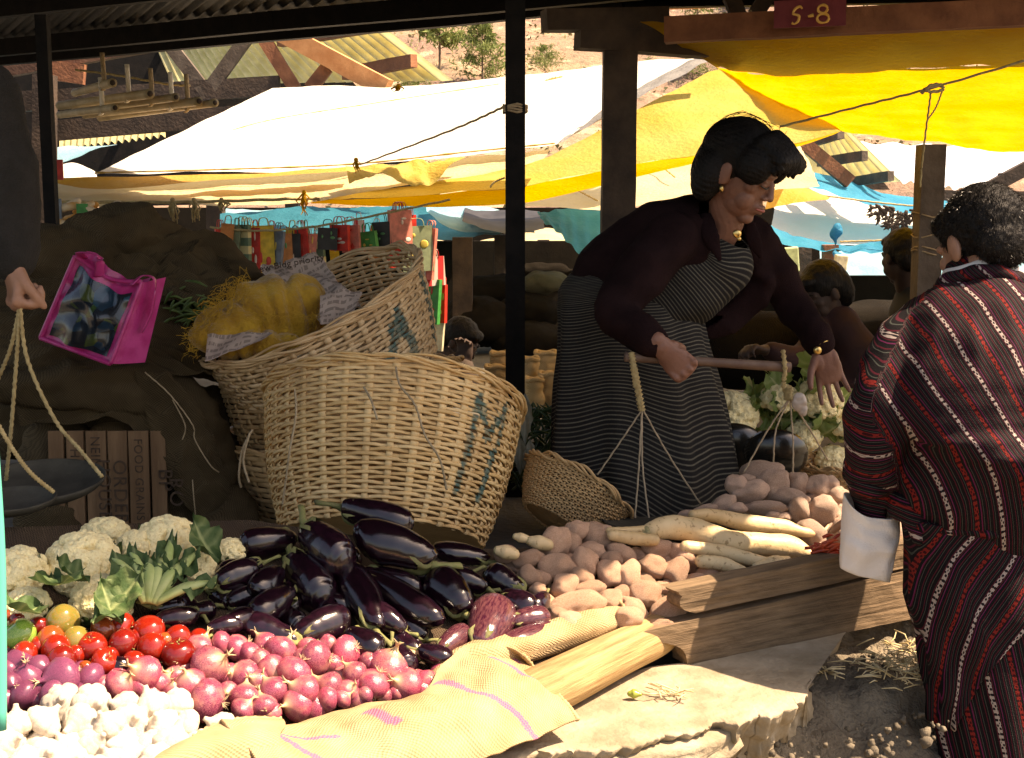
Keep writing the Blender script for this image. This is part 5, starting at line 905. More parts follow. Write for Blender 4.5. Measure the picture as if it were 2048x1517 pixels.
# ropes
def ropeobj(pts, r, label, m=None, group=None, cat='rope'): b = MB(); b.tube([P(*p) for p in pts], r, 6, n=60, off=lambda v, p: 1+.25*math.sin(v*300+p)); return tag(b.build('rope', m or M_ROPE), label, cat, group)
ropeobj([(1560, 254, 4.9), (1720, 213, 4.75), (1865, 176, 4.6), (2110, 104, 4.4)], .0045, 'taut rope running under the yellow awning to the upper right')
ropeobj([(1842, 188, 4.55), (1860, 172, 4.54), (1880, 170, 4.54), (1885, 180, 4.54), (1862, 184, 4.54), (1850, 178, 4.54), (1880, 172, 4.54)], .006, 'knot in the rope under the yellow awning')
ropeobj([(1862, 182, 4.6), (1858, 215, 4.6), (1852, 260, 4.6), (1845, 320, 4.6), (1840, 375, 4.6)], .0035, 'string hanging from the knot in front of the right post'); ropeobj([(1886, 178, 4.6), (1872, 215, 4.6), (1855, 240, 4.6)], .003, 'short loose string end under the knot')
ropeobj([(1008, 214, 4.15), (900, 262, 5.0), (720, 330, 6.6)], .004, 'guy rope from the white tarpaulin to the black pole')
ropeobj([(105, 404, 6.4), (350, 405, 6.4), (600, 398, 6.4), (640, 400, 6.4)], .008, 'fuzzy white rope along the bottom of the cream tarpaulin')
ropeobj([(1010, 356, 6.4), (990, 364, 6.4), (980, 375, 6.4)], .005, 'frayed rope end beside the black pole')
for (x, y, h_, lab) in [(345, 400, 50, 'frayed rope tassel left of two on the white rope'), (388, 400, 46, 'frayed rope tassel hanging in the middle of the white rope'), (443, 400, 26, 'short frayed tassel on the white rope'), (608, 385, 45, 'yellow knotted tassel at the end of the white rope'), (712, 320, 28, 'yellow plastic knot on the edge of the white tarpaulin'), (797, 172, 12, 'small yellow knot on the ridge of the white tarpaulin')]:
    b = MB(); c = P(x, y, 6.35)
    for k in range(12): d = V((rng.gauss(0, .013), rng.gauss(0, .01), -h_*S(6.35)*rng.uniform(.5, 1.05))); b.tube([c, c+d*.5+V((rng.gauss(0, .014), 0, 0)), c+d], [.005, .004, .002], 5)
    b.ell(c, .011); tag(b.build('tassel', M_ROPE if x < 500 else T_Y), lab, 'tassel')
# blue tarps behind
sheet('tarpaulin', [(440, 428, 9.5), (600, 415, 9.5), (860, 408, 9.5), (985, 415, 9.5)], [(440, 470, 8.6), (640, 470, 8.6), (860, 480, 8.6), (1000, 470, 8.6)], T_T, 'teal tarpaulin behind the hanging shopping bags', 'tarpaulin', nu=60, nv=16, wr=.04, wf=3, ridge=.008)
sheet('tarpaulin', [(850, 408, 9.2), (900, 408, 9.2), (980, 412, 9.2), (1060, 440, 9.2)], [(855, 430, 8.4), (900, 458, 8.4), (980, 470, 8.4), (1070, 465, 8.4)], T_LB, 'pale blue tarpaulin with white edge left of the black pole', 'tarpaulin', nu=40, nv=12, wr=.03)
sheet('tarpaulin', [(930, 415, 9.1), (1000, 418, 9.1), (1080, 420, 9.1)], [(925, 440, 8.3), (1000, 468, 8.3), (1090, 455, 8.3)], T_N, 'black plastic sheet sagging behind the black pole', 'tarpaulin', nu=30, nv=12, wr=.03)
sheet('tarpaulin', [(1075, 422, 8.2), (1130, 420, 8.4), (1215, 420, 8.6)], [(1080, 440, 8.0), (1140, 490, 8.0), (1215, 545, 8.0)], T_B, 'deep blue tarpaulin fanning down behind the timber post', 'tarpaulin', nu=40, nv=24, wr=.03, ridge=.012)
sheet('tarpaulin', [(860, 478, 12), (960, 482, 12), (1090, 452, 12), (1180, 500, 12)], [(860, 512, 11), (960, 505, 11), (1060, 500, 11), (1170, 505, 11)], T_C, 'cream tarpaulin strip low behind the black pole', 'tarpaulin', nu=40, nv=10, wr=.04)
sheet('tarpaulin', [(-60, 298, 9.5), (60, 300, 9.5), (130, 296, 9.4), (235, 292, 9.2)], [(-60, 360, 9.0), (60, 345, 9.0), (110, 330, 9.0), (190, 300, 9.1)], T_LB, 'sky blue tarpaulin corner at the far left', 'tarpaulin', nu=40, nv=12, wr=.02)
sheet('tarpaulin', [(100, 345, 9.8), (125, 330, 9.8), (150, 328, 9.8), (190, 345, 9.8)], [(90, 362, 9.4), (125, 362, 9.4), (160, 362, 9.4), (200, 362, 9.4)], T_W, 'small white tarpaulin lump at the far left above the cream one', 'tarpaulin', nu=20, nv=8, wr=.03)
sheet('tarpaulin', [(840, 500, 17), (1000, 498, 17), (1200, 488, 17)], [(840, 575, 15.5), (1000, 575, 15.5), (1200, 560, 15.5)], T_LB, 'bright cyan tarpaulin far behind the central stalls', 'tarpaulin', nu=30, nv=10, wr=.05)
sheet('tarpaulin', [(420, 422, 13), (480, 420, 13), (700, 418, 13), (860, 415, 13)], [(420, 462, 12), (480, 462, 12), (700, 462, 12), (860, 462, 12)], T_LB, 'strip of bright blue tarpaulin behind the teal one', 'tarpaulin', nu=30, nv=10, wr=.05)
sheet('tarpaulin', [(1590, 335, 9.6), (1700, 362, 9.6), (1820, 395, 9.6), (2100, 410, 9.6)], [(1580, 362, 9.0), (1700, 400, 9.0), (1830, 428, 9.0), (2100, 445, 9.0)], T_B, 'blue tarpaulin band slanting over the white one at the right', 'tarpaulin', nu=60, nv=12, wr=.02, ridge=.006)
sheet('tarpaulin', [(1560, 352, 10.6), (1700, 372, 10.6), (1880, 420, 10.6), (2100, 430, 10.6)], [(1540, 468, 9.0), (1700, 492, 9.0), (1880, 478, 9.0), (2100, 480, 9.0)], T_W, 'white tarpaulin glaring behind the seller and the right post', 'tarpaulin', nu=60, nv=24, wr=.03, wf=2)
sheet('tarpaulin', [(1540, 452, 8.8), (1660, 486, 8.8), (1760, 484, 8.8), (1860, 480, 8.8)], [(1540, 492, 8.5), (1660, 500, 8.5), (1760, 510, 8.5), (1860, 500, 8.5)], T_B, 'pale blue gathered hem tied up under the white tarpaulin', 'tarpaulin', nu=60, nv=12, wr=.03, wf=5, ridge=.008)
sheet('tarpaulin', [(1640, 498, 12), (1740, 505, 12), (1900, 495, 12), (2100, 490, 12)], [(1640, 610, 11), (1740, 610, 11), (1900, 610, 11), (2100, 610, 11)], T_LB, 'pale cyan tarpaulin wall behind the far seated people', 'tarpaulin', nu=40, nv=14, wr=.04, wf=2)
sheet('tarpaulin', [(1545, 365, 8.4), (1570, 362, 8.4), (1660, 395, 8.4)], [(1530, 420, 8.2), (1580, 408, 8.2), (1655, 402, 8.2)], T_O, 'small orange tarpaulin corner beside the seller face', 'tarpaulin', nu=30, nv=12, wr=.02)
t = tag(MB().ell(P(1672, 466, 8.4), (.04, .03, .055)).tube([P(1672, 475, 8.4), P(1668, 505, 8.4), P(1690, 530, 8.4)], [.03, .02, .012], 10).fuse('tarp_knot', T_B, voxel=.008, disp=lambda c: .03*noise.noise(c*18)), 'blue tarpaulin corner tied in a knot on a post', 'knot')
ropeobj([(1600, 385, 8.4), (1750, 405, 8.5), (1860, 415, 8.6)], .006, 'thin line with dried chillies beside the right post'); ropeobj([(1680, 484, 8.2), (1860, 478, 8.2)], .006, 'thin line running right from the blue knot')
b = MB(); 
for k in range(110): u = rng.random(); p = P(1740+u*95, 408+u*14+rng.uniform(0, 40)*math.sin(u*2.6+.4), 8.4); d = V((rng.gauss(0, .5), 0, -rng.random())).normalized()*.045; b.tube([p, p+d*.5+V((.008, 0, 0)), p+d], [.008, .01, .003], 5)
tag(b.build('dried_garland', M_TDK), 'black garland of dried chillies hanging left of the right post', 'garland')
# -------- left trussed shed
GS = 'trusses of the shed at the upper left'
corr('shed_roof', P(900, 162, 9.2), P(350, 170, 12.5), P(728, 30, 9.9), P(300, 60, 14), M_TINY, pitch=.15, amp=.03, label='yellowish corrugated roof lit from above, seen from below at the upper left', nv=2)
corr('shed_roof', P(120, 300, 10.5), P(330, 272, 9.6), P(120, 262, 12.5), P(330, 262, 12), M_TINY, pitch=.09, amp=.014, label='low strip of yellowish corrugated roof above the blue tarpaulin')
b = MB(); b.grid(lambda u, v: lin([P(-100, 420, 13.2), P(900, 400, 13.2)], u).lerp(lin([P(-100, 40, 13.4), P(620, 60, 13.4)], u), v), 12, 8); tag(b.build('shade_sheet', M_BLK), 'black sheet standing in for the gable shade at the upper left', 'wall')  # black sheet paints the shade inside the gable
beam('truss_beam', P(530, 48, 8.8), P(775, 178, 8.6), .10, .12, M_TOR, 'sunlit orange rafter of the left shed', jag=.003); beam('truss_beam', P(-60, 148, 8.8), P(335, 78, 8.8), .08, .13, simple('brown_timber', (.08, .035, .02), (.14, .07, .04), 10, .8, .5, 50), 'broad brown rafter slanting down to the left', jag=.003)
for k, (a, c, m, lab) in enumerate([((330, 78), (418, 192), M_TGR, 'strut leaning right at the left of the truss'), ((412, 190), (508, 56), M_TGR, 'strut leaning left up to the truss peak'), ((515, 58), (590, 178), M_TRD, 'dark strut under the truss peak'), ((655, 135), (620, 178), M_TRD, 'short strut meeting the orange rafter'), ((-60, 210), (560, 172), M_TDK, 'dark horizontal tie beam behind the bamboo poles'), ((110, 262), (480, 232), M_TDK, 'lower dark tie beam behind the bamboo poles'), ((100, 140), (170, 150), M_TRD, 'brown block with bolts at the left rafter foot')]):
    beam('truss_strut', P(*a, 8.75), P(*c, 8.75), .06, .085 if k < 4 else .13, m, lab, 'strut', jag=.003)
for (a, c, lab) in [((560, 82), (735, 54), 'upper purlin under the yellowish roof'), ((690, 148), (828, 122), 'lower purlin under the yellowish roof')]: beam('purlin', P(*a, 9.9), P(*c, 9.3), .06, .09, M_TRD, lab)
beam('shed_post', P(75, 440, 8.6)-V((0, 0, .8)), P(90, 150, 8.6), .13, .12, M_TDK, 'dark square post of the left shed behind the dark post', 'post'); beam('shed_post', P(432, 500, 9.8), P(432, 400, 9.8), .12, .12, M_TDK, 'dark post behind the hanging bags', 'post')
M_BAM = simple('bamboo_pole', (.3, .23, .12), (.45, .36, .22), 9, .6, .2, 40)
for k, (a, c, r_) in enumerate([((120, 212), (300, 188), .024), ((150, 222), (352, 195), .02), ((170, 230), (398, 203), .022), ((200, 236), (430, 206), .02), ((120, 230), (230, 216), .02), ((150, 186), (225, 166), .022)]):
    t = thing('bamboo_pole', P(*a, 6.6), ORD[k]+' bamboo pole counted from the top left in the hanging bundle' if k < 5 else 'short thick bamboo hung above the others at the upper left', 'bamboo pole', 'bamboo poles hung under the left roof'); b = MB(); p, q = P(*a, 7.4), P(*c, 6.5); d = (q-p).normalized()
    b.tube([p, q], r_, 14, n=24, off=lambda v, p: 1+.06*(abs((v*5) % 1-.5) > .46)); adopt(t, b.build('culm', M_BAM)); b = MB(); b.tube([q, q+d*.002], r_*.62, 12); adopt(t, b.build('hollow_end', M_TDK))
    b = MB(); m_ = p.lerp(q, .78); b.tube([m_+V((0, 0, .16)), m_+V((.01, -.02, 0)), m_+V((-.01, 0, -.03))], [(.012, .003)]*3, 6, n=10); adopt(t, b.build('tie_strip', T_W if k % 2 == 0 else M_CORD))
ropeobj([(150, 140, 6.9), (240, 152, 6.9), (330, 168, 6.9), (380, 172, 6.9)], .006, 'sagging line the bamboo poles hang from')
# -------- right shed roof pieces
corr('shed_roof', P(1797, 364, 9.4), P(1600, 374, 10.4), P(1695, 262, 9.9), P(1610, 262, 11), M_TINY, pitch=.12, amp=.024, label='small yellowish corrugated roof with purlins behind the awning at right'); 
for (a, c, lab) in [((1600, 290), (1682, 268), 'top purlin under the right corrugated roof'), ((1640, 325), (1730, 312), 'middle purlin under the right corrugated roof'), ((1680, 368), (1782, 352), 'bottom purlin under the right corrugated roof')]: beam('purlin', P(*a, 9.8), P(*c, 9.2), .05, .07, M_TGR, lab)
beam('truss_beam', P(1600, 280, 9.3), P(1700, 365, 9.3), .07, .09, M_TRD, 'brown rafter below the right corrugated roof'); b = MB(); b.grid(lambda u, v: P(1560, 270, 11).lerp(P(1690, 270, 11), u).lerp(P(1560, 380, 11).lerp(P(1780, 380, 11), u), v), 4, 4); tag(b.build('shade_sheet', M_TDK), 'dark sheet standing in for the shade under the right corrugated roof', 'wall')  # the dark sheet here paints the shade below the roof
corr('metal_roof', P(1960, 384, 12.5), P(1790, 362, 12.5), P(2160, 300, 16), P(1700, 285, 16), M_TINW, pitch=.12, amp=.02, label='white corrugated metal roof glaring behind the right post')
beam('truss_beam', P(1950, 392, 12), P(2120, 300, 12), .1, .12, M_TDK, 'dark rafter under the white metal roof at the far right'); beam('truss_beam', P(1860, 398, 12), P(2120, 402, 12), .1, .16, M_TDK, 'dark beam below the white metal roof'); beam('roof_strut', P(1990, 400, 12), P(2010, 350, 12), .08, .1, M_TDK, 'short strut under the white metal roof')
# -------- posts far back
for (x, y0, y1, w_, D_, m, lab) in [(925, 475, 660, .12, 8.0, M_TDK, 'dark post left of the black pole'), (1003, 470, 640, .1, 9.0, M_TDK, 'dark post just behind the black pole'), (1087, 480, 560, .1, 11, M_TDK, 'short dark post seen through the blue tarpaulins'), (1660, 490, 600, .09, 8.6, M_TRD, 'brown post with the blue knot on top'), (1600, 490, 620, .14, 9, M_TDK, 'dark post beside the hanging green cloth'), (585, 400, 470, .1, 10, M_TDK, 'dark post behind the red shopping bags')]: post('stall_post', P(x, y0, D_), P(x, y1, D_)-V((0, 0, .3)), w_, .1, m, lab)
# -------- hanging shopping bags
bags = [(452,488,20,75,'o','rust'),(470,490,14,70,'g','grey green'),(488,500,26,90,'s','green and cream striped'),(512,500,14,80,'r','red'),(530,505,30,95,'y','yellow'),(553,505,20,80,'b','slate blue'),(570,508,24,75,'o','orange'),(592,505,16,70,'k','black'),(606,500,20,78,'r','bright red'),(622,500,14,62,'p','pink'),(655,470,30,34,'k','black and white'),(680,468,34,40,'r','scarlet'),(702,470,30,42,'p','salmon'),(738,472,30,26,'e','emerald'),(765,462,30,40,'k','dark grey'),(800,448,40,55,'p','large pink'),(790,470,20,90,'r','deep red'),(835,490,48,70,'l','pale green printed'),(858,500,22,80,'p','coral edged'),(868,535,34,45,'t','red and white striped'),(865,595,30,70,'e','dark green'),(885,600,14,60,'r','red edged'),(870,655,30,60,'c','cream lettered'),(425,500,20,40,'k','black'),(440,480,16,50,'r','dark red'),(463,515,16,80,'t','narrow striped'),(500,470,18,40,'y','small yellow'),(543,478,18,44,'r','small crimson'),(582,478,18,46,'y','amber'),(612,474,14,40,'g','small olive'),(640,500,16,60,'s','green barred'),(668,488,14,50,'y','slim yellow'),(720,465,16,50,'t','small red-striped'),(750,480,18,56,'o','small orange'),(820,455,20,50,'r','small scarlet')]
BC = {'o': (.8, .3, .08), 'g': (.3, .36, .2), 'r': (.85, .05, .03), 'y': (.9, .65, .06), 'b': (.25, .32, .4), 'k': (.05, .05, .05), 'p': (.9, .3, .22), 'e': (.06, .45, .1), 'l': (.6, .7, .4), 'c': (.85, .78, .55)}  # bag colours brightened: sunlight is put into the colour
def m_stripe(n, a, c, f, ax=2):
    t = NT(n); s = t.n('SeparateXYZ', {0: t.co()}); return t.fin(t.mix(t.math('GREATER_THAN', t.math('SINE', t.math('MULTIPLY', s.outputs[ax], f)), 0.), a, c), .5, trans=.2)
BM = {k: simple('bag_'+k, v, tuple(x*.6 for x in v), 25, .45, trans=.25) for k, v in BC.items()}; BM['s'] = m_stripe('bag_s', (.12, .2, .12), (.7, .6, .3), 90); BM['t'] = m_stripe('bag_t', (.65, .04, .04), (.8, .7, .6), 120, 0)
M_DEC = [simple('bag_decor_%d' % i, c_, None, rough=.5) for i, c_ in enumerate([(.55, .05, .03), (.75, .55, .1), (.1, .3, .12), (.7, .6, .5)])]
for k, (x, y, w_, h_, c_, nm) in enumerate(bags):
    D_ = 5.6+.02*k; s = S(D_)*1.28; p = P(x, y+8, D_); t = thing('shopping_bag', p, '%s shopping bag, %s of the row hanging above the baskets' % (nm, ORD[min(k, 20)] if k < 20 else ('at the lower right end' if k < 24 and x > 800 else 'tucked between larger ones')), 'shopping bag', 'shopping bags hung in a row behind the baskets')
    W, Hh = w_*s, h_*s; b = MB(); tl_ = rng.uniform(-.12, .12); q = Matrix.Rotation(tl_, 3, 'Y') @ Matrix.Rotation(rng.uniform(-.7, .7), 3, 'Z'); b.box((0, 0, 0), (W, .02, Hh), q); b.v = [tuple(V(v)+p) for v in b.v]; adopt(t, b.build('bag', BM[c_], smooth=False))
    b = MB()
    for e in (-.011, .011): b.tube([p+q @ V((-W*.25, e, Hh*.48)), p+q @ V((-W*.18, e, Hh*.48+.035)), p+q @ V((W*.18, e, Hh*.48+.035)), p+q @ V((W*.25, e, Hh*.48))], [(.004, .0015)]*4, 6, n=14)
    adopt(t, b.build('handle', BM[c_])); b = MB()
    for e in range(3):
        b = MB(); b.ell(p+q @ V((rng.uniform(-.3, .3)*W, -.0105, rng.uniform(-.35, .35)*Hh)), (W*rng.uniform(.05, .16), .0015, Hh*rng.uniform(.03, .1)), q, seg=8, rings=6)
        if c_ in 'yolprkeb': adopt(t, b.build('print', M_DEC[k % 4]))
ropeobj([(420, 455, 5.6), (520, 462, 5.6), (640, 452, 5.6), (780, 425, 5.6), (900, 400, 5.7)], .005, 'line the shopping bags hang from')
t = thing('paper_box', P(290, 450, 5.2), 'orange paper sheet painted with red flowers above the sacks', 'box'); b = MB(); b.grid(lambda u, v: P(246, 412, 5.2).lerp(P(336, 440, 5.15), u).lerp(P(252, 480, 5.15).lerp(P(330, 490, 5.1), u), v)+V((0, .01*math.sin(u*5), 0)), 12, 8); adopt(t, b.build('sheet', simple('orange_card', (.35, .17, .05), (.45, .24, .08), 9, .7), solid=.006)); b = MB()
for (x, y, r_) in [(283, 475, .014), (292, 470, .014), (303, 476, .013), (298, 480, .01)]: b.ell(P(x, y, 5.09), (r_, .003, r_), seg=10, rings=6)
adopt(t, b.build('flower', M_DEC[0])); b = MB()
for (x, y, r_) in [(272, 465, .012), (300, 452, .01), (306, 462, .01)]: b.ell(P(x, y, 5.11), (r_*1.3, .003, r_*.5), seg=10, rings=6)
adopt(t, b.build('flower_leaf', M_DEC[2]))
# colourful goods at far left above the sacks, strung food
b = MB(); 
for k in range(60): p = P(rng.uniform(105, 240), rng.uniform(412, 462), 6.0+rng.uniform(-.1, .1)); b.tube([p, p+V((rng.uniform(.02, .09), 0, rng.uniform(-.03, .03)))], rng.uniform(.008, .02), 7, round_=True)
tag(b.build('dried_goods', simple('dried_goods', (.7, .35, .08), (.75, .6, .4), 6, .7, lo=.45, hi=.55)), 'heap of orange and cream dried goods at the left behind the sacks', 'goods', kind='stuff')
for (x, y, c_, lab) in [(112, 418, 'b', 'small blue and white packet at the far left'), (165, 428, 'e', 'green packet hanging at the far left'), (115, 340, 'r', 'purple scrap beside the dark post')]: b = MB(); b.box(P(x, y, 5.9), (.05, .01, .09)); tag(b.build('packet', BM[c_], smooth=False), lab, 'packet')
t = thing('cloth_bundle', P(415, 490, 5.0), 'black and white patterned bundle on top of the sacks', 'bundle'); b = MB(); b.ell(P(412, 492, 4.9), (.055, .05, .04)); adopt(t, b.fuse('cloth', simple('patterned_cloth', (.02, .02, .02), (.4, .4, .4), 40, .8, lo=.55, hi=.62), voxel=.008, disp=lambda c: .006*noise.noise(c*40)))
# -------- market clutter behind: dark rolled sacks, sunlit sacks
M_DEEP = burlapO('burlap_shaded', (.009, .007, .005), (.018, .014, .009)); M_OLV = burlapO('olive_canvas', (.06, .06, .04), (.13, .12, .08)); M_LS = burlapO('burlap_sunny', (.45, .3, .13), (.65, .48, .26)); GB = 'rolled canvas and sacks behind the black pole'  # near-black and pale burlap copies hold shade and sun in their colour
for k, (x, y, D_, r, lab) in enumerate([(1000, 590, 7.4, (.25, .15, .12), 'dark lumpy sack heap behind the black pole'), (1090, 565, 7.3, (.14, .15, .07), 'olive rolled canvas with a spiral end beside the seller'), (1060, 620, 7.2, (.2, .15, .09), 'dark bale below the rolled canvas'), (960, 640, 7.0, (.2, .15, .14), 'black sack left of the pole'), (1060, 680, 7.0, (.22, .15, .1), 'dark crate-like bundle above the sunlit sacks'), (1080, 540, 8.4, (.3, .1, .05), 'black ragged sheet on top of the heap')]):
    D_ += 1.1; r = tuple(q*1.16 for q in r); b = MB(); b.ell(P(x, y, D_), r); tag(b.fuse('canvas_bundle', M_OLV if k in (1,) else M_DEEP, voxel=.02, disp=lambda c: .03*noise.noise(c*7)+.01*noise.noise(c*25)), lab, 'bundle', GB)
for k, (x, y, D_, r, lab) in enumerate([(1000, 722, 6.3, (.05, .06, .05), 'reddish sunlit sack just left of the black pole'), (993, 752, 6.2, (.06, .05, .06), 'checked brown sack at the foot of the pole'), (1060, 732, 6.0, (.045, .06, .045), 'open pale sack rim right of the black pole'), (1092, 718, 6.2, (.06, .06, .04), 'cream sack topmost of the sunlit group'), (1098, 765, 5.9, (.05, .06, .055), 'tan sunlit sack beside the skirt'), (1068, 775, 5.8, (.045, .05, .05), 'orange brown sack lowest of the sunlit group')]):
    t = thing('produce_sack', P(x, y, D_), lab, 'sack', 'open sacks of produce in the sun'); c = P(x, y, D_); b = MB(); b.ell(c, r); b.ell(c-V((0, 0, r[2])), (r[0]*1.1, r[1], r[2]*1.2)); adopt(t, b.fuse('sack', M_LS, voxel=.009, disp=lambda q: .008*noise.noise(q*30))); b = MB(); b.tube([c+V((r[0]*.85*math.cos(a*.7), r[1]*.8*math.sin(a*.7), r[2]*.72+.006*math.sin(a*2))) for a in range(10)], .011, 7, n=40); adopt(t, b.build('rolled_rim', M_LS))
# right background goods
M_OR = simple('orange_fruit', (.6, .2, .03), (.7, .4, .12), 8, .5); t = thing('fruit_net', P(1510, 690, 6.8), 'string of small orange fruit hanging behind the seller', 'fruit'); b = MB()
for k in range(34): b.ell(P(1512+rng.gauss(0, 10), 640+k*2.6, 6.8+rng.uniform(-.03, .03)), .018, seg=8, rings=6)
adopt(t, b.build('fruit', M_OR))
for (x, y, w_, h_, c_, D_, nm, lab) in [(1580, 520, 34, 50, 'l', 8.0, 'green_cloth', 'green printed cloth hanging beside the seller shoulder'), (1678, 545, 26, 70, 'c', 8.2, 'cream_sack', 'cream sack hanging under the blue knot'), (1420, 655, 60, 14, 'y', 6.0, 'wooden_tray', 'thin tan tray edge behind the seller waist'), (1475, 640, 40, 50, 'b', 7.0, 'patterned_cloth', 'dark patterned cloth behind the seller elbow')]:
    b = MB(); p = P(x, y, D_); s = S(D_); b.box((0, 0, 0), (w_*s, .05, h_*s), Matrix.Rotation(rng.uniform(-.2, .2), 3, 'Y')); b.v = [tuple(V(v)+p) for v in b.v]; o = b.build(nm, BM[c_], smooth=False); md = o.modifiers.new('b', 'BEVEL'); md.width = .01; md.segments = 3; tag(o, lab, nm.split('_')[1])
b = MB(); b.tube([P(1415, 665, 6.0), P(1418, 712, 6.0)], .008, 8); tag(b.build('bottle_neck', simple('teal_glass', (.1, .25, .2), None, rough=.2)), 'thin teal bottle neck above the beam', 'bottle')
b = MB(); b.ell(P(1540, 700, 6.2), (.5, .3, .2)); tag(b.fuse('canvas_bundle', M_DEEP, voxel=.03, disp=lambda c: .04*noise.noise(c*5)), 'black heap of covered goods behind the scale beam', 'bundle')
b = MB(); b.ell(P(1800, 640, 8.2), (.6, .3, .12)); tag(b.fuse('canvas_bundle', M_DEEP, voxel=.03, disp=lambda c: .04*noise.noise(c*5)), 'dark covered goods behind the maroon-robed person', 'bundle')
b = MB(); b.box(P(500, 640, 9.5), (6.5, .1, 1.15)); b.box(P(1560, 650, 9.9), (3.3, .1, .75)); b.box(P(1000, 560, 20), (30, .1, 2.2)); tag(b.build('shade_backdrop', M_DEEP, smooth=False), 'dark backdrop boards added as the deep shade behind the baskets', 'counter')  # dark boards added to fill the bright background with shade
# ============================================================ hillside with pines
def hz(x, y): return (y-62)*.36+2.2*noise.noise(V((x*.03, y*.03, 0)))+.7*noise.noise(V((x*.15, y*.15, 3)))
t_ = NT('hillside'); co = t_.co(); a = t_.noise(co, .12, 7, .6); a2 = t_.noise(co, 1.3, 8, .7); c = t_.mix(t_.ramp(a, [(.38, 0.), (.62, 1.)]), (.42, .28, .17), (.26, .16, .12)); c = t_.mix(t_.ramp(a2, [(.5, 0.), (.68, .85)]), c, (.1, .1, .055)); c = t_.mix(t_.ramp(t_.noise(co, .5, 5), [(.58, 0.), (.62, .7)]), c, (.55, .42, .28)); t_.bump(a2, 1., .5); M_HILL = t_.fin(c, .95)
b = MB(); b.grid(lambda u, v: V((-70+140*u, 58+190*v, hz(-70+140*u, 58+190*v))), 200, 200); stuct(b.build('hillside', M_HILL))
M_BUSH = simple('scrub_leaf', (.1, .12, .05), (.24, .2, .1), 2, .9, rnd=.2); b = MB()
for k in range(2600):
    x, y = rng.uniform(-45, 48), rng.uniform(62, 125); c = V((x, y, hz(x, y))); r = rng.uniform(.12, .5)
    for j in range(6):
        p = c+V((rng.gauss(0, r*.7), rng.gauss(0, r*.7), abs(rng.gauss(0, r*.6)))); d1 = V((rng.gauss(0, 1), rng.gauss(0, 1), rng.gauss(0, 1))).normalized()*r*.6; d2 = V((rng.gauss(0, 1), rng.gauss(0, 1), rng.gauss(0, 1))).normalized()*r*.6; b.add([p, p+d1, p+d1*.6+d2, p+d2], [(0, 1, 2, 3)])
tag(b.build('scrub', M_BUSH, smooth=False), 'low dry scrub covering the pinkish hillside', 'scrub', kind='stuff')
M_PINE = simple('pine_needles', (.1, .16, .04), (.26, .3, .1), 3, .9, rnd=.1, trans=.3); M_BARK = simple('pine_bark', (.1, .07, .05), (.2, .15, .1), 3, .9)
def pine(px, ybase, ytop, D, wpx, label, seed, low=.25):
    r = random.Random(seed); base = P(px, ybase, D); Hh = (ybase-ytop)*S(D); W = wpx*S(D)/2; t = thing('pine_tree', base, label, 'tree', 'pine trees on the hillside'); b = MB(); b.tube([base-V((0, 0, .6)), base+V((0, 0, Hh*.95))], [Hh*.022, Hh*.006], 7, n=10)
    lf = MB()
    for k in range(46):
        z = low+(1-low)*(k/46)**.9; a = r.uniform(0, 6.28); L = W*(1.15*(1-z)**.55*r.uniform(.5, 1.1)+.08); p0 = base+V((0, 0, Hh*z)); d = V((math.cos(a), math.sin(a), r.uniform(.15, .5))); b.tube([p0, p0+d*L*.6, p0+d*L+V((0, 0, .08*L))], [Hh*.006, Hh*.004, Hh*.002], 4)
        for j in range(46):
            q = p0+d*L*r.uniform(.3, 1.08)+V((r.gauss(0, L*.13), r.gauss(0, L*.13), r.gauss(0, L*.1))); s_ = Hh*r.uniform(.016, .034); e1_ = V((r.gauss(0, 1), r.gauss(0, 1), r.gauss(.4, 1))).normalized()*s_*2.2; e2_ = V((r.gauss(0, 1), r.gauss(0, 1), r.gauss(0, 1))).normalized()*s_*.5; lf.add([q-e1_, q-e2_, q+e1_, q+e2_], [(0, 1, 2, 3)])
    adopt(t, b.build('trunk', M_BARK), lf.build('crown', M_PINE, smooth=False))
pine(880, 160, 5, 88, 125, 'pine with bare lower trunk on the hillside left of the black pole', 1, .38); pine(965, 170, 48, 84, 115, 'bushy pale green pine right beside the black pole', 2, .08); pine(1395, 40, -40, 100, 110, 'green tree at the top between the beams', 3, .1); pine(1500, 30, -60, 105, 100, 'tree behind the struts near the S-8 sign', 4, .1)
pine(830, 200, 120, 80, 90, 'low green bush-like pine above the white tarpaulin', 5, .05); pine(1090, 150, 95, 80, 80, 'small yellowish pine right of the black pole', 6, .05); pine(1740, 300, 262, 95, 60, 'dark pine top seen under the yellow awning', 7, .05); pine(1385, 160, 85, 85, 90, 'green shrub-like pine behind the awning corner', 8, .05)
for (x, y, lab) in [(797, 30, 'tiny white prayer flag post on the hillside'), (1060, 118, 'second tiny pale marker on the hillside')]: b = MB(); b.box(P(x, y, 95), (.25, .1, .5)); tag(b.build('flag', T_W, smooth=False), lab, 'flag')
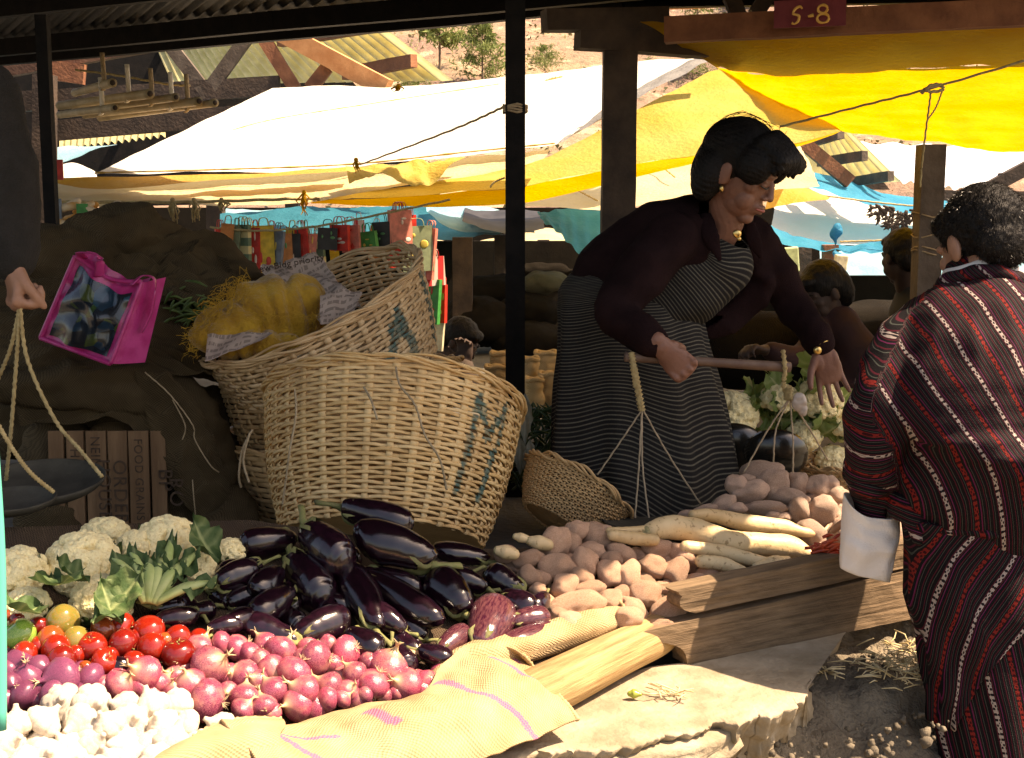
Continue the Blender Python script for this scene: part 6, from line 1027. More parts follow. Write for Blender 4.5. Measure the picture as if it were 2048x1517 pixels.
# ============================================================ people
M_SKIN = simple('skin_woman', (.18, .08, .052), (.24, .115, .078), 14, .5, .15, 120, spec=.4); M_SKM = simple('skin_man', (.3, .15, .09), (.38, .2, .13), 14, .5, .2, 120); M_HAIR = simple('black_hair', (.004, .0035, .003), (.009, .007, .006), 40, .55, .5, 160, stretch=(1, 1, .3), spec=.2)
M_LIP = simple('lips', (.35, .09, .07), None, rough=.4); M_EYE = simple('eye_dark', (.01, .008, .006), None, rough=.3); M_GOLD = simple('gold', (.8, .55, .2), None, rough=.3, metal=1)
def frame(f, up=(0, 0, 1)):
    f = V(f).normalized(); x = f.cross(V(up)).normalized(); z = x.cross(f); return Matrix((x, f, z)).transposed()
def put(dst, src, M3, o, s=1.): dst.add([M3 @ (V(v)*s)+V(o) for v in src.v], src.f, src.a, src.uv)
def head_mb():
    b = MB(); E = lambda c, r: b.ell(c, r, seg=20, rings=14)
    E((0, -.012, .03), (.074, .092, .085)); E((0, .018, -.01), (.065, .072, .09)); E((0, .03, -.062), (.052, .052, .045)); E((0, .062, -.095), (.023, .021, .018)); E((0, .068, -.06), (.03, .024, .026))
    for s in (-1, 1):
        E((s*.041, .055, -.014), (.024, .02, .02)); E((s*.034, .05, -.05), (.026, .026, .03)); E((s*.077, -.01, -.008), (.008, .018, .031)); E((s*.073, -.002, -.02), (.008, .01, .014)); E((s*.013, .092, -.032), (.009, .009, .007)); E((s*.03, .078, .0), (.017, .012, .009))
    b.tube([(-.05, .064, .024), (-.025, .08, .026), (0, .084, .022), (.025, .08, .026), (.05, .064, .024)], [.008, .009, .007, .009, .008], 10, n=16, round_=True)
    b.tube([(0, .082, .016), (0, .095, -.01), (0, .102, -.028)], [(.008, .007), (.009, .009), (.013, .009)], 12, n=10, round_=True)
    b.tube([(-.023, .082, -.060), (-.01, .093, -.0565), (0, .0945, -.058), (.01, .093, -.0565), (.023, .082, -.060)], [.003, .0055, .005, .0055, .003], 8, n=16, round_=True)
    b.tube([(-.019, .082, -.068), (0, .093, -.070), (.019, .082, -.068)], [.003, .0065, .003], 8, n=12, round_=True)
    return b
def face_bits(t, M3, o, s, lip=M_LIP):
    b = MB()
    for q in (-1, 1): put(b, MB().tube([(q*.014, .0905, -.002), (q*.03, .0915, -.006), (q*.046, .080, -.002)], .0022, 6, n=10), M3, o, s)
    adopt(t, b.build('eyelashes', M_EYE))
    for q in (-1, 1): b = MB(); put(b, MB().tube([(q*.014, .0895, .030), (q*.032, .0865, .036), (q*.052, .070, .030)], [(.0045, .002), (.0045, .003), (.002, .002)], 6, n=10), M3, o, s); adopt(t, b.build('eyebrow', M_HAIR))
    b = MB(); put(b, MB().tube([(-.023, .0865, -.0625), (0, .0985, -.063), (.023, .0865, -.0625)], [.0018, .0045, .0018], 8, n=14), M3, o, s); adopt(t, b.build('lips', lip))
def hand_mb(curl=(.2, .25, .2), side=1, spread=.05, thumb=(.75, .75, -.35), tc=.2, lens=(.070, .080, .074, .058)):
    """wrist at 0, fingers +y, palm faces -z, thumb on +x*side"""
    b = MB(); b.tube([(0, -.03, 0), (0, .01, 0), (0, .05, -.002), (0, .088, 0)], [(.026, .021), (.029, .018), (.039, .015), (.039, .011)], 16, n=12, ref=(0, 0, 1), round_=True)
    for k in range(4): b.ell((side*(.031-k*.0205), .084-.004*abs(k-1.2), .008), (.0085, .012, .007), seg=10, rings=8)
    b.ell((side*.02, .03, -.008), (.018, .03, .012), seg=12, rings=8); b.ell((-side*.022, .035, -.006), (.014, .032, .011), seg=12, rings=8)
    for k in range(4):
        x = side*(.031-k*.0205); a = (1.5-k)*spread*side; p = V((x, .082-.004*abs(k-1.2), .001)); th = 0; pts = [p-V((0, .02, 0)), p]; L = lens[k]; fr = (.45, .3, .25); c2 = [c*(1+.12*(k-1)) for c in curl]
        for j in range(3):
            th += c2[j]; d = V((math.sin(a), math.cos(a), 0))*math.cos(th)+V((0, 0, -1))*math.sin(th); p = p+d*L*fr[j]; pts.append(p)
        b.tube(pts, [.0082, .0088, .0078, .0072, .006], 10, n=18, ref=(1, 0, 0), round_=True)
    p = V((side*.022, .012, -.006)); d = V((side*thumb[0], thumb[1], thumb[2])).normalized(); p1 = p+d*.042; d2 = (d+V((-side*tc, .1, -tc))).normalized(); p2 = p1+d2*.03; d3 = (d2+V((-side*tc, .1, -tc*.5))).normalized(); b.tube([p, p1, p2, p2+d3*.022], [.014, .011, .0095, .0075], 10, n=16, ref=(1, 0, 0), round_=True)
    return b
def limb(b, pts, r, n=20, seg=18): return b.tube(pts, r, seg, n=n, round_=True)
# ------------------------------------------------------------ cloth shaders
def m_kira(name, per=.0098, base=(.018, .017, .017), l1=(.17, .16, .125), l2=(.07, .068, .056)):
    t = NT(name); uv = t.n('TexCoord').outputs['UV']; s = t.n('SeparateXYZ', {0: uv}); co = t.co(); wb = t.math('MULTIPLY', t.noise(co, 6, 3), .25)
    ph = t.math('ADD', t.math('MULTIPLY', s.outputs[1], 1/per), wb); fr = t.math('FRACT', ph); c = t.ramp(fr, [(0, base), (.42, l2), (.52, l1), (.72, l2), (.8, base)], 'CONSTANT'); fr4 = t.math('FRACT', t.math('MULTIPLY', ph, .25)); c = t.mix(t.ramp(fr4, [(0, 0.), (.5, .5)], 'CONSTANT'), c, t.mix(.5, c, base)); g = t.noise(t.co(scale=(1, 1, 1)), 220, 2)
    c = t.mix(t.math('MULTIPLY', g, .6), c, base); t.bump(t.math('ADD', t.math('MULTIPLY', fr, .3), g), .4, .003); return t.fin(c, .9, .1)
M_KIRA = m_kira('kira_cloth'); M_CARD = simple('cardigan_knit', (.012, .006, .0065), (.02, .010, .0105), 10, .95, .6, 240, spec=.05, detail=3, bdist=.004)
def m_gho():
    t = NT('striped_robe_cloth'); a = t.n('SeparateColor', {0: t.n('Attribute', attribute_name='col').outputs['Color']}); s, tt = a.outputs[0], a.outputs[1]
    co = t.co(); s = t.math('ADD', s, t.math('MULTIPLY', t.noise(co, 9, 2), .05)); f = t.math('FRACT', s); f8 = t.math('FRACT', t.math('MULTIPLY', s, 9.))
    K = (.007, .0055, .0065); c = t.ramp(f8, [(0, K), (.3, (.07, .010, .018)), (.45, K), (.68, (.05, .056, .048)), (.78, K)], 'CONSTANT'); c = t.mix(t.ramp(f, [(0, 0.), (.13, 1.), (.145, 0.), (.63, 1.), (.645, 0.)], 'CONSTANT'), c, (.12, .014, .06))
    m1 = t.math('SINE', t.math('MULTIPLY', tt, 520.)); m2 = t.math('SINE', t.math('MULTIPLY', tt, 73.)); f20 = t.math('SINE', t.math('MULTIPLY', s, 95.)); mot = t.math('GREATER_THAN', t.math('ADD', t.math('MULTIPLY', m1, f20), t.math('MULTIPLY', m2, t.math('MULTIPLY', m1, 1.2))), -.15)
    red = t.ramp(f, [(0, 1.), (.085, 0.)], 'CONSTANT'); wh = t.ramp(f, [(0, 0.), (.5, 1.), (.575, 0.)], 'CONSTANT'); c = t.mix(red, c, t.mix(mot, (.035, .004, .005), (.17, .015, .012))); c = t.mix(wh, c, t.mix(mot, (.012, .009, .011), (.34, .28, .25)))
    g = t.noise(co, 300, 2); t.bump(t.math('ADD', g, t.math('MULTIPLY', f8, .4)), .35, .003); return t.fin(c, .85, .12)
M_GHO = m_gho()
# ============================================================ the seller
D0_ = 3.65; t = thing('person', P(1270, 1060, 3.7), 'woman bending forward in dark cardigan and striped long skirt, holding a beam scale', 'person'); WOM = t
HF = frame((.80, -.46, -.42)); HO = P(1480, 345, 3.62); HS = 1.08; body = MB(); put(body, head_mb(), HF, HO, HS)
nb = HO+HF @ V((0, -.05, -.06)); limb(body, [HO+HF @ V((0, -.015, -.05)), P(1452, 440, 3.66), P(1425, 475, 3.7)], [.052, .052, .065])
limb(body, [P(1425, 470, 3.72), P(1370, 500, 3.74), P(1290, 550, 3.76), P(1240, 610, 3.76)], [(.06, .05), (.08, .07), (.09, .08), (.1, .09)])
sR, eR, wR = P(1335, 480, 3.56), P(1238, 620, 3.45), P(1322, 694, 3.345); sL, eL_, wL = P(1510, 480, 3.84), P(1582, 600, 3.84), P(1643, 692, 3.74)
limb(body, [sR+V((0, .07, 0)), eR+V((.01, .01, 0)), wR], [.034, .034, .027], n=26); limb(body, [sL, eL_, wL], [.034, .034, .028], n=26)
limb(body, [P(1240, 620, 3.70), P(1230, 830, 3.62), P(1220, 1070, 3.66)], [.08, .06, .04]); limb(body, [P(1260, 620, 3.84), P(1310, 830, 3.76), P(1320, 1060, 3.8)], [.08, .06, .04])
Mr = frame((.70, .05, -.70), (0, -1, 0)); HR = hand_mb((1.35, 1.45, .9), side=-1, spread=.05, thumb=(.35, .8, -.9), tc=.5); put(body, HR, Mr, wR+V((.006, -.004, -.004)), 1.02)
Ml = frame((.26, -.05, -.97), (0, 1, .05)); HL = hand_mb((.12, .22, .2), side=-1, spread=.11, thumb=(.6, .8, -.25), tc=.15); put(body, HL, Ml, wL+V((.004, -.004, -.01)), 1.05)
adopt(t, body.fuse('body', M_SKIN, voxel=.0032, sm=1)); face_bits(t, HF, HO, HS)
hb = MB(); h = MB(); E = lambda c, r: h.ell(c, r, seg=24, rings=16)
E((0, -.018, .042), (.086, .106, .092)); E((0, -.056, -.005), (.078, .07, .098)); E((0, .055, .078), (.082, .062, .045)); E((.070, .05, .04), (.026, .05, .05)); E((-.070, .05, .04), (.026, .045, .05)); E((.066, -.05, -.03), (.03, .045, .07)); E((-.066, -.05, -.03), (.03, .045, .07))
for k in range(9): x = (k-4)*.016; h.tube([(x, .05, .115-abs(x)*.3), (x*1.1, .115, .09-abs(x)*.3), (x*1.2, .132-abs(x)*.4, .045)], [.022, .018, .006], 8, n=10, round_=True)
put(hb, h, HF, HO, HS); HI = HF.transposed()
def hdisp(c): q = HI @ (c-HO); a = math.atan2(q.x, q.z-.02); return .0012*math.sin(a*60+6*noise.noise(q*14))+.003*noise.noise(q*16)
ho = hb.fuse('hair', M_HAIR, voxel=.0045, sm=3, disp=hdisp); adopt(t, ho)
st = MB()
for k in range(90):      # flyaway strands
    a = rng.uniform(-1.5, 1.5); q0 = V((.09*math.sin(a), rng.uniform(-.06, .06), .045+.098*math.cos(a))); q1 = V((q0.x*1.12, q0.y+rng.choice((-1, 1))*rng.uniform(.04, .09), q0.z-rng.uniform(.03, .09))); q1 = V((0, -.02, .045))+(q1-V((0, -.02, .045))).normalized()*rng.uniform(.100, .106); qm = (q0+q1)/2; qm = V((0, -.02, .045))+(qm-V((0, -.02, .045))).normalized()*.1; st.tube([HO+HF @ (x*HS) for x in (q0, qm, q1)], [.0008, .0008, .0003], 3, n=5, caps=False)
adopt(t, st.build('stray_hair', M_HAIR))
b = MB(); ep = HO+HF @ (V((.083, .002, -.045))*HS); b.ell(ep, (.006, .006, .009)); adopt(t, b.build('earring', M_GOLD)); b = MB(); b.ell(P(1474, 468, 3.54), (.012, .006, .012)); b.ell(P(1478, 478, 3.54), (.006, .005, .006)); adopt(t, b.build('brooch', M_GOLD))
b = MB(); wd = (wL-eL_).normalized(); wc = wL+V((.002, -.002, -.006)); b.tube([wc+(frame(wd) @ V((.034*math.cos(a*.6283), .0, .034*math.sin(a*.6283)))) for a in range(11)], (.005, .002) and .003, 6, n=40); adopt(t, b.build('watch_strap', M_GOLD)); b = MB(); b.ell(wc+V((-.02, -.029, -.004)), (.012, .006, .012)); adopt(t, b.build('watch_case', M_GOLD))
# blouse and kira upper part (striped), then cardigan
ku = MB(); pth = [P(1240, 650, 3.74), P(1280, 600, 3.74), P(1368, 552, 3.72), P(1432, 515, 3.70), P(1458, 475, 3.68)]
ku.tube(pth, [(.15, .155), (.14, .15), (.142, .142), (.118, .105), (.06, .055)], 56, n=48, ref=(0, 1, 0), caps=False, off=lambda v, p: 1+.02*math.sin(7*p+v*9)+.02*noise.noise(V((math.cos(p)*2, math.sin(p)*2, v*6)))); ku.uv = [(u, l+.05*math.sin(u*6.28+.8)) for u, l in ku.uv]; adopt(t, ku.build('wrap_dress_top', M_KIRA, solid=.004))
cd = MB(); limb(cd, [P(1222, 590, 3.75), P(1262, 555, 3.75), P(1335, 505, 3.73), P(1400, 468, 3.71), P(1440, 448, 3.69)], [(.140, .14), (.15, .148), (.152, .148), (.132, .12), (.066, .066)], n=30, seg=28)
limb(cd, [P(1345, 478, 3.60), P(1290, 540, 3.52), P(1236, 622, 3.45), P(1290, 672, 3.38), P(1312, 688, 3.355)], [.070, .068, .058, .045, .041], n=30); limb(cd, [P(1490, 482, 3.80), P(1535, 530, 3.84), P(1584, 605, 3.84), P(1625, 665, 3.77), P(1640, 685, 3.745)], [.08, .066, .054, .045, .041], n=30)
limb(cd, [P(1500, 480, 3.76), P(1520, 550, 3.79), P(1490, 612, 3.79), P(1435, 652, 3.77), P(1390, 672, 3.74)], [(.045, .05), (.034, .05), (.03, .05), (.024, .04), (.012, .02)], n=24)
def cdisp(c): return .020*(.35-abs(noise.noise(V((c.x*6+2+c.z*5, c.y*5, c.z*8-c.x*3)))))+.006*(.3-abs(noise.noise(V((c.x*15, c.y*12, c.z*14-c.x*9)))))
co_ = cd.fuse('cardigan', M_CARD, voxel=.0065, sm=5, disp=cdisp)
import bmesh
def px_of(c):
    v = V(c)-V((0, 0, CAMZ)); f = V((0, math.cos(TH), -math.sin(TH))); u = V((0, math.sin(TH), math.cos(TH))); d = v.dot(f); return 1024+FPX*v.x/d, 758.5-FPX*v.dot(u)/d
def inpoly(x, y, pl):
    r = False; j = len(pl)-1
    for i in range(len(pl)):
        if (pl[i][1] > y) != (pl[j][1] > y) and x < (pl[j][0]-pl[i][0])*(y-pl[i][1])/(pl[j][1]-pl[i][1])+pl[i][0]: r = not r
        j = i
    return r
def cut(o, test, thick=.005):
    bm = bmesh.new(); bm.from_mesh(o.data); bmesh.ops.delete(bm, geom=[v for v in bm.verts if test(v.co)], context='VERTS'); bm.to_mesh(o.data); bm.free(); md = o.modifiers.new('t', 'SOLIDIFY'); md.thickness = thick; md.offset = -1
opn = [(1428, 430), (1425, 500), (1398, 555), (1372, 590), (1348, 606), (1340, 650), (1370, 662), (1420, 650), (1470, 620), (1492, 590), (1500, 540), (1492, 490), (1478, 440)]
cut(co_, lambda c: c.y < 3.745 and inpoly(*px_of(c), opn) or (px_of(c)[0] > 1400 and px_of(c)[1] < 448 and (c-HO).length < .16)); adopt(t, co_)
b = MB(); b.tube([P(1412, 430, 3.64), P(1420, 470, 3.585), P(1440, 520, 3.57)], [(.02, .007), (.026, .007), (.008, .005)], 12, n=26, ref=(0, 1, 0), round_=True); adopt(t, b.fuse('lapel', M_CARD, voxel=.004, sm=3)); b = MB(); b.tube([P(1500, 448, 3.68), P(1508, 480, 3.67), P(1522, 515, 3.69)], [(.016, .007), (.022, .007), (.008, .005)], 12, n=16, ref=(0, 1, 0), round_=True); adopt(t, b.fuse('lapel', M_CARD, voxel=.004, sm=3))
# skirt
sk_rows = [(1245, 520, 3.76, 95, .8), (1232, 560, 3.75, 112, .85), (1252, 610, 3.74, 138, .82), (1262, 700, 3.72, 150, .75), (1272, 800, 3.70, 168, .7), (1284, 930, 3.68, 190, .66), (1290, 1052, 3.67, 197, .64)]
def skirt(u, v):
    k = v*(len(sk_rows)-1); i = min(int(k), len(sk_rows)-2); f = k-i; A, B_ = sk_rows[i], sk_rows[i+1]; c = cr([P(*r[:3]) for r in sk_rows], i, f); g = A[3]+(B_[3]-A[3])*f; q = A[4]+(B_[4]-A[4])*f; a = u*6.2832; r = g*S(3.7)
    fold = 1+(.06*math.sin(a*5+2.2*v+.6)+.04*math.sin(a*9+1.5-v*2.5)+.02*math.sin(a*17+v*3)+.04*noise.noise(V((math.cos(a)*3, math.sin(a)*3, v*4))))*min(1, v*1.3)
    return c+V((math.cos(a)*r*fold, math.sin(a)*r*q*fold, .03*math.cos(a)*(1-v)*1.0-.02*math.cos(a)*v+.012*math.sin(a*3+2)*v))
b = MB(); b.grid(skirt, 150, 90, closeu=True); b.uv = [(u, -v*.80+.02*math.sin(u*6.28*2+v*3)*v+.014*math.sin(u*6.28*5+1.2)*v) for u, v in b.uv]; adopt(t, b.build('skirt', M_KIRA, solid=.004))
for k, (x, y, D_) in enumerate([(1225, 1068, 3.58), (1330, 1066, 3.68)]): b = MB(); c = P(x, y, D_); c.z = .075; b.ell(c, (.045, .11, .032)); b.ell(c+V((.01, -.06, -.008)), (.042, .06, .022)); adopt(t, b.fuse('shoe', M_BLK, voxel=.006, sm=3))
# ============================================================ the buyer
t = thing('person', P(1985, 1517, 2.7), 'man seen from behind in maroon striped robe with a wide white cuff', 'person')
HF2 = frame((-.30, .84, -.46)); HO2 = P(1962, 494, 2.87); HS2 = 1.06; body = MB(); put(body, head_mb(), HF2, HO2, HS2)
limb(body, [HO2+HF2 @ V((0, -.02, -.04)), P(1957, 548, 2.85), P(1960, 585, 2.88)], [.055, .052, .045]); limb(body, [P(1965, 690, 2.84), P(1970, 850, 2.74), P(1975, 1050, 2.74)], [(.12, .07), (.13, .09), (.13, .1)])
limb(body, [P(1865, 690, 2.82), P(1770, 850, 2.77), P(1745, 1010, 2.84)], [.05, .042, .03], n=26); limb(body, [P(2080, 690, 2.82), P(2190, 860, 2.74), P(2150, 1040, 2.85)], [.05, .042, .03], n=26)
put(body, hand_mb((.4, .5, .4), side=1, spread=.04), frame((.0, .25, -.95), (0, -1, 0)), P(1745, 1020, 2.85)); put(body, hand_mb((.4, .5, .4), side=-1, spread=.04), frame((-.0, .25, -.95), (0, -1, 0)), P(2150, 1050, 2.86))
limb(body, [P(1950, 1060, 2.72), P(1965, 1450, 2.70), P(1960, 1860, 2.72)], [.07, .045, .04]); limb(body, [P(2010, 1060, 2.72), P(2020, 1450, 2.70), P(2020, 1860, 2.72)], [.07, .045, .04])
adopt(t, body.fuse('body', M_SKM, voxel=.0045, sm=2)); face_bits(t, HF2, HO2, HS2)
hb = MB(); h = MB(); h.ell((0, -.022, .036), (.082, .096, .09), seg=24, rings=16); h.ell((0, -.062, -.012), (.066, .048, .062), seg=20, rings=14); h.ell((0, .045, .075), (.06, .05, .035), seg=20, rings=14); put(hb, h, HF2, HO2, HS2); hm = hb.fuse('hair', M_HAIR, voxel=.0045, sm=3, disp=lambda c: .003*noise.noise(c*90)); adopt(t, hm)
vs_ = [v.co.copy() for v in hm.data.vertices]; ns_ = [v.normal.copy() for v in hm.data.vertices]; st = MB()
down = HF2 @ V((0, -.3, -1))
for k in range(17000): i = rng.randrange(len(vs_)); p = vs_[i]; d = (ns_[i]*.75+down*.7+V((rng.gauss(0, .3), rng.gauss(0, .3), rng.gauss(0, .3)))).normalized()*rng.uniform(.004, .010); s_ = d.cross(V((rng.gauss(0, 1), rng.gauss(0, 1), 1))).normalized()*.0005; st.add([p-s_, p+s_, p+d], [(0, 1, 2)])
adopt(t, st.build('cropped_hair', simple('hair_tips', (.014, .011, .008), (.03, .024, .018), 60, .35, spec=.6), smooth=False))
# robe top with sleeves; stripe coordinates s (across) and t (along) are laid in the cloth
rb_ = MB(); limb(rb_, [P(1975, 1045, 2.72), P(1978, 940, 2.69), P(1975, 800, 2.70), P(1970, 700, 2.78), P(1968, 636, 2.86), P(1964, 598, 2.88), P(1962, 566, 2.87)], [(.158, .125), (.182, .15), (.195, .145), (.2, .14), (.178, .13), (.125, .12), (.085, .085)], n=40, seg=32)
limb(rb_, [P(1858, 672, 2.84), P(1806, 725, 2.80), P(1768, 830, 2.74), P(1750, 930, 2.76), P(1745, 990, 2.80)], [(.085, .085), (.082, .085), (.072, .08), (.06, .06), (.042, .036)], n=36, seg=24); limb(rb_, [P(2080, 670, 2.84), P(2140, 740, 2.80), P(2190, 860, 2.7), P(2150, 1030, 2.82)], [.09, .085, .07, .05], n=30)
SA, SB_ = P(1800, 640, 2.67), P(1755, 1010, 2.78); x0 = P(1975, 850, 2.66)
arm_line = [(1850, 600), (1822, 620), (1787, 699), (1765, 745), (1742, 809), (1750, 850), (1786, 895), (1800, 1000)]
def gho_fn(c, n):
    px, py = px_of(c); bx = float(np.interp(py, [y for x, y in arm_line], [x for x, y in arm_line]))
    x = c.x-x0.x; z = c.z-x0.z
    if px < bx: d = (SB_-SA).normalized(); q = (c-SA).dot(d); return (q/.098+.06*math.sin(x*30)+x*1.6+c.y*1.5, x*1.0+c.y, 0)
    s = (x*.90+z*.42+.10*z*z+.010*math.sin(z*16))/.082; return (s+8.4, z*.9-x*.42+c.y*.3, 0)
def gdisp(c): 
    q = V((c.x*3+2, c.y*3, c.z*3)); return .016*(.45-abs(noise.noise(V((c.x*9-c.z*4, c.y*6, c.z*5+c.x*4)))))+.008*noise.noise(c*16)
adopt(t, rb_.fuse('robe_top', M_GHO, voxel=.0065, sm=5, fn=gho_fn, disp=gdisp))
b = MB()     # fabric roll of the collar and the white lining
def ring(c, ax, a, bb, r, m, name, k=0, parent=t):
    q = quat(ax, 0); pts = [c+q @ V((a*math.cos(i*.3142), bb*math.sin(i*.3142), .006*math.sin(i*.9+k))) for i in range(21)]; mb = MB(); mb.tube(pts, r, 12, n=90, ref=tuple(V(ax))); return mb
cx = P(1962, 572, 2.85); mb = ring(cx, (.0, .35, .93), .086, .075, [(.022+.004*math.sin(i*1.3), .020) for i in range(21)], None, '', 2); o = mb.fuse('rolled_collar', M_GHO, voxel=.004, sm=2, fn=lambda c, n: (c.z*12+math.atan2(c.y-cx.y, c.x-cx.x)*.9, math.atan2(c.y-cx.y, c.x-cx.x)*.1, 0), disp=lambda c: .006*noise.noise(c*24)); adopt(t, o)
M_WH = simple('white_cotton', (.74, .7, .66), (.8, .77, .73), 8, .85, .3, 300, trans=.08); mb = ring(P(1963, 552, 2.855), (.0, .4, .91), .078, .068, [(.006, .013)]*21, None, ''); adopt(t, mb.build('collar_lining', M_WH))
mb = MB()    # blouse hem over the belt
mb = ring(P(1978, 1040, 2.72), (0.02, .0, 1), .158, .125, [(.02+.006*math.sin(i*1.9), .014) for i in range(21)], None, '', 1); adopt(t, mb.fuse('belt_fold', M_GHO, voxel=.006, sm=3, fn=lambda c, n: ((c.x-x0.x)*9+c.z*3+.3, c.z, 0), disp=lambda c: .006*noise.noise(c*20)))
low = [(1975, 1030, 2.73, 158, .8), (1978, 1100, 2.73, 160, .82), (1985, 1200, 2.72, 165, .82), (1990, 1300, 2.71, 145, .85), (1990, 1400, 2.70, 124, .9), (1990, 1517, 2.70, 116, .9), (1990, 1700, 2.70, 112, .9), (1990, 1800, 2.70, 112, .9)]
def robe_low(u, v, off=0):
    k = v*(len(low)-1); i = min(int(k), len(low)-2); f = k-i; A, B_ = low[i], low[i+1]; c = cr([P(*r[:3]) for r in low], i, f); g = A[3]+(B_[3]-A[3])*f; q = A[4]+(B_[4]-A[4])*f; a = u*6.2832; r = g*S(2.71)+off
    fold = 1+.025*math.sin(a*5+v*6)+.03*math.sin(a*9-v*14)*(.4+v)+.03*noise.noise(V((math.cos(a)*2+3, math.sin(a)*2, v*5))); return c+V((math.cos(a)*r*fold, math.sin(a)*r*q*fold, 0))
wx = P(1975, 1050, 2.6)
b = MB(); b.grid(lambda u, v: robe_low(u, v), 140, 110, closeu=True); b.a = [(((V(p).x-wx.x)*.93+(V(p).z-wx.z)*.24)/.095+4.2, V(p).z+V(p).y*.2, 0) for p in b.v]; adopt(t, b.build('robe_skirt', M_GHO, solid=.004))
def wrapfn(u, v):     # outer wrap panel with its free edge running down to the left
    v2 = v*.62; edge = float(np.interp(v2, [0, .12, .3, .45, .62], [.845, .835, .77, .68, .60])); return robe_low(.44+(edge-.44)*u, v2, .008+.006*math.sin(u*3.14)+.004*math.sin(u*22+v*5))
b = MB(); b.grid(wrapfn, 70, 90); 
def wa(p):
    x = p[0]-wx.x; z = p[2]-wx.z; bend = max(0, min(1, (-.09-z*.4-x)*6)); s = ((x*.88-z*(.52-.35*bend)))/.095; return (s+.65, z*.88+x*.5, 0)
b.a = [wa(p) for p in b.v]; adopt(t, b.build('robe_wrap', M_GHO, solid=.005))
# wide white turned-back cuff
cf_ = [(1742, 1000, 2.80, 54), (1742, 1040, 2.80, 57), (1736, 1090, 2.79, 55), (1730, 1150, 2.78, 50)]
def cuff(u, v):
    k = v*(len(cf_)-1); i = min(int(k), len(cf_)-2); c = cr([P(*r[:3]) for r in cf_], i, k-i); g = (cf_[i][3]*(1-k+i)+cf_[i+1][3]*(k-i))*S(2.79); a = u*6.2832; e = .9 if v < .6 else .9-(v-.6)*1.2
    ca, sa = math.cos(a), math.sin(a); p = c+V((math.copysign(abs(ca)**.75, ca)*g, sa*g*e, 0)); p.z += -.016*ca*v-.03*max(0, -sa)*(1-v)-.012*ca*(1-v)
    return p+V((0, -.004, 0))*noise.noise(V((a*2, v*5, 1)))*2
b = MB(); b.grid(cuff, 64, 40, closeu=True); adopt(t, b.build('white_cuff', M_WH, solid=.003))
o = [c for c in t.children if c.name.startswith('white_cuff')][0]
# inner dark sleeve bunching into the cuff
b = MB(); limb(b, [P(1735, 935, 2.77), P(1738, 985, 2.79), P(1742, 1040, 2.8)], [(.055, .05), (.044, .036), (.036, .03)], n=14); limb(b, [P(1700, 950, 2.77), P(1745, 975, 2.73), P(1790, 955, 2.77)], [.02, .024, .02]); limb(b, [P(1800, 1010, 2.74), P(1835, 1040, 2.7), P(1840, 1075, 2.68)], [.03, .03, .02]); adopt(t, b.fuse('inner_sleeve', M_GHO, voxel=.005, sm=3, fn=lambda c, n: (c.z*9.5+c.x*2, c.x+c.y, 0), disp=lambda c: .008*noise.noise(c*22)))
for x in (1950, 2030): b = MB(); c = P(x, 1880, 2.72); b.ell(c+V((0, .04, 0)), (.045, .12, .035)); adopt(t, b.fuse('shoe', M_BLK, voxel=.008, sm=3))
# ============================================================ person cut by the left edge
t = thing('person', P(-120, 900, 2.85), 'person in a dark jacket at the left edge, only sleeve and fist showing', 'person'); body = MB()
limb(body, [P(-60, 200, 2.85), P(-5, 360, 2.84), P(20, 520, 2.82)], [.055, .045, .03], n=24); limb(body, [P(-160, 150, 2.95), P(-170, 500, 2.95), P(-170, 800, 2.95)], [(.15, .1), (.15, .11), (.14, .1)]); put(body, head_mb(), frame((.3, -1, -.2)), P(-150, -20, 2.9)); limb(body, [P(-150, 0, 2.92), P(-155, 140, 2.94)], [.055, .07])
put(body, hand_mb((1.3, 1.4, .9), side=-1, spread=.03, thumb=(.35, .9, -.25), tc=.3), frame((.12, -.05, -.98), (-.85, -.5, 0)), P(20, 522, 2.81), 1.12); limb(body, [P(-210, 800, 2.95), P(-210, 1300, 2.95)], [.08, .05]); limb(body, [P(-120, 800, 2.95), P(-120, 1300, 2.95)], [.08, .05])
adopt(t, body.fuse('body', M_SKM, voxel=.004, sm=2)); b = MB(); limb(b, [P(-40, 200, 2.85), P(0, 330, 2.84), P(18, 430, 2.83), P(26, 515, 2.82)], [.085, .075, .064, .052], n=26); limb(b, [P(-150, 130, 2.95), P(-165, 400, 2.95), P(-170, 850, 2.95)], [(.16, .1), (.19, .13), (.2, .14)], n=20)
adopt(t, b.fuse('jacket', simple('dark_fleece', (.012, .0115, .010), (.022, .02, .018), 20, .95, .6, 200), voxel=.007, sm=4, disp=lambda c: .012*(.45-abs(noise.noise(c*8)))))
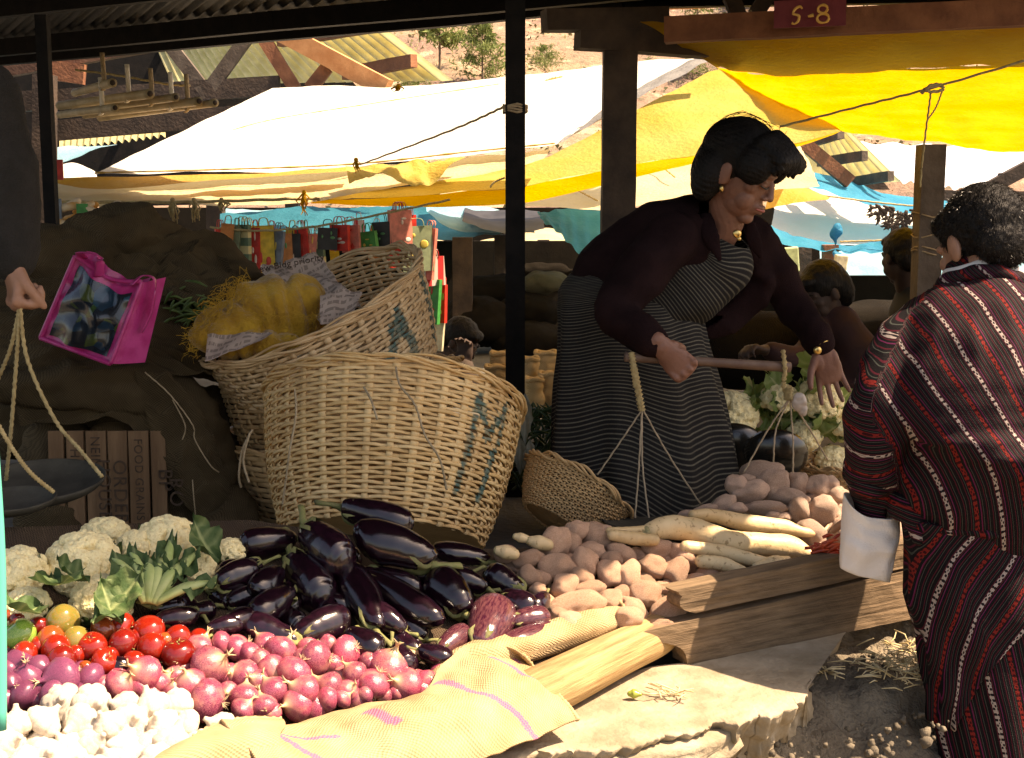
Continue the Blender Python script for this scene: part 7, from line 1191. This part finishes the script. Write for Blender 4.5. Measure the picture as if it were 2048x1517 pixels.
# ============================================================ people in the shade behind
def small_person(label, head, hs, face, D, torso, jacket, arms=(), hair='short', skin=simple('skin_in_shade', (.035, .017, .011), (.05, .026, .017), 14, .7), legs=None):  # skin is near black: the shade of the stalls is in its colour
    t = thing('person', P(torso[0][0], torso[0][1], D), label, 'person', None); F = frame(face); o = P(head[0], head[1], D); body = MB(); put(body, head_mb(), F, o, hs); tr = [P(x, y, D+.02) for x, y, *_ in torso]; neck = tr[-1]
    limb(body, [o+F @ V((0, -.02, -.05)), neck], [.05*hs, .055*hs]); limb(body, tr, [(w*S(D)*.8, w*S(D)*.55) for _, _, w in torso]); b = MB(); limb(b, tr, [(w*S(D), w*S(D)*.7) for _, _, w in torso], n=20)
    for a in arms:
        q = [P(*p) for p in a]; limb(body, q, [.035, .03, .025][:len(q)]); limb(b, q[:-1]+[q[-2].lerp(q[-1], .8)], [.06, .05, .042][:len(q)]); d = (q[-1]-q[-2]).normalized(); put(body, hand_mb((.6, .7, .5)), frame(d, (0, .3, 1)), q[-1])
    adopt(t, body.fuse('body', skin, voxel=.007, sm=2)); adopt(t, b.fuse('jacket', jacket, voxel=.012, sm=4, disp=lambda c: .018*(.4-abs(noise.noise(c*6)))))
    hb = MB(); h = MB(); h.ell((0, -.022, .04), (.086, .1, .092)); h.ell((0, -.07, -.01), (.072, .05, .07) if hair == 'short' else (.08, .06, .1)); h.ell((0, .05, .08), (.06, .045, .03)); put(hb, h, F, o, hs); adopt(t, hb.fuse('hair', M_HAIR, voxel=.008, sm=3, disp=lambda c: .004*noise.noise(c*60))); face_bits(t, F, o, hs); return t
small_person('person in maroon robe bent over, black hair, between seller and buyer', (1645, 585), 1.1, (-.85, -.3, -.5), 5.8, [(1700, 790, 75), (1705, 720, 78), (1680, 655, 62), (1655, 620, 30)], simple('maroon_cloth', (.022, .006, .005), (.034, .009, .008), 8, .9), [[(1640, 650, 5.8), (1600, 710, 5.6), (1530, 700, 5.5)]], 'long')
small_person('black silhouetted person with round dark hair beside the right post', (1802, 515), 1.0, (-.3, .9, -.2), 5.9, [(1830, 800, 90), (1835, 700, 85), (1830, 620, 70), (1815, 575, 30)], simple('black_cloth', (.012, .012, .012), (.02, .02, .02), 8, .9))
small_person('tiny far person in an olive top against the cyan tarpaulin', (1722, 556), .9, (.2, .9, 0), 12.5, [(1722, 720, 50), (1722, 640, 52), (1722, 600, 44), (1722, 580, 12)], M_OLV)
small_person('boy with head lowered and hand at mouth behind the baskets', (922, 685), .95, (.75, -.4, -.55), 6.4, [(895, 860, 60), (893, 780, 58), (900, 720, 45), (912, 700, 20)], simple('brown_jacket', (.04, .025, .018), (.06, .04, .028), 8, .9), [[(915, 730, 6.2), (935, 775, 6.0), (932, 725, 6.0)]])
small_person('dark person crouching low behind the beam scale with a striped wrist', (1470, 720), .9, (-.4, -.8, -.5), 6.9, [(1450, 900, 80), (1450, 820, 80), (1460, 770, 60), (1468, 745, 25)], simple('dark_teal_cloth', (.015, .025, .028), (.03, .05, .05), 8, .9))
bpy.data.scenes.remove(TS)
# drop prototypes that were never placed
_kill = [o for o in COL.objects if o.parent is None and o.type in ('EMPTY', 'MESH') and o.get('kind') is None and (o.get('label') in (None, 'x', 'red onion', 'garlic', 'tomato', 'eggplant', 'cauliflower'))]
for o in [c for k in _kill for c in k.children_recursive]+_kill: bpy.data.objects.remove(o)
